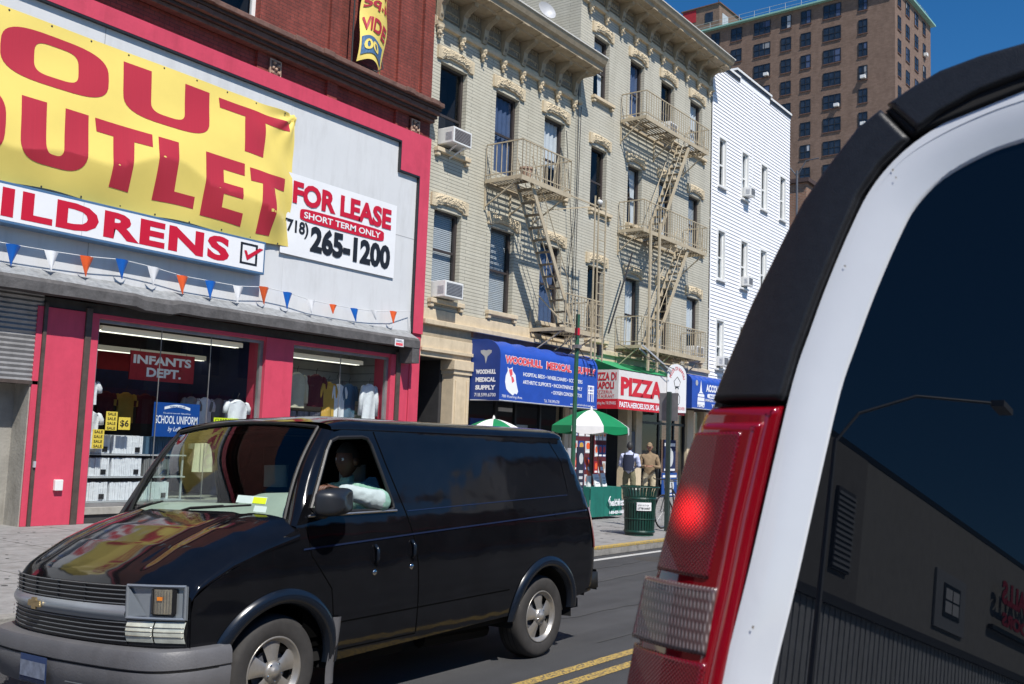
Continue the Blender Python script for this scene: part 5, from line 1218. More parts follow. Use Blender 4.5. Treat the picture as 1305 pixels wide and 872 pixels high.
# opposite side of the street
def opp(x0, x1, h, m, label, gable=False):
    t = empty('row_building', ((x0+x1)/2, -9.2, 0), label, 'building')
    g = MB(); g.box(x0, x1-0.05, -20, -9.2, 0, h, m)
    if gable: g.add([(x0, -9.2, h), (x1-0.05, -9.2, h), ((x0+x1)/2, -9.2, h+2.0), (x0, -20, h), (x1-0.05, -20, h), ((x0+x1)/2, -20, h+2.0)], [(0, 1, 2), (3, 5, 4), (0, 2, 5, 3), (1, 4, 5, 2)], m)
    else: g.box(x0, x1-0.05, -9.5, -8.9, h, h+0.35, 'brownstone')
    g.build('wall', t)
    x = x0+0.9
    while x < x1-1.8:
        z = 4.6
        while z < h-2.2:
            q = MB(); q.box(x, x+1.0, -9.22, -9.17, z, z+1.8, 'tower_window'); q.box(x-0.05, x+1.05, -9.17, -9.1, z-0.1, z, 'trim'); q.build('window', t); z += 3.2
        x += 2.2
    q = MB(); q.box(x0+0.3, x1-0.5, -9.25, -9.16, 0.6, 3.0, 'tower_window'); q.box(x0+0.2, x1-0.3, -9.3, -8.4, 3.2, 3.6, 'awning_red'); q.build('shop_front', t)
opp(-40, -26, 9.0, 'grey_render_b', 'plain grey block opposite, farthest left'); opp(-26, -14, 7.0, 'brown_brick', 'low brown brick building opposite'); opp(-14, -3, 6.4, 'grey_render', 'low grey building opposite the van')
opp(-3, 6, 5.6, 'brown_brick', 'brown brick shop building straight behind the camera'); opp(6, 15, 5.4, 'red_brick', 'red brick building opposite the van rear'); opp(15, 22, 5.8, 'brown_brick', 'low brown building opposite the medical shop'); opp(22, 27.5, 6.6, 'red_brick', 'small red building opposite the parasol')
opp(27.5, 36, 8.4, 'grey_render', 'tall pale grey building opposite the pizzeria'); opp(36, 46, 7.6, 'brown_brick', 'brown building opposite the clapboard house'); opp(46, 70, 9.0, 'grey_render_b', 'long grey building opposite, farthest right')

# ================================================================ people
def skin_mesh(pts, edges, sub=3):
    """pts: list of (co, radius, tagname)"""
    me = bpy.data.meshes.new('b'); me.from_pydata([p[0] for p in pts], edges, []); ob = bpy.data.objects.new('b', me); col.objects.link(ob)
    md = ob.modifiers.new('s', 'SKIN'); md.use_smooth_shade = True
    for i, p in enumerate(pts):
        r = p[1] if isinstance(p[1], tuple) else (p[1], p[1]); me.skin_vertices[0].data[i].radius = r
    me.skin_vertices[0].data[0].use_root = True
    s = ob.modifiers.new('u', 'SUBSURF'); s.levels = sub; s.render_levels = sub
    bpy.context.view_layer.update()
    m2 = bpy.data.meshes.new_from_object(ob.evaluated_get(bpy.context.evaluated_depsgraph_get()))
    vs = [v.co.copy() for v in m2.vertices]; fs = [tuple(p.vertices) for p in m2.polygons]
    bpy.data.objects.remove(ob); bpy.data.meshes.remove(me); bpy.data.meshes.remove(m2)
    return vs, fs
def seg_d(p, a, b):
    ab = b-a; t = max(0, min(1, (p-a).dot(ab)/max(1e-9, ab.dot(ab)))); return (p-(a+ab*t)).length
def head_mesh(mb, c, f, m, s=1.0, up=Vector((0, 0, 1))):
    """head with face; f = facing dir"""
    f = Vector(f).normalized(); r = f.cross(up).normalized(); u = r.cross(f); nu, nv = 28, 20; vs = []
    for j in range(nv+1):
        th = math.pi*j/nv
        for i in range(nu):
            ph = 2*math.pi*i/nu; a = math.sin(th)*math.cos(ph); b = math.sin(th)*math.sin(ph); h = math.cos(th)
            x = a*0.098; y = b*0.076; z = h*0.120
            if h < -0.1: k = (-h-0.1)/0.9; y *= 1-0.38*k; x = x*(1-0.22*k)+0.012*k
            if a > 0:
                n_ = math.exp(-((b/0.16)**2+((h+0.12)/0.2)**2)); x += 0.024*n_          # nose
                x -= 0.010*math.exp(-(((abs(b)-0.36)/0.17)**2+((h-0.10)/0.13)**2))          # eye sockets
                x += 0.007*math.exp(-((b/0.3)**2+((h+0.48)/0.09)**2)); x -= 0.004*math.exp(-((b/0.3)**2+((h+0.40)/0.04)**2))
                x += 0.008*math.exp(-((b/0.25)**2+((h+0.82)/0.15)**2)); x += 0.004*math.exp(-((abs(b)/0.5)**2+((h-0.28)/0.06)**2))
            vs.append(Vector(c)+(f*x+r*y+u*z)*s)
    fs = [(j*nu+i, j*nu+(i+1) % nu, (j+1)*nu+(i+1) % nu, (j+1)*nu+i) for j in range(nv) for i in range(nu)]
    mb.add(vs, fs, m)
    for sg in (-1, 1):
        mb.lathe([(0.0, -0.012), (0.028*s, -0.008), (0.03*s, 0.0), (0.0, 0.006)], Vector(c)+(r*sg*0.078-f*0.004-u*0.006)*s, r, m, n=10, u=u)
        e = Vector(c)+(f*0.079+r*sg*0.030+u*0.012)*s; mb.lathe([(0.0, 0.012*s), (0.009*s, 0.008*s), (0.012*s, 0.0), (0.0, -0.01*s)], e, f, 'text_white', n=8); mb.lathe([(0.0, 0.0135*s), (0.005*s, 0.0125*s)], e, f, 'wire', n=7)
def hair_mesh(mb, c, f, m, s=1.0, cap=False):
    f = Vector(f).normalized(); up = Vector((0, 0, 1)); r = f.cross(up).normalized(); u = r.cross(f); nu, nv = 26, 10; vs = []
    for j in range(nv+1):
        for i in range(nu):
            ph = 2*math.pi*i/nu; lim = 1.15 if math.cos(ph) > 0.3 else 1.95; th = lim*j/nv
            a = math.sin(th)*math.cos(ph); b = math.sin(th)*math.sin(ph); h = math.cos(th); k = 1.09+0.02*noise.noise(Vector((a*9, b*9, h*9)))
            vs.append(Vector(c)+(f*(a*0.098-0.004)+r*b*0.076+u*(h*0.120+0.003))*s*k)
    mb.add(vs, [(j*nu+i, j*nu+(i+1) % nu, (j+1)*nu+(i+1) % nu, (j+1)*nu+i) for j in range(nv) for i in range(nu)], m)
    if cap: mb.prism([(0.07, -0.06), (0.15, -0.045), (0.17, 0), (0.15, 0.045), (0.07, 0.06)], lambda a, b, d: Vector(c)+(f*a+r*b+u*(0.055+d-0.15*(a-0.07)))*s, 0, 0.008, m)
def hand(mb, wrist, d, palm_n, m, s=1.0, curl=0.6):
    """five fingers closing; d = direction of the hand, palm_n = direction the palm faces"""
    d = Vector(d).normalized(); n = Vector(palm_n); n = (n-d*n.dot(d)).normalized(); sdir = d.cross(n)
    w = Vector(wrist)
    mb.grid(lambda a, b: w+d*(b*0.095*s)+sdir*(math.cos(a*6.2832)*0.040*s*(0.75+0.25*math.sin(b*3.14)+0.1*b))+n*(math.sin(a*6.2832)*0.015*s), 14, 6, m)
    for i, (o, L) in enumerate(((-0.03, 0.068), (-0.01, 0.078), (0.011, 0.074), (0.031, 0.06))):
        p0 = w+d*0.085*s+sdir*o*s; pts = [p0]; a = 0.15
        for k, fr in enumerate((0.45, 0.32, 0.23)):
            a += curl*(0.7 if k == 0 else 1.0)*0.8; pts.append(pts[-1]+(d*math.cos(a)+n*math.sin(a))*L*s*fr)
        mb.tube(pts, [0.0095*s, 0.009*s, 0.008*s, 0.006*s], m, n=8)
    p0 = w+d*0.025*s-sdir*0.034*s; pts = [p0, p0+(-sdir*0.022+d*0.022+n*0.012)*s, p0+(-sdir*0.026+d*0.05+n*0.03)*s, p0+(-sdir*0.012+d*0.068+n*0.042)*s]
    mb.tube(pts, [0.013*s, 0.011*s, 0.0095*s, 0.007*s], m, n=8)
def person(loc, rot, J, label, mats, facing_head, hair='wire', cap=False, group=None, radii=None):
    """J: dict joint -> (x,y,z) local (x right, y forward, z up); mats: top, sleeve, legs, shoe, skin"""
    t = empty('person', loc, label, 'person', group)
    Rm = Matrix.Rotation(rot, 3, 'Z'); L = Vector(loc)
    P = {k: L+Rm @ Vector(v) for k, v in J.items()}
    rad = dict(pelvis=(0.155, 0.12), waist=(0.145, 0.11), chest=(0.17, 0.12), upch=(0.14, 0.10), neck=0.055, headb=0.06, shL=0.075, elL=0.052, wrL=0.034, shR=0.075, elR=0.052, wrR=0.034, hipL=0.10, knL=0.066, anL=0.045, toL=0.04, hipR=0.10, knR=0.066, anR=0.045, toR=0.04)
    rad.update(radii or {})
    names = [k for k in rad if k in P]; idx = {k: i for i, k in enumerate(names)}
    E = [('pelvis', 'waist'), ('waist', 'chest'), ('chest', 'upch'), ('upch', 'neck'), ('neck', 'headb')]
    for s in 'LR': E += [('upch', 'sh'+s), ('sh'+s, 'el'+s), ('el'+s, 'wr'+s), ('pelvis', 'hip'+s), ('hip'+s, 'kn'+s), ('kn'+s, 'an'+s), ('an'+s, 'to'+s)]
    E = [e for e in E if e[0] in idx and e[1] in idx]
    vs, fs = skin_mesh([(P[k], rad[k], k) for k in names], [(idx[a], idx[b]) for a, b in E])
    reg = {}
    def cls(a, b):
        if 'an' in a[:2] or b[:2] == 'to': return mats['shoe']
        if a[:2] in ('hi', 'kn') or (a == 'pelvis' and b[:3] == 'hip'): return mats['legs']
        if a[:2] == 'sh': return mats['top']
        if a[:2] == 'el': return mats['sleeve']
        if a == 'neck': return mats['skin']
        return mats['top']
    vs = [v+Vector((noise.noise(v*14), noise.noise(v*14+Vector((5, 0, 0))), noise.noise(v*14+Vector((0, 7, 0)))))*0.010+Vector((noise.noise(v*38), noise.noise(v*38+Vector((5, 0, 0))), noise.noise(v*38+Vector((0, 7, 0)))))*0.006 for v in vs]
    mb = MB(); mb.add(vs, [], mats['skin'])
    for f in fs:
        c = sum((vs[i] for i in f), Vector())/len(f); best = min(E, key=lambda e: seg_d(c, P[e[0]], P[e[1]])-0.3*(rad[e[0]][0] if isinstance(rad[e[0]], tuple) else rad[e[0]]))
        mb.f.append(f); mb.m.append(mb.mi(cls(*best)))
    hc = P['headb']+Vector((0, 0, 0.10))
    fh = Rm @ Vector(facing_head); head_mesh(mb, hc, fh, mats['skin'])
    for s in 'LR':
        if 'wr'+s in P: dd = P['wr'+s]-P['el'+s]; hand(mb, P['wr'+s], dd, Vector((0, 0, -1)) if abs(dd.normalized().z) < 0.8 else Rm @ Vector((1 if s == 'L' else -1, 0, 0)), mats['skin'])
    mb.build('body', t, smooth=True)
    h = MB(); hair_mesh(h, hc, fh, hair, cap=cap); h.build('cap' if cap else 'hair', t, smooth=True)
    return t, P
mat('cloth_khaki', (0.16, 0.15, 0.09), 0.85, var=0.15, bump=0.4, bscale=12); mat('cloth_brown', (0.24, 0.17, 0.10), 0.85, var=0.15, bump=0.5, bscale=12); mat('cloth_beige', (0.50, 0.42, 0.28), 0.85, var=0.1, bump=0.4, bscale=12)
mat('shirt_white_shaded', (0.50, 0.54, 0.72), 0.85, var=0.06, bump=0.5, bscale=10); mat('shirt_mint', (0.25, 0.45, 0.36), 0.8, var=0.05, bump=0.6, bscale=9); mat('shirt_cuff', (0.42, 0.50, 0.50), 0.8, var=0.05, bump=0.4, bscale=12)  # pedestrian's shirt is white cloth with bluish shade put into its colour
base = dict(pelvis=(0, 0, 0.95), waist=(0, 0.0, 1.08), chest=(0, 0.0, 1.25), upch=(0, -0.01, 1.40), neck=(0, 0, 1.50), headb=(0, 0.015, 1.56), shL=(-0.19, 0, 1.41), shR=(0.19, 0, 1.41), hipL=(-0.10, 0, 0.90), knL=(-0.11, 0.03, 0.50), anL=(-0.11, -0.01, 0.09), toL=(-0.12, 0.14, 0.04), hipR=(0.10, 0, 0.90), knR=(0.11, 0.01, 0.50), anR=(0.11, -0.03, 0.09), toR=(0.12, 0.12, 0.04))
J = dict(base, elL=(-0.26, 0.03, 1.14), wrL=(-0.14, 0.24, 1.12), elR=(0.26, 0.03, 1.14), wrR=(0.14, 0.26, 1.14))
pw, PW = person((23.60, 13.15, SW), R_(-70), J, 'person in a shade-tinted white shirt with dark backpack straps facing the person in brown', dict(top='shirt_white_shaded', sleeve='shirt_white_shaded', legs='cloth_khaki', shoe='wire', skin='skin_dark'), (0, 1, -0.1))
J = dict(base, elL=(-0.27, 0.06, 1.12), wrL=(-0.10, 0.30, 1.16), elR=(0.27, 0.06, 1.12), wrR=(0.10, 0.32, 1.16), chest=(0, 0.04, 1.22), waist=(0, 0.06, 1.06))
pb, PB = person((24.15, 12.85, SW), R_(120), J, 'person in a brown jacket and cap standing behind the green litter bin', dict(top='cloth_brown', sleeve='cloth_brown', legs='cloth_beige', shoe='wire', skin='skin'), (0, 1, -0.15), hair='cloth_brown', cap=True)
bp = empty('backpack', (23.5, 13.1, 1.2), 'dark blue backpack worn over the shade-tinted white shirt', 'backpack')
g = MB(); o = Vector((23.60, 13.15, SW)); Rm = Matrix.Rotation(R_(-70), 3, 'Z')
def lb_(x, y, z): return o+Rm @ Vector((x, y, z))
g.grid(lambda a, b: lb_(0.15*math.cos(a*6.283)*(0.9+0.1*math.sin(b*3.1)), -0.20+0.08*math.sin(a*6.283), 1.02+0.42*b), 16, 8, 'shirt_navy'); g.build('bag', bp, smooth=True)
for s in (-1, 1):
    g = MB(); g.tube([lb_(s*0.11, -0.13, 1.40), lb_(s*0.12, -0.02, 1.50), lb_(s*0.13, 0.11, 1.42), lb_(s*0.15, 0.13, 1.25), lb_(s*0.17, 0.0, 1.10), lb_(s*0.12, -0.14, 1.06)], 0.018, 'shirt_navy'); g.build('strap', bp, smooth=True)

# ================================================================ street furniture
mat('bin_green', (0.006, 0.042, 0.030), 0.4, var=0.2, scale=8, dirt=0.3); mat('pole_grey', (0.03, 0.05, 0.045), 0.45, var=0.25, scale=8, dirt=0.3); mat('pole_green', (0.025, 0.10, 0.055), 0.45, var=0.25, scale=8, dirt=0.3); mat('sign_back', (0.22, 0.21, 0.215), 0.5, metal=0.3, var=0.15)
mat('cloth_green', (0.005, 0.13, 0.10), 0.7, var=0.12); mat('umb_green', (0.0, 0.20, 0.07), 0.6, var=0.1); mat('umb_white', (0.75, 0.74, 0.72), 0.6, var=0.05); mat('steel', (0.45, 0.45, 0.46), 0.35, metal=0.8, var=0.1); mat('rubber', (0.02, 0.02, 0.02), 0.8, var=0.2)
cx, cy = 16.80, 9.12
tb_ = empty('litter_bin', (cx, cy, SW), 'dark green slatted litter bin with flared rim on the pavement', 'litter bin')
g = MB(); n = 34
for k in range(n):
    a = 2*math.pi*k/n; prof = [(0.275, 0.06), (0.285, 0.35), (0.30, 0.70), (0.325, 0.82), (0.36, 0.89)]
    ca, sa = math.cos(a), math.sin(a)
    for i in range(4): g.bar((cx+prof[i][0]*ca, cy+prof[i][0]*sa, SW+prof[i][1]), (cx+prof[i+1][0]*ca, cy+prof[i+1][0]*sa, SW+prof[i+1][1]), 0.034, 0.006, 'bin_green', up=(ca, sa, 0))
g.build('slats', tb_)
g = MB()
for r, z, h in ((0.365, 0.885, 0.025), (0.305, 0.66, 0.05), (0.285, 0.05, 0.05), (0.29, 0.30, 0.02)):
    g = MB(); g.lathe([(r, z), (r+0.01, z+h/2), (r, z+h), (r-0.012, z+h), (r-0.012, z), (r, z)], (cx, cy, SW), (0, 0, 1), 'bin_green', n=36); g.build('hoop', tb_)
g = MB(); g.lathe([(0, 0.03), (0.27, 0.03), (0.27, 0.0)], (cx, cy, SW), (0, 0, 1), 'bin_green', n=30); g.build('bin_base', tb_)
g = MB(); g.lathe([(0.255, 0.05), (0.265, 0.60), (0.25, 0.60), (0.24, 0.06)], (cx, cy, SW), (0, 0, 1), 'wire', n=30); g.build('liner', tb_)
g = MB()
def sgm(a, b, r=0.309): 
    ang = lerp(R_(198), R_(252), a); return (cx+r*math.cos(ang), cy+r*math.sin(ang), SW+lerp(0.47, 0.62, b))
g.grid(lambda a, b: sgm(a, b), 12, 1, 'sign_white'); put_text(g, 'KEEP NEW YORK CITY CLEAN', 0.08, 0.8, 0.55, 0.75, 0, 'ac_grille', bold=0.0, mapf=lambda a, b: sgm(a, b, 0.312)); put_text(g, 'LITTER BASKET', 0.08, 0.92, 0.15, 0.4, 0, 'sign_black', bold=0.03, mapf=lambda a, b: sgm(a, b, 0.312)); g.build('sign_plate', tb_)

p1 = empty('sign_post', (13.93, 8.83, SW), 'green street sign post rising behind the van with red sticker near its top', 'sign post')
g = MB(); g.tube([(13.93, 8.83, SW), (13.97, 8.83, 3.95)], 0.036, 'pole_green', n=10); g.build('pole', p1)
g = MB(); g.bar((13.85, 8.76, 3.78), (14.10, 8.92, 3.78), 0.012, 0.46, 'pole_grey'); g.build('sign_plate', p1)
g = MB(); g.tube([(13.965, 8.83, 3.60), (13.965, 8.83, 3.72)], 0.045, 'sign_red'); g.box(13.90, 14.02, 8.77, 8.89, 3.38, 3.44, 'sign_back'); g.tube([(13.97, 8.8, 3.4), (14.15, 8.8, 3.25), (14.35, 8.8, 3.24)], 0.008, 'wire', n=5); g.build('clamp', p1)
p2 = empty('sign_post', (18.1, 9.2, SW), 'green sign post with blank grey back of a parking sign beside the litter bin', 'sign post')
g = MB(); g.box(18.06, 18.12, 9.17, 9.25, SW, 2.92, 'pole_grey'); g.build('pole', p2)
g = MB(); g.prism([(9.03, 2.34), (9.45, 2.34), (9.45, 2.90), (9.03, 2.90)], lambda u, v, d: (18.13+d, u, v), 0, 0.004, 'sign_back'); g.build('sign_plate', p2)

# bicycle
bk = empty('bicycle', (19.0, 9.55, SW), 'dark bicycle chained to the green sign post', 'bicycle')
bx0, bx1, by = 18.55, 19.58, 9.55
for xx in (bx0, bx1):
    g = MB(); g.lathe([(0.335, -0.018), (0.35, 0.0), (0.335, 0.018), (0.315, 0.012), (0.315, -0.012), (0.335, -0.018)], (xx, by, SW+0.35), (0, 1, 0), 'rubber', n=32)
    o = g.build('wheel', bk, smooth=True)
    g = MB(); g.lathe([(0.315, -0.008), (0.315, 0.008), (0.305, 0.0), (0.315, -0.008)], (xx, by, SW+0.35), (0, 1, 0), 'steel', n=32)
    for k in range(18): a = k*2*math.pi/18; g.tube([(xx, by+0.02*(-1)**k, SW+0.35), (xx+0.31*math.cos(a), by, SW+0.35+0.31*math.sin(a))], 0.0022, 'steel', n=4)
    g.build('rim', o)
g = MB(); z = SW; A_, B_, C_, D_ = (bx1, by, z+0.35), (19.12, by, z+0.30), (18.98, by, z+0.80), (bx0+0.10, by, z+0.82)
for a, b in ((B_, C_), (C_, D_), (B_, (bx0+0.13, by, z+0.72)), (A_, C_), (A_, B_), (D_, (bx0+0.16, by, z+0.66))): g.tube([a, b], 0.016, 'wire')
g.tube([(bx0+0.12, by, z+0.72), (bx0, by-0.04, z+0.35)], 0.012, 'wire'); g.tube([(bx0+0.12, by, z+0.72), (bx0, by+0.04, z+0.35)], 0.012, 'wire'); g.build('frame', bk)
g = MB(); g.tube([C_, (18.95, by, z+0.93)], 0.013, 'steel'); g.grid(lambda a, b: (18.82+0.26*a, by+(b-0.5)*0.15*(0.3+0.7*a), z+0.95+0.02*math.sin(b*3.1)), 8, 6, 'wire'); g.build('saddle', bk)
g = MB(); g.tube([D_, (bx0+0.05, by, z+1.0)], 0.013, 'steel'); g.tube([(bx0+0.12, by-0.28, z+1.02), (bx0+0.02, by-0.2, z+1.0), (bx0+0.05, by, z+1.0), (bx0+0.02, by+0.2, z+1.0), (bx0+0.12, by+0.28, z+1.02)], 0.012, 'wire'); g.build('handlebar', bk)
g = MB(); g.lathe([(0.0, -0.004), (0.09, -0.004), (0.09, 0.004), (0.0, 0.004)], (19.12, by-0.03, z+0.30), (0, 1, 0), 'steel', n=20); g.tube([(19.12, by-0.05, z+0.30), (19.2, by-0.06, z+0.15)], 0.01, 'steel'); g.tube([(19.12, by+0.05, z+0.30), (19.04, by+0.06, z+0.45)], 0.01, 'steel'); g.build('crank', bk)

# promo table with umbrella
tb2 = empty('promo_table', (20.0, 11.9, SW), 'folding table wrapped in a green cloth with white print under the umbrella', 'table')
X0, X1, Y0, Y1, Z = 19.15, 20.55, 11.65, 12.35, 0.86
g = MB(); g.box(X0, X1, Y0, Y1, Z-0.02, Z, 'ac_side'); g.build('table_top', tb2)
g = MB()
def skirt(a, b):
    per = a*4; fo = 0.025*math.sin(a*75)*(1-b)*1.0
    if a < 0.5: x = lerp(X0, X1, a*2); y = Y0-0.012-fo*0.6-0.05*(1-b)*abs(math.sin(a*30)); p = (x, y)
    else: p = (X1+0.012+fo*0.5, lerp(Y0, Y1, (a-0.5)*2))
    return (p[0]-0.0, p[1], lerp(SW+0.06, Z+0.003, b))
g.grid(skirt, 150, 10, 'cloth_green')
g.grid(lambda a, b: (X0-0.012-0.04*(1-b)*abs(math.sin(a*9)), lerp(Y0, Y1, a), lerp(SW+0.06, Z+0.003, b)), 40, 8, 'cloth_green')
g.add([(X0-0.01, Y0-0.01, Z+0.004), (X1+0.01, Y0-0.01, Z+0.004), (X1+0.01, Y1, Z+0.004), (X0-0.01, Y1, Z+0.004)], [(0, 1, 2, 3)], 'cloth_green')
put_text(g, 'healthfirst', 19.85, 20.5, 0.44, 0.60, Y0-0.10, 'text_white', bold=0.03); put_text(g, '1-800-829-1000', 19.85, 20.5, 0.26, 0.33, Y0-0.10, 'text_white', bold=0.04); g.tube([(19.88, Y0-0.1, 0.66), (19.80, Y0-0.1, 0.56), (19.86, Y0-0.1, 0.46)], 0.01, 'text_white', n=4)
g.build('table_cloth', tb2, smooth=True)
for i, (xx, ww, hh, m, lb) in enumerate(((19.55, 0.22, 0.28, 'sign_white', 'white leaflet holder left on the green table'), (19.88, 0.18, 0.30, 'sign_white', 'white leaflet holder right on the green table'), (19.42, 0.12, 0.42, 'pennant_orange', 'orange and white brochure rack left of the umbrella pole'), (19.98, 0.16, 0.44, 'pennant_orange', 'orange and white brochure rack right of the umbrella pole'))):
    g = MB(); yy = 11.75+0.12*(i > 1); zz = Z+0.01+(0.24 if i > 1 else 0)
    g.prism([(0, 0), (ww, 0), (ww, hh), (0, hh)], lambda u, v, d, xx=xx, yy=yy, zz=zz: (xx+u, yy+v*0.25+d, zz+v), 0, 0.03, m)
    if i > 1:
        g.prism([(0.02, 0.12), (ww-0.02, 0.12), (ww-0.02, 0.2), (0.02, 0.2)], lambda u, v, d, xx=xx, yy=yy, zz=zz: (xx+u, yy+v*0.25-0.004, zz+v), 0, 0, 'sign_white', sides=False, back=False); g.box(xx, xx+ww, yy, yy+0.06, Z, zz, 'sign_white')
        g.prism(ring(ww/2, 0.3, 0.05, 0.06, 1), lambda u, v, d, xx=xx, yy=yy, zz=zz: (xx+u, yy+v*0.25-0.005, zz+v), 0, 0, 'sign_red', sides=False, back=False)
    else:
        for k in range(3): g.prism([(0.03, 0.06+k*0.06), (ww-0.03, 0.06+k*0.06), (ww-0.03, 0.08+k*0.06), (0.03, 0.08+k*0.06)], lambda u, v, d, xx=xx, yy=yy, zz=zz: (xx+u, yy+v*0.25-0.004, zz+v), 0, 0, 'ac_side', sides=False, back=False)
    tag(g.build('brochure_rack'), lb, 'brochure rack')
def umbrella(cx, cy, zt, r, drop, label, start=0.0):
    t = empty('parasol', (cx, cy, SW), label, 'umbrella', 'green and white parasols')
    g = MB(); g.tube([(cx, cy, SW), (cx, cy, zt+0.02)], 0.019, 'frame_brown'); g.build('pole', t)
    g = MB(); g.lathe([(0, 0.0), (0.22, 0.0), (0.22, 0.06), (0.05, 0.1), (0.0, 0.1)], (cx, cy, SW), (0, 0, 1), 'wire'); g.build('base', t)
    n = 8
    for k in range(n):
        a0 = start+2*math.pi*k/n; a1 = start+2*math.pi*(k+1)/n; m = 'umb_green' if k % 2 else 'umb_white'
        def pt(a, b, a0=a0, a1=a1):
            c0 = Vector((math.cos(a0), math.sin(a0))); c1 = Vector((math.cos(a1), math.sin(a1))); p = c0.lerp(c1, a)*r*b
            z = zt-drop*b**1.7+0.0; sag = 0.03*math.sin(a*math.pi)*b
            return (cx+p.x, cy+p.y, z-sag*0.3)
        def val(a, b, a0=a0, a1=a1):
            c0 = Vector((math.cos(a0), math.sin(a0))); c1 = Vector((math.cos(a1), math.sin(a1))); p = c0.lerp(c1, a)*r*(1.0+0.01*b)
            return (cx+p.x, cy+p.y, zt-drop-b*(0.13+0.05*abs(math.sin(a*math.pi))))
        g = MB(); g.grid(pt, 8, 10, m); g.grid(val, 8, 2, m); g.build('canopy_panel', t, smooth=True, angle=30)
    g = MB()
    for k in range(n): a = start+2*math.pi*k/n; g.tube([(cx, cy, zt-0.05), (cx+math.cos(a)*r*0.98, cy+math.sin(a)*r*0.98, zt-drop-0.02)], 0.006, 'steel', n=4); g.tube([(cx, cy, zt-0.5), (cx+math.cos(a)*r*0.5, cy+math.sin(a)*r*0.5, zt-drop*0.35-0.03)], 0.006, 'steel', n=4)
    g.build('rib', t)
    g = MB(); g.lathe([(0, 0.09), (0.025, 0.05), (0.035, 0.0)], (cx, cy, zt), (0, 0, 1), 'umb_white', n=10); g.build('finial', t)
umbrella(19.52, 11.9, 2.60, 0.92, 0.38, 'green and white parasol over the promo table in front of the pizzeria', start=R_(-128+42))
umbrella(18.35, 13.8, 2.32, 0.60, 0.20, 'small green and white parasol whose top just shows above the van roof', start=R_(-100))
# menu boards and posters
def poster(x0, x1, z0, z1, y, label, kind, name='poster'):
    g = MB(); rr = random.Random(hash(label) & 255 if False else int(x0*37))
    g.box(x0, x1, y, y+0.03, z0, z1, {'menu': 'shirt_maroon', 'blue': 'poster_blue', 'dark': 'interior_blue'}[kind])
    if kind == 'menu':
        n = 4; m = 3
        for i in range(m):
            for j in range(n):
                cx_ = lerp(x0, x1, (i+0.5)/m); cz = lerp(z0, z1, (j+0.5)/n); w_ = (x1-x0)/m*0.42; h_ = (z1-z0)/n*0.36
                g.box(cx_-w_, cx_+w_, y-0.006, y, cz-h_, cz+h_, rr.choice(('poster_blue', 'curtain', 'interior_red', 'curtain')))
                g.prism(ring(cx_, cz+h_*0.2, w_*0.7, h_*0.55, 0.8, 16), lambda u, v, d: (u, y-0.008, v), 0, 0, rr.choice(('pennant_orange', 'tan_stone', 'sign_red', 'shirt_mustard')), sides=False, back=False)
                g.box(cx_-w_*0.8, cx_+w_*0.8, y-0.009, y-0.006, cz-h_*0.9, cz-h_*0.6, 'sign_white')
    else:
        g.prism(ring((x0+x1)/2, lerp(z0, z1, 0.45), (x1-x0)*0.3, (z1-z0)*0.3, 0.9, 18), lambda u, v, d: (u, y-0.004, v), 0, 0, 'curtain', sides=False, back=False); g.box(x0+0.05, x1-0.05, y-0.006, y, z1-(z1-z0)*0.2, z1-(z1-z0)*0.1, 'sign_white'); g.box(x0+0.05, x1-0.05, y-0.006, y, z0+0.04, z0+(z1-z0)*0.1, 'sign_white')
    tag(g.build(name), label, 'poster')
poster(24.95, 26.1, 0.5, 2.5, D+0.03, 'tall menu board with food pictures left of the pizzeria door', 'menu')
poster(26.2, 26.9, 0.4, 2.4, D-0.02, 'second narrower menu board with food pictures by the pizzeria door', 'menu')
poster(30.85, 31.75, 1.0, 2.1, D+0.02, 'dark blue picture poster inside the tax office window', 'dark'); poster(30.5, 31.6, SW+0.02, 0.98, D-0.12, 'blue poster leaning low against the tax office window', 'blue')
t = empty('sandwich_board', (17.9, 11.3, SW), 'narrow blue and white board standing left of the green table', 'board')
g = MB(); g.box(18.35, 18.62, 11.5, 11.53, 0.6, 1.75, 'shirt_navy'); g.prism(ring(18.49, 1.5, 0.08, 0.12, 1), lambda u, v, d: (u, 11.495, v), 0, 0, 'curtain', sides=False, back=False)
for k in range(4): g.box(18.42, 18.56, 11.492, 11.5, 0.8+k*0.13, 0.86+k*0.13, 'curtain')
g.box(18.05, 18.34, 11.55, 11.58, 0.6, 1.72, 'ac_side'); g.build('board', t); g = MB(); g.box(18.35, 18.38, 11.5, 11.9, SW, 0.6, 'ac_side'); g.box(18.6, 18.63, 11.5, 11.9, SW, 0.6, 'ac_side'); g.box(18.05, 18.08, 11.55, 11.9, SW, 0.6, 'ac_side'); g.build('leg', t)
# cables on the facade
for i, pts in enumerate(([(24.55, D-0.1, 13.0), (24.6, D-0.12, 9.0), (24.3, D-0.12, 7.0), (24.5, D-0.1, 4.8)], [(24.75, D-0.1, 12.0), (24.7, D-0.1, 8.0), (24.75, D-0.1, 4.8)], [(23.9, D-0.15, 11.0), (24.35, D-0.25, 6.5), (24.2, D-0.2, 4.9)])):
    g = MB(); g.tube([tuple(p) for p in catmull(pts, 6)], 0.012, 'wire', n=5); tag(g.build('cable'), ['black cable running down the joint of the two cream buildings, left one', 'thin cable running straight down the joint of the cream buildings', 'slack cable behind the drop ladder'][i], 'cable')
g = MB(); g.tube([(27.0, D-0.3, 5.0), (27.6, 14.8, 4.6), (29.0, 14.6, 4.35)], 0.012, 'wire', n=5); tag(g.build('cable'), 'sagging cable above the green pizza awning', 'cable')
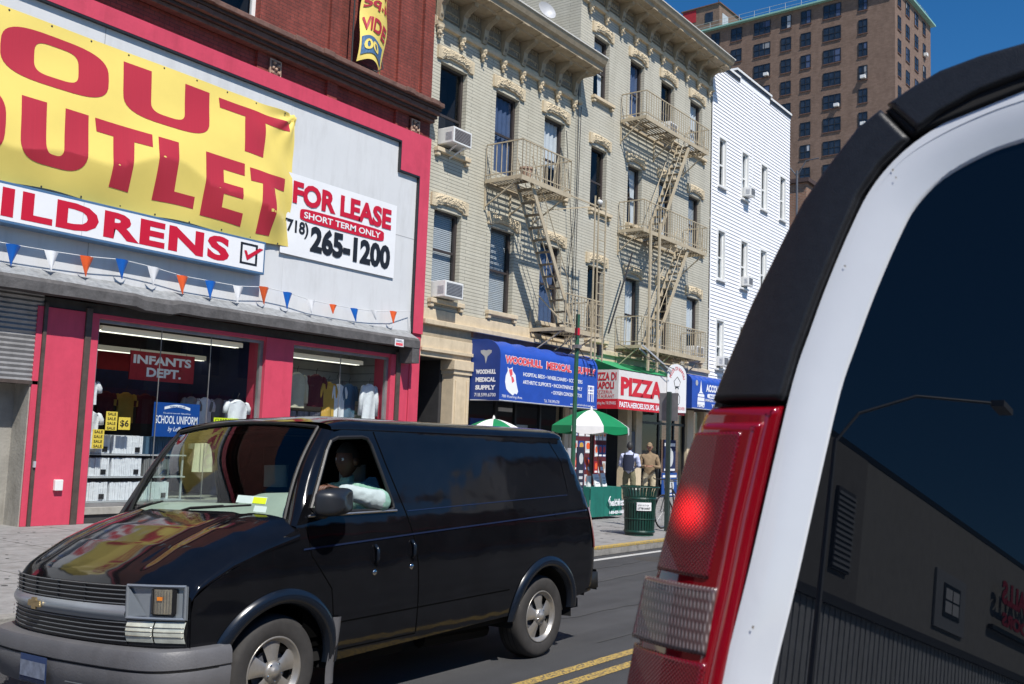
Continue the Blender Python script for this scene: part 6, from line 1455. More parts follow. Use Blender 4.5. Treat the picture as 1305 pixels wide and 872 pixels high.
# ================================================================ black van
def paint(name, rgb, rough=0.3, coat=1.0, var=0.05, bump=0.0):
    m = mat(name, rgb, rough, var=var, scale=3, coat=coat)
    if bump:
        nt = m.node_tree; b = nt.nodes['Principled BSDF']; N = nt.nodes.new
        tc = N('ShaderNodeTexCoord'); n3 = N('ShaderNodeTexNoise'); n3.inputs['Scale'].default_value = 2.4; n3.inputs['Detail'].default_value = 2
        nt.links.new(tc.outputs['Object'], n3.inputs['Vector']); bp = N('ShaderNodeBump'); bp.inputs['Strength'].default_value = bump; bp.inputs['Distance'].default_value = 0.02
        nt.links.new(n3.outputs['Fac'], bp.inputs['Height']); nt.links.new(bp.outputs[0], b.inputs['Normal']); nt.links.new(bp.outputs[0], b.inputs['Coat Normal'])
    return m
paint('van_black', (0.0045, 0.0048, 0.0062), 0.07, coat=0.0, var=0.35, bump=0.30)
paint('van_flare', (0.006, 0.010, 0.018), 0.22, coat=0.0)
mat('bumper_grey', (0.105, 0.105, 0.112), 0.5, var=0.12, scale=5, bump=0.1, bscale=80, dirt=0.2)
mat('silver_trim', (0.30, 0.33, 0.36), 0.3, metal=0.5, var=0.06); mat('chrome', (0.6, 0.6, 0.6), 0.12, metal=1.0, var=0.0); mat('grille_black', (0.008, 0.008, 0.009), 0.5, var=0)
mat('grille_bar', (0.20, 0.215, 0.23), 0.35, metal=0.4, var=0.05); mat('emblem_gold', (0.38, 0.28, 0.13), 0.3, metal=0.7, var=0.1); mat('mirror_black', (0.016, 0.018, 0.022), 0.38, var=0.1); mat('trim_black', (0.012, 0.012, 0.013), 0.5, var=0.1)
mat('lamp_clear', (0.52, 0.54, 0.47), 0.12, var=0.25, scale=14, coat=1.0); mat('lamp_reflector', (0.55, 0.5, 0.4), 0.2, metal=0.8, var=0.2, scale=25); mat('lamp_amber', (0.75, 0.22, 0.02), 0.2, var=0.05, coat=1.0)
mat('tyre', (0.035, 0.033, 0.032), 0.8, var=0.25, scale=12, dirt=0.3); mat('rim_alloy', (0.42, 0.40, 0.37), 0.35, metal=0.7, var=0.15, scale=12, dirt=0.35); mat('wheel_well', (0.006, 0.006, 0.006), 0.9, var=0)
mat('seat_grey', (0.16, 0.19, 0.19), 0.85, var=0.1); mat('dash_grey', (0.34, 0.38, 0.34), 0.8, var=0.08); mat('cabin_dark', (0.0015, 0.0015, 0.0015), 0.9, var=0, spec=0.05); mat('sticker_pale', (0.6, 0.72, 0.66), 0.6, var=0.05)
mat('plate_blue', (0.03, 0.06, 0.16), 0.4, var=0.05); mat('plate_white', (0.20, 0.23, 0.30), 0.4, var=0.35, scale=22); paint('van_line', (0.012, 0.02, 0.05), 0.2, coat=0.0); mat('red_lens', (0.30, 0.004, 0.012), 0.12, var=0.08, scale=20, coat=1.0)
van = empty('van', (5.7, 5.66, 0), 'black cargo van driving left with its driver window open', 'van')
YC = 5.66
def Wz(z):
    return interp([0.28, 0.40, 0.55, 0.70, 0.85, 1.0, 1.1, 1.19, 1.27, 1.5, 1.7, 1.82], [0.90, 0.935, 0.962, 0.978, 0.985, 0.985, 0.980, 0.970, 0.950, 0.905, 0.865, 0.836], z)
_wt = [(0.28+i*0.02, sum(Wz(0.28+i*0.02+d) for d in (-0.06, -0.04, -0.02, 0, 0.02, 0.04, 0.06))/7) for i in range(80)]
def W(z): return interp([a for a, b in _wt], [b for a, b in _wt], z)
def XR(z): return interp([0.3, 0.45, 0.9, 1.3, 1.7, 1.9], [7.90, 7.93, 7.93, 7.86, 7.70, 7.56], z)
def wx(x, z):
    w = W(z); w -= 0.065*sstep(4.15, 3.55, x)
    d = XR(z)-x
    if d < 0.16: d = max(0, d); w -= 0.13*(1-math.sqrt(max(0, 1-(1-d/0.16)**2)))
    return w
def side(sgn, off=0.0): return lambda x, z: (x, YC-sgn*(wx(x, z)+off), z)
def arc(cx, cz, r, a0, a1, n=16): return [(cx+r*math.cos(lerp(a0, a1, k/n)), cz+r*math.sin(lerp(a0, a1, k/n))) for k in range(n+1)]
RW, FW, WZ = 7.08, 4.21, 0.335
def zs(x): return interp([3.58, 3.7, 3.85, 4.05, 4.3], [0.83, 0.905, 0.985, 1.06, 1.125], x)
outer = [(3.56, 0.56), (3.60, 0.83)]+[(x, zs(x)) for x in (3.7, 3.8, 3.9, 4.0, 4.1, 4.2, 4.28)]+[(4.30, 1.20), (4.60, 1.66), (4.70, 1.80), (4.80, 1.82), (7.625, 1.82)]
outer += [(XR(z), z) for z in (1.7, 1.55, 1.4, 1.3, 1.1, 0.9, 0.6, 0.5)]
outer += [(7.52, 0.45)]+arc(RW, WZ, 0.43, R_(15), R_(172), 22)+[(6.55, 0.40), (4.68, 0.335)]+arc(FW, WZ, 0.43, R_(5), R_(148), 22)+[(3.80, 0.56)]
win = [(4.47, 1.285), (4.44, 1.31), (4.52, 1.46), (4.635, 1.68), (4.68, 1.74), (4.75, 1.765), (4.98, 1.775), (5.03, 1.765), (5.06, 1.72), (5.20, 1.32), (5.20, 1.29), (5.17, 1.275)]
for sg in (1, -1):
    surf_panel(outer, [win], (0.06, 0.05), side(sg), 'van_black', 'side_panel', van, flip=(sg == -1))
# nose: hood + wings
def xf(y): return 3.385+0.20*min(1.0, abs(y)/0.91)**2.6
def xc(y): return 4.32-0.12*(1-min(1, abs(y)/0.9)**2)
def hood(a, b):
    th = math.pi*(1-a); w = wx(lerp(3.60, 4.30, b), 0.98)-0.0
    c, s = math.cos(th), math.sin(th); y = w*math.copysign(abs(c)**0.36, c)
    x = lerp(xf(y), xc(y), b); xs_ = lerp(3.60, 4.30, b)
    zb = zs(xs_); h = lerp(0.085, 0.16, b**0.7)
    z = zb+h*(s**0.9)
    z -= 0.012*math.exp(-((abs(y)-0.52)/0.05)**2)*sstep(0, 0.2, b)
    if b < 0.08: z -= 0.03*(1-b/0.08)**2
    return (x, YC+y, z)
g = MB(); g.grid(hood, 120, 50, 'van_black'); g.build('hood', van, smooth=True)
g = MB(); g.grid(lambda a, b: (lambda p: (p[0]+0.004*(1-b), p[1], lerp(0.50, p[2], b)))(hood(a, 0.0)), 80, 6, 'van_black'); g.build('front_panel', van, smooth=True)
def roof(a, b):
    th = math.pi*(1-a); c, s = math.cos(th), math.sin(th); w = W(1.82); y = w*math.copysign(abs(c)**0.42, c)
    x0 = 4.70-0.07*(1-(y/w)**2); x1 = 7.62; x = lerp(x0, x1, b)
    dd = (x1-x); w2 = 1.0
    if dd < 0.16: w2 = 1-0.13/w*(1-math.sqrt(max(0, 1-(1-dd/0.16)**2)))
    z = 1.818+(0.115)*(s**0.8)
    if b < 0.1: z -= 0.05*(1-b/0.1)**2*s
    if dd < 0.2: z -= 0.07*(1-dd/0.2)**2*s
    return (x, YC+y*w2, z)
g = MB(); g.grid(roof, 60, 60, 'van_black'); g.build('roof', van, smooth=True)
g = MB()   # rear doors
def rear(a, b):
    z = lerp(0.42, 1.82, b); w = wx(XR(z), z); y = lerp(-w, w, a); return (XR(z)+0.05*(1-(y/w)**2), YC+y, z)
g.grid(rear, 20, 24, 'van_black'); g.grid(lambda a, b: (lambda p, q: (lerp(p[0], q[0], b), lerp(p[1], q[1], b), lerp(p[2], q[2], b)))(rear(a, 1), roof(a, 1)), 20, 4, 'van_black'); g.build('rear_door', van, smooth=True)
g = MB(); g.grid(lambda a, b: (lambda p: (p[0]+0.004, p[1], p[2]))(rear(lerp(0.08, 0.92, a), lerp(0.62, 0.93, b))), 12, 8, 'tower_window'); g.build('rear_window', van, smooth=True)
# windscreen
WB, WT = 0.835, 0.745
def wsb(a): y = lerp(-WB, WB, a); return Vector((xc(y)+0.02, YC+y, 1.225+0.03*(1-(y/WB)**2)))
def wst(a): y = lerp(-WT, WT, a); return Vector((4.69-0.07*(1-(y/W(1.82))**2), YC+y, 1.832+0.045*(1-(y/WT)**2)))
def ws(a, b): p = wsb(a).lerp(wst(a), b); p.x -= 0.035*math.sin(b*math.pi); p.z += 0.02*math.sin(b*math.pi); return p
g = MB(); g.grid(ws, 40, 24, 'van_glass'); g.build('windscreen', van, smooth=True)
g = MB()
for sg in (1, -1):   # pillars between side panel edge and glass
    def pil(a, b, sg=sg):
        zz = lerp(1.20, 1.81, b); xs_ = interp([1.12, 1.20, 1.66, 1.80, 1.82], [4.29, 4.30, 4.60, 4.70, 4.74], zz); q = Vector(side(sg)(xs_, zz)); e = ws(0.0 if sg == 1 else 1.0, b); m_ = q.lerp(e, a); m_.x -= 0.022*math.sin(a*math.pi); m_.y -= sg*0.014*math.sin(a*math.pi); return m_
    g = MB(); g.grid(pil, 8, 16, 'van_black'); g.build('pillar', van, smooth=True)
g = MB()   # frame seal and cowl
pts = [ws(0, t/10)+Vector((-0.008, 0, 0.004)) for t in range(11)]+[ws(t/14, 1)+Vector((-0.008, 0, 0.006)) for t in range(15)]+[ws(1, 1-t/10)+Vector((-0.008, 0, 0.004)) for t in range(11)]
g.tube(pts, 0.012, 'trim_black', n=6); g.build('seal', van)
g = MB(); g.grid(lambda a, b: (lambda p, q: (lerp(p[0], q.x, b), lerp(p[1], q.y, b), lerp(p[2]-0.002, q.z-0.004, b)))(hood(lerp(0.13, 0.87, a), 1.0), wsb(lerp(0.0, 1.0, a))), 40, 3, 'trim_black'); 
g.grid(lambda a, b: (lambda p, q: (lerp(p[0], q.x, b), lerp(p[1], q.y, b), lerp(p[2], q.z, b)))(hood(lerp(0.0, 0.13, a), 1.0), Vector(side(1)(4.30, lerp(1.12, 1.21, 1))).lerp(wsb(0), a)), 8, 3, 'van_black')
g.grid(lambda a, b: (lambda p, q: (lerp(p[0], q.x, b), lerp(p[1], q.y, b), lerp(p[2], q.z, b)))(hood(lerp(1.0, 0.87, a), 1.0), Vector(side(-1)(4.30, lerp(1.12, 1.21, 1))).lerp(wsb(1), a)), 8, 3, 'van_black')
g.build('cowl', van, smooth=True)
for pts in ([(0.52, 0.0), (0.40, 0.055), (0.28, 0.10)], [(0.80, 0.0), (0.72, 0.04), (0.64, 0.075)]):
    g = MB()
    P_ = [ws(a, b)+Vector((-0.018, 0, 0.018)) for a, b in ([(0.62, 0.015), (0.48, 0.04), (0.30, 0.075), (0.16, 0.10)] if pts[0][0] < 0.6 else [(0.98, 0.015), (0.88, 0.05), (0.78, 0.085), (0.70, 0.10)])]
    g.tube([P_[0]+Vector((-0.03, 0, -0.04)), P_[1], P_[2]], [0.013, 0.009, 0.007], 'trim_black', n=6); g.tube([P_[1]+Vector((0, 0, -0.006)), P_[2]+Vector((0, 0, -0.006)), P_[3]], 0.007, 'trim_black', n=5); g.build('wiper', van)
g = MB()
for a0, a1, b0, b1, m in ((0.10, 0.25, 0.13, 0.20, 'sticker_pale'), (0.10, 0.165, 0.132, 0.19, 'paper_lime'), (0.09, 0.15, 0.06, 0.115, 'sticker_pale')):
    off = 0.006 if m == 'sticker_pale' else 0.008
    g.grid(lambda a, b: ws(lerp(a0, a1, a), lerp(b0, b1, b))+Vector((-off, 0, off)), 2, 2, m)
g.build('sticker', van)
# side glass frame + black seals
for sg in (1, -1):
    g = MB(); m3 = side(sg, 0.004); loop = [Vector(m3(*p)) for p in win]+[Vector(m3(*win[0]))]
    g.tube(loop, 0.013, 'trim_black', n=6, cap=False); g.tube([Vector(side(sg, 0.014)(4.40, 1.262)), Vector(side(sg, 0.014)(4.9, 1.268)), Vector(side(sg, 0.014)(5.22, 1.272))], 0.008, 'trim_black' if sg < 0 else 'steel', n=5); g.build('window_frame', van)
lw = [(4.47, 1.285), (5.17, 1.275), (5.19, 1.30), (5.14, 1.47), (4.96, 1.46), (4.82, 1.40), (4.72, 1.29)]
surf_panel([(4.86, 1.28), (5.185, 1.28), (5.12, 1.50), (5.03, 1.505), (4.92, 1.46)], [], (0.08, 0.08), side(1, -0.02), 'van_glass', 'side_glass', van)
surf_panel(win, [], (0.08, 0.08), side(-1, -0.015), 'van_glass', 'side_glass', van, flip=True)
def strip(path, w, m, name, off=0.0015, sg=1, n=24):
    g = MB(); mp = side(sg, off); pp = []
    for i in range(len(path)-1):
        for k in range(n): pp.append((lerp(path[i][0], path[i+1][0], k/n), lerp(path[i][1], path[i+1][1], k/n)))
    pp.append(path[-1]); vs = []
    for i, p in enumerate(pp):
        a = pp[max(i-1, 0)]; b = pp[min(i+1, len(pp)-1)]; dx, dz = b[0]-a[0], b[1]-a[1]; l = math.hypot(dx, dz); nx, nz = -dz/l*w/2, dx/l*w/2
        vs += [mp(p[0]-nx, p[1]-nz), mp(p[0]+nx, p[1]+nz)]
    g.add(vs, [(2*i, 2*i+1, 2*i+3, 2*i+2) for i in range(len(pp)-1)], m); return g.build(name, van)
paint('van_line', (0.012, 0.02, 0.05), 0.2, coat=0.0)
strip([(5.10, 1.815), (5.18, 1.60), (5.32, 1.27), (5.38, 1.10), (5.43, 0.9), (5.46, 0.42)], 0.010, 'cabin_dark', 'door_gap')
strip([(4.66, 0.44), (4.60, 0.80), (4.42, 1.02), (4.38, 1.20)], 0.008, 'cabin_dark', 'door_gap'); strip([(4.66, 0.40), (5.46, 0.41)], 0.008, 'cabin_dark', 'door_gap')
strip([(5.34, 1.265), (7.45, 1.335)], 0.007, 'van_line', 'side_crease', off=0.004); strip([(4.35, 1.06), (5.40, 1.105), (7.80, 1.20)], 0.011, 'van_line', 'side_crease', off=0.005)
strip([(4.70, 0.58), (6.55, 0.61)], 0.008, 'cabin_dark', 'side_crease', off=0.002); strip([(7.30, 1.80), (7.44, 1.62), (7.47, 1.36)], 0.008, 'cabin_dark', 'door_gap')
def handle(x, z):
    g = MB(); m3 = side(1, 0.0)
    g.tube([Vector(side(1, 0.004)(x, z+0.06)), Vector(side(1, 0.03)(x, z+0.03)), Vector(side(1, 0.03)(x, z-0.03)), Vector(side(1, 0.004)(x, z-0.06))], 0.012, 'van_flare', n=8); g.lathe([(0, 0.006), (0.018, 0.004), (0.02, 0)], side(1, 0.0)(x, z-0.12), (0, -1, 0), 'chrome', n=10); g.build('door_handle', van, smooth=True)
handle(5.36, 1.0); handle(4.99, 0.99)
# arch flares
for cxw, a0, a1 in ((RW, R_(5), R_(178)), (FW, R_(0), R_(155))):
    g = MB()
    def fl(a, b, cxw=cxw):
        an = lerp(a0, a1, a); r = lerp(0.405, 0.50, b); x = cxw+r*math.cos(an); z = WZ+r*math.sin(an); o = 0.028*math.sin(b*math.pi)**0.7+0.004
        if b < 0.001: o = -0.03
        return side(1, o)(x, z)
    g.grid(fl, 40, 8, 'van_flare'); g.build('arch_flare', van, smooth=True)
    for sg in (1, -1):
        g = MB(); yo = YC-sg*0.93; [g.grid(lambda a, b: (cxw+0.432*math.cos(lerp(-0.1, math.pi+0.1, a)), yo+sg*0.42*b, WZ+0.432*math.sin(lerp(-0.1, math.pi+0.1, a))), 24, 2, 'wheel_well'), g.add([(cxw+0.44*math.cos(math.pi*k/16), yo+sg*0.42, WZ+0.44*math.sin(math.pi*k/16)) for k in range(17)], [tuple(range(17))], 'wheel_well')]; g.build('wheel_well', van)
g = MB()
def mud(a, b): return (lambda p: (p[0], p[1], p[2]))(side(1, 0.012+0.02*math.sin(a*3.1))(4.62+0.07*a, lerp(0.20, 0.62, b)))
g.grid(mud, 6, 8, 'bumper_grey'); g.build('mud_flap', van, smooth=True)
# underbody
g = MB(); g.box(3.7, 7.75, YC-0.85, YC+0.85, 0.34, 0.42, 'wheel_well'); g.box(5.0, 5.7, YC-0.6, YC-0.3, 0.22, 0.33, 'wheel_well'); g.tube([(6.0, YC-0.5, 0.26), (6.75, YC-0.55, 0.25)], 0.07, 'wheel_well'); g.build('underbody', van)
# front bumper
path = [(3.83, -0.958), (3.70, -0.950), (3.57, -0.925), (3.46, -0.86), (3.40, -0.75), (3.365, -0.55), (3.345, -0.28), (3.335, 0.0)]
path = path+[(x, -y) for x, y in reversed(path[:-1])]; pc = catmull([(x, y, 0) for x, y in path], 6)
prof = [(-0.12, 0.555), (-0.02, 0.565), (0.012, 0.555), (0.026, 0.53), (0.028, 0.46), (0.018, 0.452), (0.018, 0.444), (0.022, 0.436), (0.015, 0.35), (-0.01, 0.27), (-0.10, 0.245)]
def sweep(mb, pc, prof, m):
    vs = []; n = len(prof)
    for i, p in enumerate(pc):
        a = pc[max(i-1, 0)]; b = pc[min(i+1, len(pc)-1)]; d = (b-a).normalized(); nrm = Vector((-d.y, d.x, 0))
        if nrm.x > 0 and i in range(8, len(pc)-8): nrm = -nrm
        c = Vector((4.6, 0, 0)); 
        if nrm.dot(p-c) < 0: nrm = -nrm
        for o, z in prof: q = p+nrm*o; vs.append((q.x, YC+q.y, z))
    mb.add(vs, [(i*n+k, i*n+k+1, (i+1)*n+k+1, (i+1)*n+k) for i in range(len(pc)-1) for k in range(n-1)], m)
g = MB(); sweep(g, pc, prof, 'bumper_grey'); g.build('front_bumper', van, smooth=True, angle=35)
g = MB(); sweep(g, pc[4:-4], [(0.019, 0.4435), (0.021, 0.4475), (0.019, 0.4515)], 'wheel_well'); sweep(g, pc[18:40], [(0.0215, 0.335), (0.024, 0.340), (0.0225, 0.345)], 'grille_bar'); g.build('bumper_groove', van)
g = MB()
def bpt(y, z, off=0.0):
    y_ = abs(y); ys = [abs(p[1]) for p in path[:8]][::-1]; xs_ = [p[0] for p in path[:8]][::-1]; return (interp(ys, xs_, y_)-0.03-off, YC+y, z)
g.grid(lambda a, b: bpt(lerp(-0.915, -0.80, a), lerp(0.475, 0.52, b)), 6, 2, 'lamp_amber'); g.build('side_marker', van)
g = MB(); g.grid(lambda a, b: bpt(lerp(0.02, 0.34, a), lerp(0.30, 0.455, b), 0.012), 2, 1, 'plate_blue'); g.grid(lambda a, b: bpt(lerp(0.03, 0.33, a), lerp(0.328, 0.42, b), 0.016), 2, 1, 'plate_white')
g.grid(lambda a, b: bpt(lerp(0.03, 0.33, a), lerp(0.300, 0.322, b), 0.016), 2, 1, 'van_line')
g.build('number_plate', van)
# grille and lamps
def fm(y, z, off=0.0): return Vector((xf(y)-off-0.004, YC+y, z))
def fgrid(mb, y0, y1, z0, z1, off, m, n=12, k=2): mb.grid(lambda a, b: fm(lerp(y0, y1, a), lerp(z0, z1, b), off), n, k, m)
g = MB(); fgrid(g, -0.56, 0.83, 0.785, 0.895, 0.006, 'grille_black', 24); fgrid(g, -0.56, 0.83, 0.57, 0.70, 0.006, 'grille_black', 24); g.build('grille', van)
g = MB()
for z in (0.795, 0.820, 0.845, 0.870, 0.895, 0.59, 0.615, 0.64, 0.665, 0.69):
    g.tube([fm(lerp(-0.56, 0.83, k/24), z, 0.013) for k in range(25)], 0.0030, 'grille_bar', n=5)
for y in (-0.2, 0.08, 0.35, 0.6): g.tube([fm(y, 0.785, 0.009), fm(y, 0.895, 0.009)], 0.006, 'grille_black', n=4)
g.build('grille_bars', van)
g = MB(); g.grid(lambda a, b: fm(lerp(-0.56, 0.83, a), lerp(0.70, 0.785, b), 0.012+0.022*math.sin(b*math.pi)), 24, 6, 'silver_trim'); g.build('centre_bar', van, smooth=True)
g = MB(); yb, zb = 0.30, 0.745; bow = [(-0.085, -0.018), (-0.028, -0.018), (-0.028, -0.034), (0.028, -0.034), (0.028, -0.018), (0.085, -0.018), (0.072, 0.018), (0.028, 0.018), (0.028, 0.034), (-0.028, 0.034), (-0.028, 0.018), (-0.072, 0.018)]
g.prism(bow, lambda u, v, d: fm(yb+u, zb+v, 0.036+d), 0, 0.012, 'emblem_gold'); g.build('emblem', van, bevel=0.002)
for sg in (1, -1):
    y0, y1 = (-0.905, -0.56) if sg == 1 else (0.905, 0.83)
    g = MB(); fgrid(g, y0, y1, 0.715, 0.90, 0.004, 'silver_trim', 10)
    if sg == 1:
        for q in ([fm(-0.905, 0.722, 0.02), fm(-0.56, 0.722, 0.02)], [fm(-0.905, 0.90, 0.02), fm(-0.56, 0.90, 0.02)], [fm(-0.903, 0.72, 0.02), fm(-0.903, 0.90, 0.02)], [fm(-0.563, 0.72, 0.02), fm(-0.563, 0.90, 0.02)]):
            g.tube([q[0].lerp(q[1], k/10) if abs(q[0].y-q[1].y) < 0.1 else fm(lerp(-0.905, -0.56, k/10), q[0].z, 0.02) for k in range(11)], 0.010, 'silver_trim', n=6)
        g.add([fm(-0.57, 0.73, 0.02), fm(-0.57, 0.89, 0.02), fm(-0.68, 0.735, 0.006)], [(0, 1, 2)], 'silver_trim')
    o = g.build('headlamp_bezel', van)
    if sg == 1:
        g = MB(); g.grid(lambda a, b: fm(lerp(-0.84, -0.735, a), lerp(0.750, 0.885, b), 0.030+0.008*math.sin(a*math.pi)), 8, 6, 'lamp_reflector')
        for a, b, c, d in ((-0.845, -0.845, 0.750, 0.885), (-0.730, -0.730, 0.750, 0.885)): g.tube([fm(a, c, 0.02), fm(b, d, 0.02)], 0.014, 'grille_black', n=5)
        g.tube([fm(-0.845, 0.887, 0.02), fm(-0.730, 0.887, 0.02)], 0.012, 'grille_black', n=5); g.tube([fm(-0.845, 0.748, 0.02), fm(-0.730, 0.748, 0.02)], 0.012, 'grille_black', n=5)
        for k in range(7): g.tube([fm(-0.835+k*0.016, 0.755, 0.040), fm(-0.835+k*0.016, 0.88, 0.040)], 0.0015, 'chrome', n=4)
        g.grid(lambda a, b: fm(lerp(-0.80, -0.77, a), lerp(0.825, 0.845, b), 0.045), 2, 1, 'lamp_amber'); g.build('headlight', o)
    g = MB()
    for ya, yb_ in (((-0.905, -0.74), (-0.732, -0.562)) if sg == 1 else ((0.905, 0.83),)):
        g.grid(lambda a, b: fm(lerp(ya, yb_, a), lerp(0.590, 0.705, b), 0.012+0.014*math.sin(b*math.pi)), 10, 8, 'lamp_clear')
        for k in (2, 4, 6): z = lerp(0.60, 0.70, k/8); g.tube([fm(lerp(ya, yb_, j/8), z, 0.024+0.003*math.sin(k/8*3.14)) for j in range(9)], 0.0022, 'lamp_reflector', n=4)
    g.build('headlight', van, smooth=True)
    g = MB(); fgrid(g, y0, y1, 0.57, 0.71, 0.002, 'grille_black', 8); g.build('lamp_housing', van)
# rear bumper and lamp
g = MB()
for z0, z1, o in ((0.48, 0.66, 0.03),): g.grid(lambda a, b: (lambda yy, zz: (7.90+0.13*(1-(abs(yy)/0.98)**4), YC+yy, zz))(lerp(-0.95, 0.95, a), lerp(z0, z1, b)), 24, 3, 'trim_black'); g.box(7.72, 7.93, YC-0.955, YC-0.90, 0.50, 0.64, 'trim_black'); g.add([(7.9, YC-0.95, 0.66), (7.9, YC+0.95, 0.66), (8.04, YC+0.6, 0.66), (8.04, YC-0.6, 0.66)], [(0, 1, 2, 3)], 'trim_black')
g.build('rear_bumper', van, smooth=True)
for sg in (1, -1):
    g = MB(); g.grid(lambda a, b: (lambda z, x: side(sg, 0.008)(x, z))(lerp(0.86, 1.22, b), lerp(XR(lerp(0.86, 1.22, b))-0.12, XR(lerp(0.86, 1.22, b)), a)), 8, 6, 'red_lens'); g.build('tail_lamp', van, smooth=True)
# mirror
g = MB()
rr_ = [(0.165*math.copysign(abs(math.cos(t))**0.45, math.cos(t)), 0.085*math.copysign(abs(math.sin(t))**0.45, math.sin(t))) for t in [2*math.pi*k/40 for k in range(40)]]
sc_ = [(0.90, 0.0), (0.97, 0.012), (1.0, 0.035), (1.0, 0.07), (0.97, 0.10), (0.88, 0.125), (0.70, 0.138), (0.40, 0.143)]
vs = []
for s_, d_ in sc_:
    for u_, v_ in rr_: vs.append((4.485+d_*0.55-0.02+u_*s_*0.9, 4.615-d_*0.75+u_*0.28, 1.35+v_*s_+0.008*u_/0.165))
nq = len(rr_); fsq = [(k*nq+i, k*nq+(i+1) % nq, (k+1)*nq+(i+1) % nq, (k+1)*nq+i) for k in range(len(sc_)-1) for i in range(nq)]+[tuple(range(nq)), tuple(range((len(sc_)-1)*nq, len(sc_)*nq))]
g.add(vs, fsq, 'mirror_black'); g.tube([(4.47, 4.62, 1.275), (4.50, 4.80, 1.265)], [0.03, 0.035], 'mirror_black', n=8)
g.build('mirror', van, smooth=True)
# interior
g = MB(); g.grid(lambda a, b: (lerp(4.24, 4.86, b), YC+lerp(-0.86, 0.86, a), 1.225+0.085*sstep(0, 0.5, b)+0.085*sstep(0.30, 0.60, b)*(math.exp(-((lerp(-0.86, 0.86, a)+0.40)/0.27)**4))-0.25*sstep(0.86, 1, b)), 40, 20, 'dash_grey'); g.build('dashboard', van, smooth=True)
def vseat(y):
    g = MB(); g.grid(lambda a, b: (5.22+0.10*b+0.06*math.sin(a*6.283), YC+y+0.25*math.cos(a*6.283)*(1-0.35*b**3), 0.75+0.62*b), 20, 8, 'seat_grey'); g.grid(lambda a, b: (5.33+0.05*math.sin(a*6.283), YC+y+0.13*math.cos(a*6.283), 1.42+0.17*b), 16, 5, 'seat_grey'); g.box(4.75, 5.25, YC+y-0.25, YC+y+0.25, 0.62, 0.78, 'seat_grey'); g.build('seat', van, smooth=True)
vseat(-0.42); vseat(0.42)
g = MB(); g.lathe([(0.185, -0.012), (0.197, 0.0), (0.185, 0.012), (0.173, 0.0), (0.185, -0.012)], (4.92, YC-0.42, 1.22), (0.85, 0, 0.5), 'trim_black', n=28); g.tube([(4.92, YC-0.60, 1.22), (4.93, YC-0.42, 1.21), (4.92, YC-0.24, 1.22)], 0.02, 'trim_black'); g.build('steering_wheel', van, smooth=True)
g = MB(); g.box(5.50, 5.54, YC-0.78, YC+0.78, 0.45, 1.74, 'cabin_dark'); g.box(4.2, 5.5, YC-0.88, YC+0.88, 0.44, 0.50, 'cabin_dark'); g.box(4.85, 5.46, YC-0.72, YC+0.72, 1.835, 1.85, 'cabin_dark'); g.build('bulkhead', van)
for sg in (1, -1):
    g = MB(); g.grid(lambda a, b: side(sg, -0.05)(lerp(4.42, 5.44, a), lerp(0.5, 1.26, b)), 6, 6, 'cabin_dark'); g.build('door_card', van)
# body leans with the crowned road; wheels stay on the ground
piv = Vector((5.7, YC-0.95, 0.33)); lean = Matrix.Translation(piv-Vector((5.7, YC, 0))) @ Matrix.Rotation(R_(-2.6), 4, 'X') @ Matrix.Translation(-(piv-Vector((5.7, YC, 0))))
for ch in list(van.children): ch.matrix_local = lean
# wheels
def wheel(x, sg):
    yo = YC-sg*0.905
    w = MB(); w.lathe([(0.205, -0.005), (0.22, 0.004), (0.25, 0.010), (0.29, 0.012), (0.315, 0.004), (0.333, -0.02), (0.337, -0.06), (0.337, -0.16), (0.33, -0.20), (0.29, -0.215), (0.20, -0.21)], (x, yo, WZ), (0, -sg, 0), 'tyre', n=48)
    for k in range(-1, 2): w.lathe([(0.3385, -0.11+k*0.045-0.003), (0.3392, -0.11+k*0.045), (0.3385, -0.11+k*0.045+0.003)], (x, yo, WZ), (0, -sg, 0), 'wheel_well', n=48)
    o = w.build('wheel', van, smooth=True)
    r = MB(); r.lathe([(0.215, -0.20), (0.195, -0.10), (0.195, -0.045), (0.205, -0.008), (0.212, 0.0), (0.208, 0.006), (0.198, 0.0), (0.190, -0.02), (0.175, -0.03)], (x, yo, WZ), (0, -sg, 0), 'rim_alloy', n=48)
    r.lathe([(0.0, 0.022), (0.032, 0.020), (0.036, 0.012), (0.055, 0.010), (0.068, -0.004), (0.07, -0.03)], (x, yo, WZ), (0, -sg, 0), 'rim_alloy', n=24)
    for k in range(5):
        a = k*2*math.pi/5+0.35; ca, sa = math.cos(a), math.sin(a)
        def sp(u, v, ca=ca, sa=sa):
            rr_ = lerp(0.05, 0.192, v); wd = lerp(0.036, 0.085, v**1.4); t = (u-0.5)*2*wd; h = -0.002-0.024*v-0.012*abs((u-0.5)*2)**2
            return (x+rr_*ca-t*sa, yo-sg*h, WZ+rr_*sa+t*ca)
        r.grid(sp, 8, 8, 'rim_alloy')
        a2 = a+math.pi/5; r.lathe([(0.0, 0.012), (0.009, 0.01), (0.010, -0.01)], (x+0.052*math.cos(a2), yo, WZ+0.052*math.sin(a2)), (0, -sg, 0), 'chrome', n=8)
    r.build('rim', o, smooth=True)
    d = MB(); d.lathe([(0.0, -0.07), (0.19, -0.07)], (x, yo, WZ), (0, -sg, 0), 'wheel_well', n=24); d.lathe([(0.0, -0.055), (0.13, -0.055), (0.13, -0.06)], (x, yo, WZ), (0, -sg, 0), 'ac_grille', n=24); d.build('brake_disc', o)
for x in (RW, FW):
    for sg in (1, -1): wheel(x, sg)
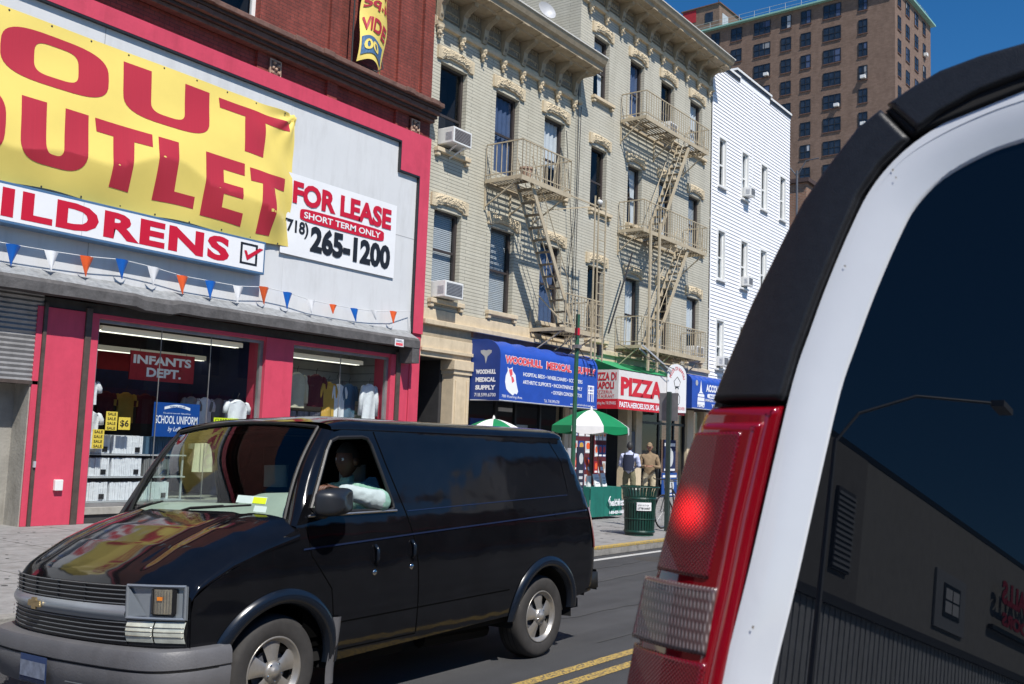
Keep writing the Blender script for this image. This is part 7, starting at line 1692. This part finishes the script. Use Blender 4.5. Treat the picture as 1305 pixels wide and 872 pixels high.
# driver
Jd = dict(pelvis=(0, 0, 0.12), waist=(0, -0.03, 0.26), chest=(0, -0.05, 0.42), upch=(0, -0.05, 0.55), neck=(0, -0.04, 0.64), headb=(0, -0.02, 0.70), shL=(-0.19, -0.04, 0.55), elL=(-0.43, 0.04, 0.53), wrL=(-0.34, 0.40, 0.62), shR=(0.19, -0.04, 0.55), elR=(0.24, 0.16, 0.36), wrR=(0.10, 0.36, 0.46), hipL=(-0.10, 0.03, 0.10), knL=(-0.14, 0.40, 0.16), anL=(-0.12, 0.52, -0.12), hipR=(0.10, 0.03, 0.10), knR=(0.14, 0.40, 0.16), anR=(0.12, 0.52, -0.12))
# forward is -X : local y -> -x, local x -> right of driver = +Y ; driver's left = -Y side facing the camera
dr, PD = person((5.14, YC-0.48, 0.80), R_(90), Jd, 'person driving the van in a mint green shirt with an elbow out of the window', dict(top='shirt_mint', sleeve='shirt_cuff', legs='cloth_khaki', shoe='wire', skin='skin_dark'), (0, 1, -0.05), radii=dict(shL=0.10, elL=0.078, wrL=0.045))
# ================================================================ white sport utility vehicle, rear left corner right before the camera
mat('suv_white', (0.74, 0.77, 0.81), 0.3, var=0.03, scale=8, coat=0.8)
mat('suv_black_plastic', (0.012, 0.013, 0.016), 0.42, var=0.25, scale=90, bump=0.12, bscale=500)
mat('suv_glass', (0.002, 0.003, 0.005), 0.010, var=0, spec=0.5)
mat('suv_gap', (0.004, 0.004, 0.004), 0.8, var=0)
mat('suv_chip', (0.25, 0.22, 0.17), 0.7, var=0.4, scale=300)
def lens(name, rgb, dots, bright, glow=None):
    m = mat(name, rgb, 0.12, var=0.0, coat=0.4); nt = m.node_tree; b = nt.nodes['Principled BSDF']; L = nt.links.new; N = nt.nodes.new
    tc = N('ShaderNodeTexCoord'); sp = N('ShaderNodeSeparateXYZ'); L(tc.outputs['Object'], sp.inputs[0])
    def sn(sock, per, ph=0.0):
        m1 = N('ShaderNodeMath'); m1.operation = 'MULTIPLY_ADD'; m1.inputs[1].default_value = 2*math.pi/per; m1.inputs[2].default_value = ph; L(sock, m1.inputs[0])
        m2 = N('ShaderNodeMath'); m2.operation = 'SINE'; L(m1.outputs[0], m2.inputs[0]); return m2.outputs[0]
    pr = N('ShaderNodeMath'); pr.operation = 'MULTIPLY'; L(sn(sp.outputs[1], dots[0]), pr.inputs[0]); L(sn(sp.outputs[2], dots[1]), pr.inputs[1])
    rp = N('ShaderNodeValToRGB'); rp.color_ramp.elements[0].position = 0.55; rp.color_ramp.elements[1].position = 0.95
    rp.color_ramp.elements[0].color = (*rgb, 1); rp.color_ramp.elements[1].color = (*bright, 1)
    ad = N('ShaderNodeMath'); ad.operation = 'MULTIPLY_ADD'; ad.inputs[1].default_value = 0.5; ad.inputs[2].default_value = 0.5; L(pr.outputs[0], ad.inputs[0]); L(ad.outputs[0], rp.inputs[0]); L(rp.outputs[0], b.inputs['Base Color'])
    bp = N('ShaderNodeBump'); bp.inputs['Strength'].default_value = 0.35; bp.inputs['Distance'].default_value = 0.001; L(pr.outputs[0], bp.inputs['Height']); L(bp.outputs[0], b.inputs['Normal'])
    if glow:
        (gy, gz, ry, rz), colr, st = glow
        mp = N('ShaderNodeMapping'); mp.inputs['Location'].default_value = (0, -gy/ry, -gz/rz); mp.inputs['Scale'].default_value = (0.0, 1/ry, 1/rz)
        L(tc.outputs['Object'], mp.inputs[0]); gr = N('ShaderNodeTexGradient'); gr.gradient_type = 'SPHERICAL'; L(mp.outputs[0], gr.inputs[0])
        pw_ = N('ShaderNodeMath'); pw_.operation = 'POWER'; pw_.inputs[1].default_value = 2.2; L(gr.outputs[0], pw_.inputs[0]); pd_ = N('ShaderNodeMath'); pd_.operation = 'POWER'; pd_.inputs[1].default_value = 1.8; L(ad.outputs[0], pd_.inputs[0]); mu = N('ShaderNodeMath'); mu.operation = 'MULTIPLY'; L(pw_.outputs[0], mu.inputs[0]); L(pd_.outputs[0], mu.inputs[1])
        m3 = N('ShaderNodeMath'); m3.operation = 'MULTIPLY'; m3.inputs[1].default_value = st; L(mu.outputs[0], m3.inputs[0]); L(m3.outputs[0], b.inputs['Emission Strength']); b.inputs['Emission Color'].default_value = (*colr, 1)
    return m
suv = empty('suv', (1.6, -0.30, 0), 'white utility vehicle with tinted rear window and lit brake lamp close to the camera', 'car')
o_ = Vector((1.6, -0.30, 0))
lens('lens_red', (0.13, 0.002, 0.008), (0.0054, 0.0054), (0.17, 0.010, 0.018), ((0.548+0.30, 1.685, 0.046, 0.042), (1.0, 0.01, 0.015), 4.2))
mat('lens_red_smooth', (0.20, 0.002, 0.008), 0.06, var=0.1, scale=12, coat=1.0); mat('lens_red_dark', (0.055, 0.003, 0.008), 0.12, var=0.1, coat=1.0)
lens('lens_clear', (0.10, 0.065, 0.065), (0.0056, 0.0240), (0.30, 0.25, 0.25))
SX0 = 1.15; SY = -0.30
def S0(y, z):
    x = SX0+(.0478*(y-.44)+.1286*(z-1.76))/.9906
    return x
def S(y, z):
    """rear surface X; mirrored about the vehicle centre for the far half"""
    yy = SY+abs(y-SY) if y < SY else y
    yr = .455-.10*(z-1.80)-.20*max(0, z-1.85)
    zz = max(z, 1.0); x = S0(y if y >= SY else y, zz)
    return x+2.2*max(0, yy-yr)**2
glassO = [(0.4377, 1.5003), (0.4328, 1.5274), (0.4146, 1.6176), (0.396, 1.7206), (0.3746, 1.8336), (0.3586, 1.8888), (0.3383, 1.9513), (0.3128, 2.0172), (0.2936, 2.0549), (0.264, 2.0841), (0.2209, 2.1052), (0.1779, 2.116), (0.05, 2.136), (-0.12, 2.148), (SY, 2.152)]
glassO = [(0.445, 1.36), (0.449, 1.40), (0.444, 1.45)]+glassO
glassO = [(SY, 1.32), (0.36, 1.325), (0.42, 1.34)]+glassO
whiteO = [(0.545, 1.20), (0.505, 1.42), (0.4944, 1.4906), (0.4715, 1.6113), (0.4497, 1.7221), (0.4318, 1.8338), (0.4122, 1.9021), (0.392, 1.9618), (0.3671, 2.023), (0.351, 2.0658), (0.3264, 2.1002), (0.3017, 2.1219), (0.2653, 2.1409), (0.2216, 2.1563), (0.1782, 2.166), (0.05, 2.188), (-0.12, 2.20), (SY, 2.204)]
whiteO = [(SY, 0.62), (0.56, 0.62), (0.60, 0.70), (0.60, 0.95)]+whiteO
def mirr(half): return half+[(2*SY-y, z) for y, z in reversed(half[1:-1])]
def smooth_poly(pts, n=4): return [(p.x, p.y) for p in catmull([(a, b, 0) for a, b in pts], n)]
gs_ = smooth_poly(glassO[2:], 4); ws_ = smooth_poly(whiteO[3:], 4)
glassP = [glassO[0], glassO[1]]+gs_; whiteP = whiteO[:3]+ws_
def dist_poly(y, z, pl):
    best = 9
    for i in range(len(pl)-1):
        ax, az = pl[i]; bx, bz = pl[i+1]; dx, dz = bx-ax, bz-az; t = max(0, min(1, ((y-ax)*dx+(z-az)*dz)/max(1e-12, dx*dx+dz*dz))); d = math.hypot(y-ax-dx*t, z-az-dz*t)
        if d < best: best = d
    return best
def densify(poly, st=0.008):
    out = []
    for i in range(len(poly)):
        a = Vector(poly[i]); b = Vector(poly[(i+1) % len(poly)]); n = max(1, int((b-a).length/st))
        for k in range(n): out.append(a.lerp(b, k/n))
    return out
def inward(loop, hole=False):
    n = len(loop); area = sum(loop[i].x*loop[(i+1) % n].y-loop[(i+1) % n].x*loop[i].y for i in range(n)); sgn = 1 if area > 0 else -1
    if hole: sgn = -sgn
    res = []
    for i in range(n):
        a = loop[i-1]; b = loop[(i+1) % n]; c = loop[i]
        e1 = (c-a).normalized(); e2 = (b-c).normalized(); n1 = Vector((-e1.y, e1.x))*sgn; n2 = Vector((-e2.y, e2.x))*sgn; m = (n1+n2)
        m = m/max(0.6, 1+n1.dot(n2)) if m.length > 1e-6 else n1
        res.append(m)
    return res
def pillow(loops, xfun, m, name, parent, step=0.03, yfun=lambda y: y):
    """loops: [(poly, is_hole, [(inset, depth, slope)...])], depth = setback behind the face"""
    vs, nr, fs = [], [], []; inner = []
    e = 0.003
    def base(y, z): return Vector((xfun(y, z), y, z))
    def nrm(y, z):
        du = base(y+e, z)-base(y-e, z); dv = base(y, z+e)-base(y, z-e); v = du.cross(dv).normalized(); return v if v.x < 0 else -v
    for poly, hole, prof in loops:
        lp = densify(poly); inn = inward(lp, hole); n = len(lp); k0 = len(vs)
        for ins, dep, slope in prof:
            for p, q in zip(lp, inn):
                a = p+q*ins; N_ = nrm(a.x, a.y); P_ = base(a.x, a.y)-N_*dep; vs.append(P_)
                out = Vector((0, -q.x, -q.y)).normalized(); nr.append((N_*math.cos(slope)+out*math.sin(slope)).normalized())
        for r in range(len(prof)-1):
            for i in range(n):
                j = (i+1) % n; fs.append((k0+r*n+i, k0+r*n+j, k0+(r+1)*n+j, k0+(r+1)*n+i))
        inner.append([p+q*prof[-1][0] for p, q in zip(lp, inn)])
    tri = tessellate_polygon([[Vector((p.x, p.y, 0)) for p in l] for l in inner]); flat = [p for l in inner for p in l]
    bm = bmesh.new(); vv = [bm.verts.new((p.x, p.y, 0)) for p in flat]
    for t in tri:
        try: bm.faces.new([vv[i] for i in t])
        except Exception: pass
    for ax in (0, 1):
        lo = min(p[ax] for p in flat); hi = max(p[ax] for p in flat); k = math.floor(lo/step)+1
        while k*step < hi:
            no = Vector((1, 0, 0)) if ax == 0 else Vector((0, 1, 0)); bmesh.ops.bisect_plane(bm, geom=bm.verts[:]+bm.edges[:]+bm.faces[:], dist=1e-5, plane_co=no*(k*step), plane_no=no); k += 1
    bm.verts.index_update(); k0 = len(vs)
    for v in bm.verts: vs.append(base(v.co.x, v.co.y)); nr.append(nrm(v.co.x, v.co.y))
    for f in bm.faces: fs.append(tuple(v.index+k0 for v in f.verts))
    bm.free(); fixed = []
    for f in fs:
        fn = (vs[f[1]]-vs[f[0]]).cross(vs[f[2]]-vs[f[0]]); av = nr[f[0]]+nr[f[2]]
        fixed.append(f if fn.dot(av) >= 0 else tuple(reversed(f)))
    vs = [Vector((v.x, yfun(v.y), v.z)) for v in vs]; flip = yfun(1.0) != 1.0
    if flip: nr = [Vector((v.x, -v.y, v.z)) for v in nr]; fixed = [tuple(reversed(f)) for f in fixed]
    mb = MB(); mb.add(vs, fixed, m); return mb.build(name, parent, smooth=True, normals=nr)
def rim(r, dep, extra=0.0): 
    pr = [(0.0, dep+extra, math.pi/2)] if extra else []
    return pr+[(r*(1-math.cos(t)), dep*(1-math.sin(t)), math.pi/2-t) for t in [math.pi/2*k/5 for k in range(6)]]
def gatemap(y, z): return (S(y, z)-0.0, y, z)
pillow([(mirr(whiteP), False, rim(0.007, 0.008, 0.02)), (mirr(glassP), True, [(0.0, 0.030, 1.2), (0.0, 0.015, 0.9), (0.003, 0.0100, 0.24), (0.010, 0.0080, 0.24), (0.018, 0.0058, 0.23), (0.025, 0.0038, 0.20), (0.032, 0.0022, 0.15), (0.040, 0.0009, 0.09), (0.048, 0.0002, 0.03), (0.054, 0.0, 0.0)])], lambda y, z: S(y, z), 'suv_white', 'liftgate', suv, step=0.05)
surf_panel(mirr([(SY, 1.3)]+[(p[0]+0.004 if p[0] > 0 else p[0], p[1]+(0.004 if p[1] > 1.6 else -0.003)) for p in glassP[1:]]), [], (0.3, 0.3), lambda y, z: (S0(y, z)+0.0145, y, z), 'suv_glass', 'rear_window', suv, flip=True)
# dark backing behind every joint
gapP = [(SY, 0.45), (0.66, 0.45), (0.655, 1.0), (0.64, 1.42), (0.60, 1.60), (0.55, 1.78), (0.49, 1.93), (0.43, 2.05), (0.37, 2.13), (0.31, 2.165), (0.22, 2.195), (0.10, 2.215), (SY, 2.235)]
surf_panel(mirr(gapP), [mirr(glassP)], (0.05, 0.05), lambda y, z: (S(y, z)+0.022, y, z), 'suv_gap', 'rear_frame', suv, flip=True)
blackP = [(0.4361, 1.8240), (0.4222, 1.880), (0.3970, 1.957), (0.3720, 2.024), (0.3530, 2.071), (0.3300, 2.105), (0.2985, 2.134), (0.3345, 2.1775), (0.3614, 2.1583), (0.3941, 2.118), (0.4279, 2.0733), (0.4489, 2.033), (0.4894, 1.95), (0.5221, 1.8651), (0.5375, 1.8240)]
lampL = [(0.6491, 1.455), (0.6306, 1.539), (0.607, 1.6314), (0.5853, 1.7053), (0.566, 1.7746), (0.5577, 1.7945), (0.5498, 1.8095), (0.5385, 1.8181)]
lampR = [(0.4399, 1.8190), (0.442, 1.8054), (0.464, 1.6817), (0.4785, 1.5881), (0.4927, 1.4952)]
lampP = [(0.520, 1.30), (0.668, 1.30), (0.660, 1.39)]+lampL+lampR
roofP = [(0.3275, 2.1822), (0.2977, 2.199), (0.2669, 2.213), (0.2226, 2.2221), (0.1785, 2.2266), (0.05, 2.243), (-0.12, 2.252), (SY, 2.255), (SY, 2.215), (-0.12, 2.211), (0.05, 2.199), (0.1783, 2.1850), (0.2219, 2.1750), (0.2657, 2.1565), (0.2905, 2.1405)]
for sg in (1, -1):
    fy = (lambda y: y) if sg == 1 else (lambda y: 2*SY-y)
    def blk(poly, off, dep, m, name, rnd=0.012, step=0.03, parent=None):
        xf_ = (lambda y, z: S(y, z)-off) if sg == 1 else (lambda y, z: S(2*SY-y, z)-off)
        return pillow([(poly, False, rim(rnd, min(dep, rnd), max(0.004, dep-rnd)+0.01))], xf_, m, name, parent or suv, step=step if sg == 1 else 0.1, yfun=fy)
    blk(blackP, 0.010, 0.022, 'suv_black_plastic', 'pillar_trim', 0.008)
    blk(roofP, 0.010, 0.030, 'suv_black_plastic', 'roof_trim', 0.008)
    blk([(0.330, 2.176), (0.29, 2.193), (0.17, 2.219), (SY, 2.248), (SY, 2.19), (0.17, 2.172), (0.2985, 2.137)], 0.004, 0.02, 'suv_gap', 'roof_channel', 0.006)
    L_ = blk(lampP, 0.010, 0.020, 'lens_red_smooth', 'tail_lamp', 0.014)
    if sg == 1:
        inner = [(0.5300, 1.33), (0.6480, 1.33), (0.637, 1.45), (0.6190, 1.540), (0.596, 1.632), (0.5745, 1.706), (0.557, 1.772), (0.545, 1.797), (0.456, 1.7985), (0.478, 1.682), (0.492, 1.588), (0.508, 1.495)]
        blk(inner, 0.020, 0.012, 'lens_red_smooth', 'lens', 0.012, parent=L_)
        dots = [(0.6020, 1.608), (0.5835, 1.690), (0.5655, 1.755), (0.553, 1.784), (0.4795, 1.7865), (0.4975, 1.682), (0.5120, 1.608)]
        blk(dots, 0.0225, 0.006, 'lens_red', 'brake_lens', 0.006, parent=L_)
        dots2 = [(0.632, 1.515), (0.644, 1.42), (0.645, 1.345), (0.535, 1.345), (0.522, 1.43), (0.508, 1.515)]
        blk(dots2, 0.0225, 0.006, 'lens_red', 'lower_lens', 0.006, parent=L_)
        blk([(0.6235, 1.5985), (0.4995, 1.6010), (0.5095, 1.5225), (0.6385, 1.5190)], 0.024, 0.005, 'lens_clear', 'reversing_lens', 0.006, parent=L_)
# side skin, roof, lower body
sil = [(0.66, 0.45), (0.672, 0.75), (0.675, 1.0), (0.668, 1.30), (0.6491, 1.455), (0.6306, 1.539), (0.607, 1.6314), (0.5853, 1.7053), (0.566, 1.7746), (0.55, 1.815), (0.5221, 1.8651), (0.4894, 1.95), (0.4489, 2.033), (0.4279, 2.0733), (0.3941, 2.118), (0.3614, 2.1583), (0.3338, 2.178), (0.30, 2.197), (0.2669, 2.211), (0.2226, 2.220), (0.1785, 2.225), (0.05, 2.241), (-0.12, 2.25), (SY, 2.253)]
g = MB(); n = len(sil); full = sil+[(2*SY-y, z) for y, z in reversed(sil[:-1])]; nn = len(full); XS = [0.0, 0.03, 0.10, 0.5, 2.2, 3.0, 3.9, 4.2]
vs = []
for k, dx in enumerate(XS):
    for i, (y, z) in enumerate(full):
        o = 0.012*min(1, k); sgn = 1 if y > SY else -1
        yy = y-sgn*0.004+(sgn*0.02*min(1, dx*5) if z < 2.1 else 0); x = (S(y, z)+0.012+dx) if k < 4 else (1.0+dx)
        zz = z
        if dx > 2.5 and z > 1.15: zz = 1.15+(z-1.15)*(1-sstep(2.5, 3.1, dx)*0.97)
        vs.append((x, yy, zz))
fs = [(k*nn+i, k*nn+i+1, (k+1)*nn+i+1, (k+1)*nn+i) for k in range(len(XS)-1) for i in range(nn-1)]
g.add(vs, fs, 'suv_white'); g.add([vs[(len(XS)-1)*nn+i] for i in range(nn)], [tuple(range(nn))], 'suv_white'); g.build('body', suv, smooth=True, angle=40)
g = MB()
for sg in (1, -1):
    yb = SY+sg*0.985
    g.add([(1.7, yb+sg*0.022, 1.25), (3.3, yb+sg*0.022, 1.25), (3.2, yb-sg*0.14, 1.95), (1.85, yb-sg*0.14, 1.95)], [(0, 1, 2, 3)], 'suv_glass')
g.build('side_window', suv)
g = MB()
def bmp(a, b):
    y = lerp(SY-0.98, SY+0.98, a); z = lerp(0.40, 0.66, b); e = abs(y-SY)/0.98; return (0.92+0.10*e**6+0.03*(1-math.sin(b*3.14)), y, z)
g.grid(bmp, 30, 6, 'suv_black_plastic'); g.add([(0.94, SY-0.9, 0.66), (0.94, SY+0.9, 0.66), (1.1, SY+0.9, 0.665), (1.1, SY-0.9, 0.665)], [(0, 1, 2, 3)], 'suv_black_plastic'); g.build('rear_bumper', suv, smooth=True, angle=40)
for x in (1.95, 4.75):
    for sg in (1, -1):
        yo = SY+sg*0.95; w = MB(); w.lathe([(0.22, 0.0), (0.30, 0.01), (0.36, 0.0), (0.37, -0.06), (0.37, -0.2), (0.34, -0.23), (0.2, -0.22)], (x, yo, 0.37), (0, sg, 0), 'tyre', n=32); w.lathe([(0.0, -0.02), (0.1, -0.01), (0.2, -0.04), (0.225, 0.0)], (x, yo, 0.37), (0, sg, 0), 'rim_alloy', n=24); w.build('wheel', suv, smooth=True)
g = MB(); g.box(0.98, 1.1, SY-0.28, SY+0.28, 0.75, 0.95, 'suv_gap'); g.build('plate_recess', suv)
g = MB(); 
crng = random.Random(9)
for y, z, r in ((0.318, 2.098, 0.0016), (0.314, 2.088, 0.0011), (0.370, 1.985, 0.0014), (0.4585, 1.560, 0.0018)):
    g.prism([(y+r*math.cos(k)*crng.uniform(0.4, 1.3), z+1.3*r*math.sin(k)*crng.uniform(0.4, 1.3)) for k in [i*0.7 for i in range(9)]], lambda u, v, d: (S(u, v)-0.0012, u, v), 0, 0, 'suv_chip', sides=False, back=False)
g.build('paint_chip', suv)

# ================================================================ camera, sun, sky
cam = bpy.data.cameras.new('camera'); co = bpy.data.objects.new('camera', cam); col.objects.link(co); scn.camera = co
Rt = [CAMR]
M = Matrix(((CAMR[0][0], CAMR[0][1], CAMR[0][2]), (CAMR[1][0], CAMR[1][1], CAMR[1][2]), (CAMR[2][0], CAMR[2][1], CAMR[2][2])))
co.matrix_world = Matrix.Translation((0, 0, 1.76)) @ M.to_4x4()
cam.sensor_width = 36.0; cam.lens = 1269/1305*36.0; cam.clip_start = 0.05; cam.clip_end = 3000; cam.dof.use_dof = True; cam.dof.focus_distance = 14.0; cam.dof.aperture_fstop = 14.0
sd_ = Vector((-0.47, -0.95, 1.42)).normalized()
sun = bpy.data.lights.new('sun', 'SUN'); so = bpy.data.objects.new('sun', sun); col.objects.link(so); so.location = (0, 0, 40)
so.rotation_euler = (sd_).to_track_quat('Z', 'Y').to_euler(); sun.energy = SUN_E; sun.angle = R_(0.5); sun.color = (1.0, 0.955, 0.89)
w = bpy.data.worlds.new('World'); scn.world = w; w.use_nodes = True; nt = w.node_tree
sky = nt.nodes.new('ShaderNodeTexSky'); sky.sky_type = 'NISHITA'; sky.sun_disc = False; sky.sun_elevation = math.asin(sd_.z); sky.sun_rotation = math.atan2(sd_.x, sd_.y); sky.air_density = 1.0; sky.dust_density = 0.0; sky.ozone_density = 4.0; sky.altitude = 1500
hs = nt.nodes.new('ShaderNodeHueSaturation'); hs.inputs['Saturation'].default_value = SKY_SAT; hs.inputs['Value'].default_value = 1.0
nt.links.new(sky.outputs[0], hs.inputs['Color']); nt.links.new(hs.outputs[0], nt.nodes['Background'].inputs[0]); nt.nodes['Background'].inputs[1].default_value = SKY_S
scn.view_settings.view_transform = 'Standard'; scn.view_settings.look = 'None'; scn.view_settings.gamma = 1.0; scn.view_settings.exposure = EXPO
scn.render.engine = 'CYCLES'
scn.cycles.max_bounces = 8; scn.cycles.transparent_max_bounces = 12
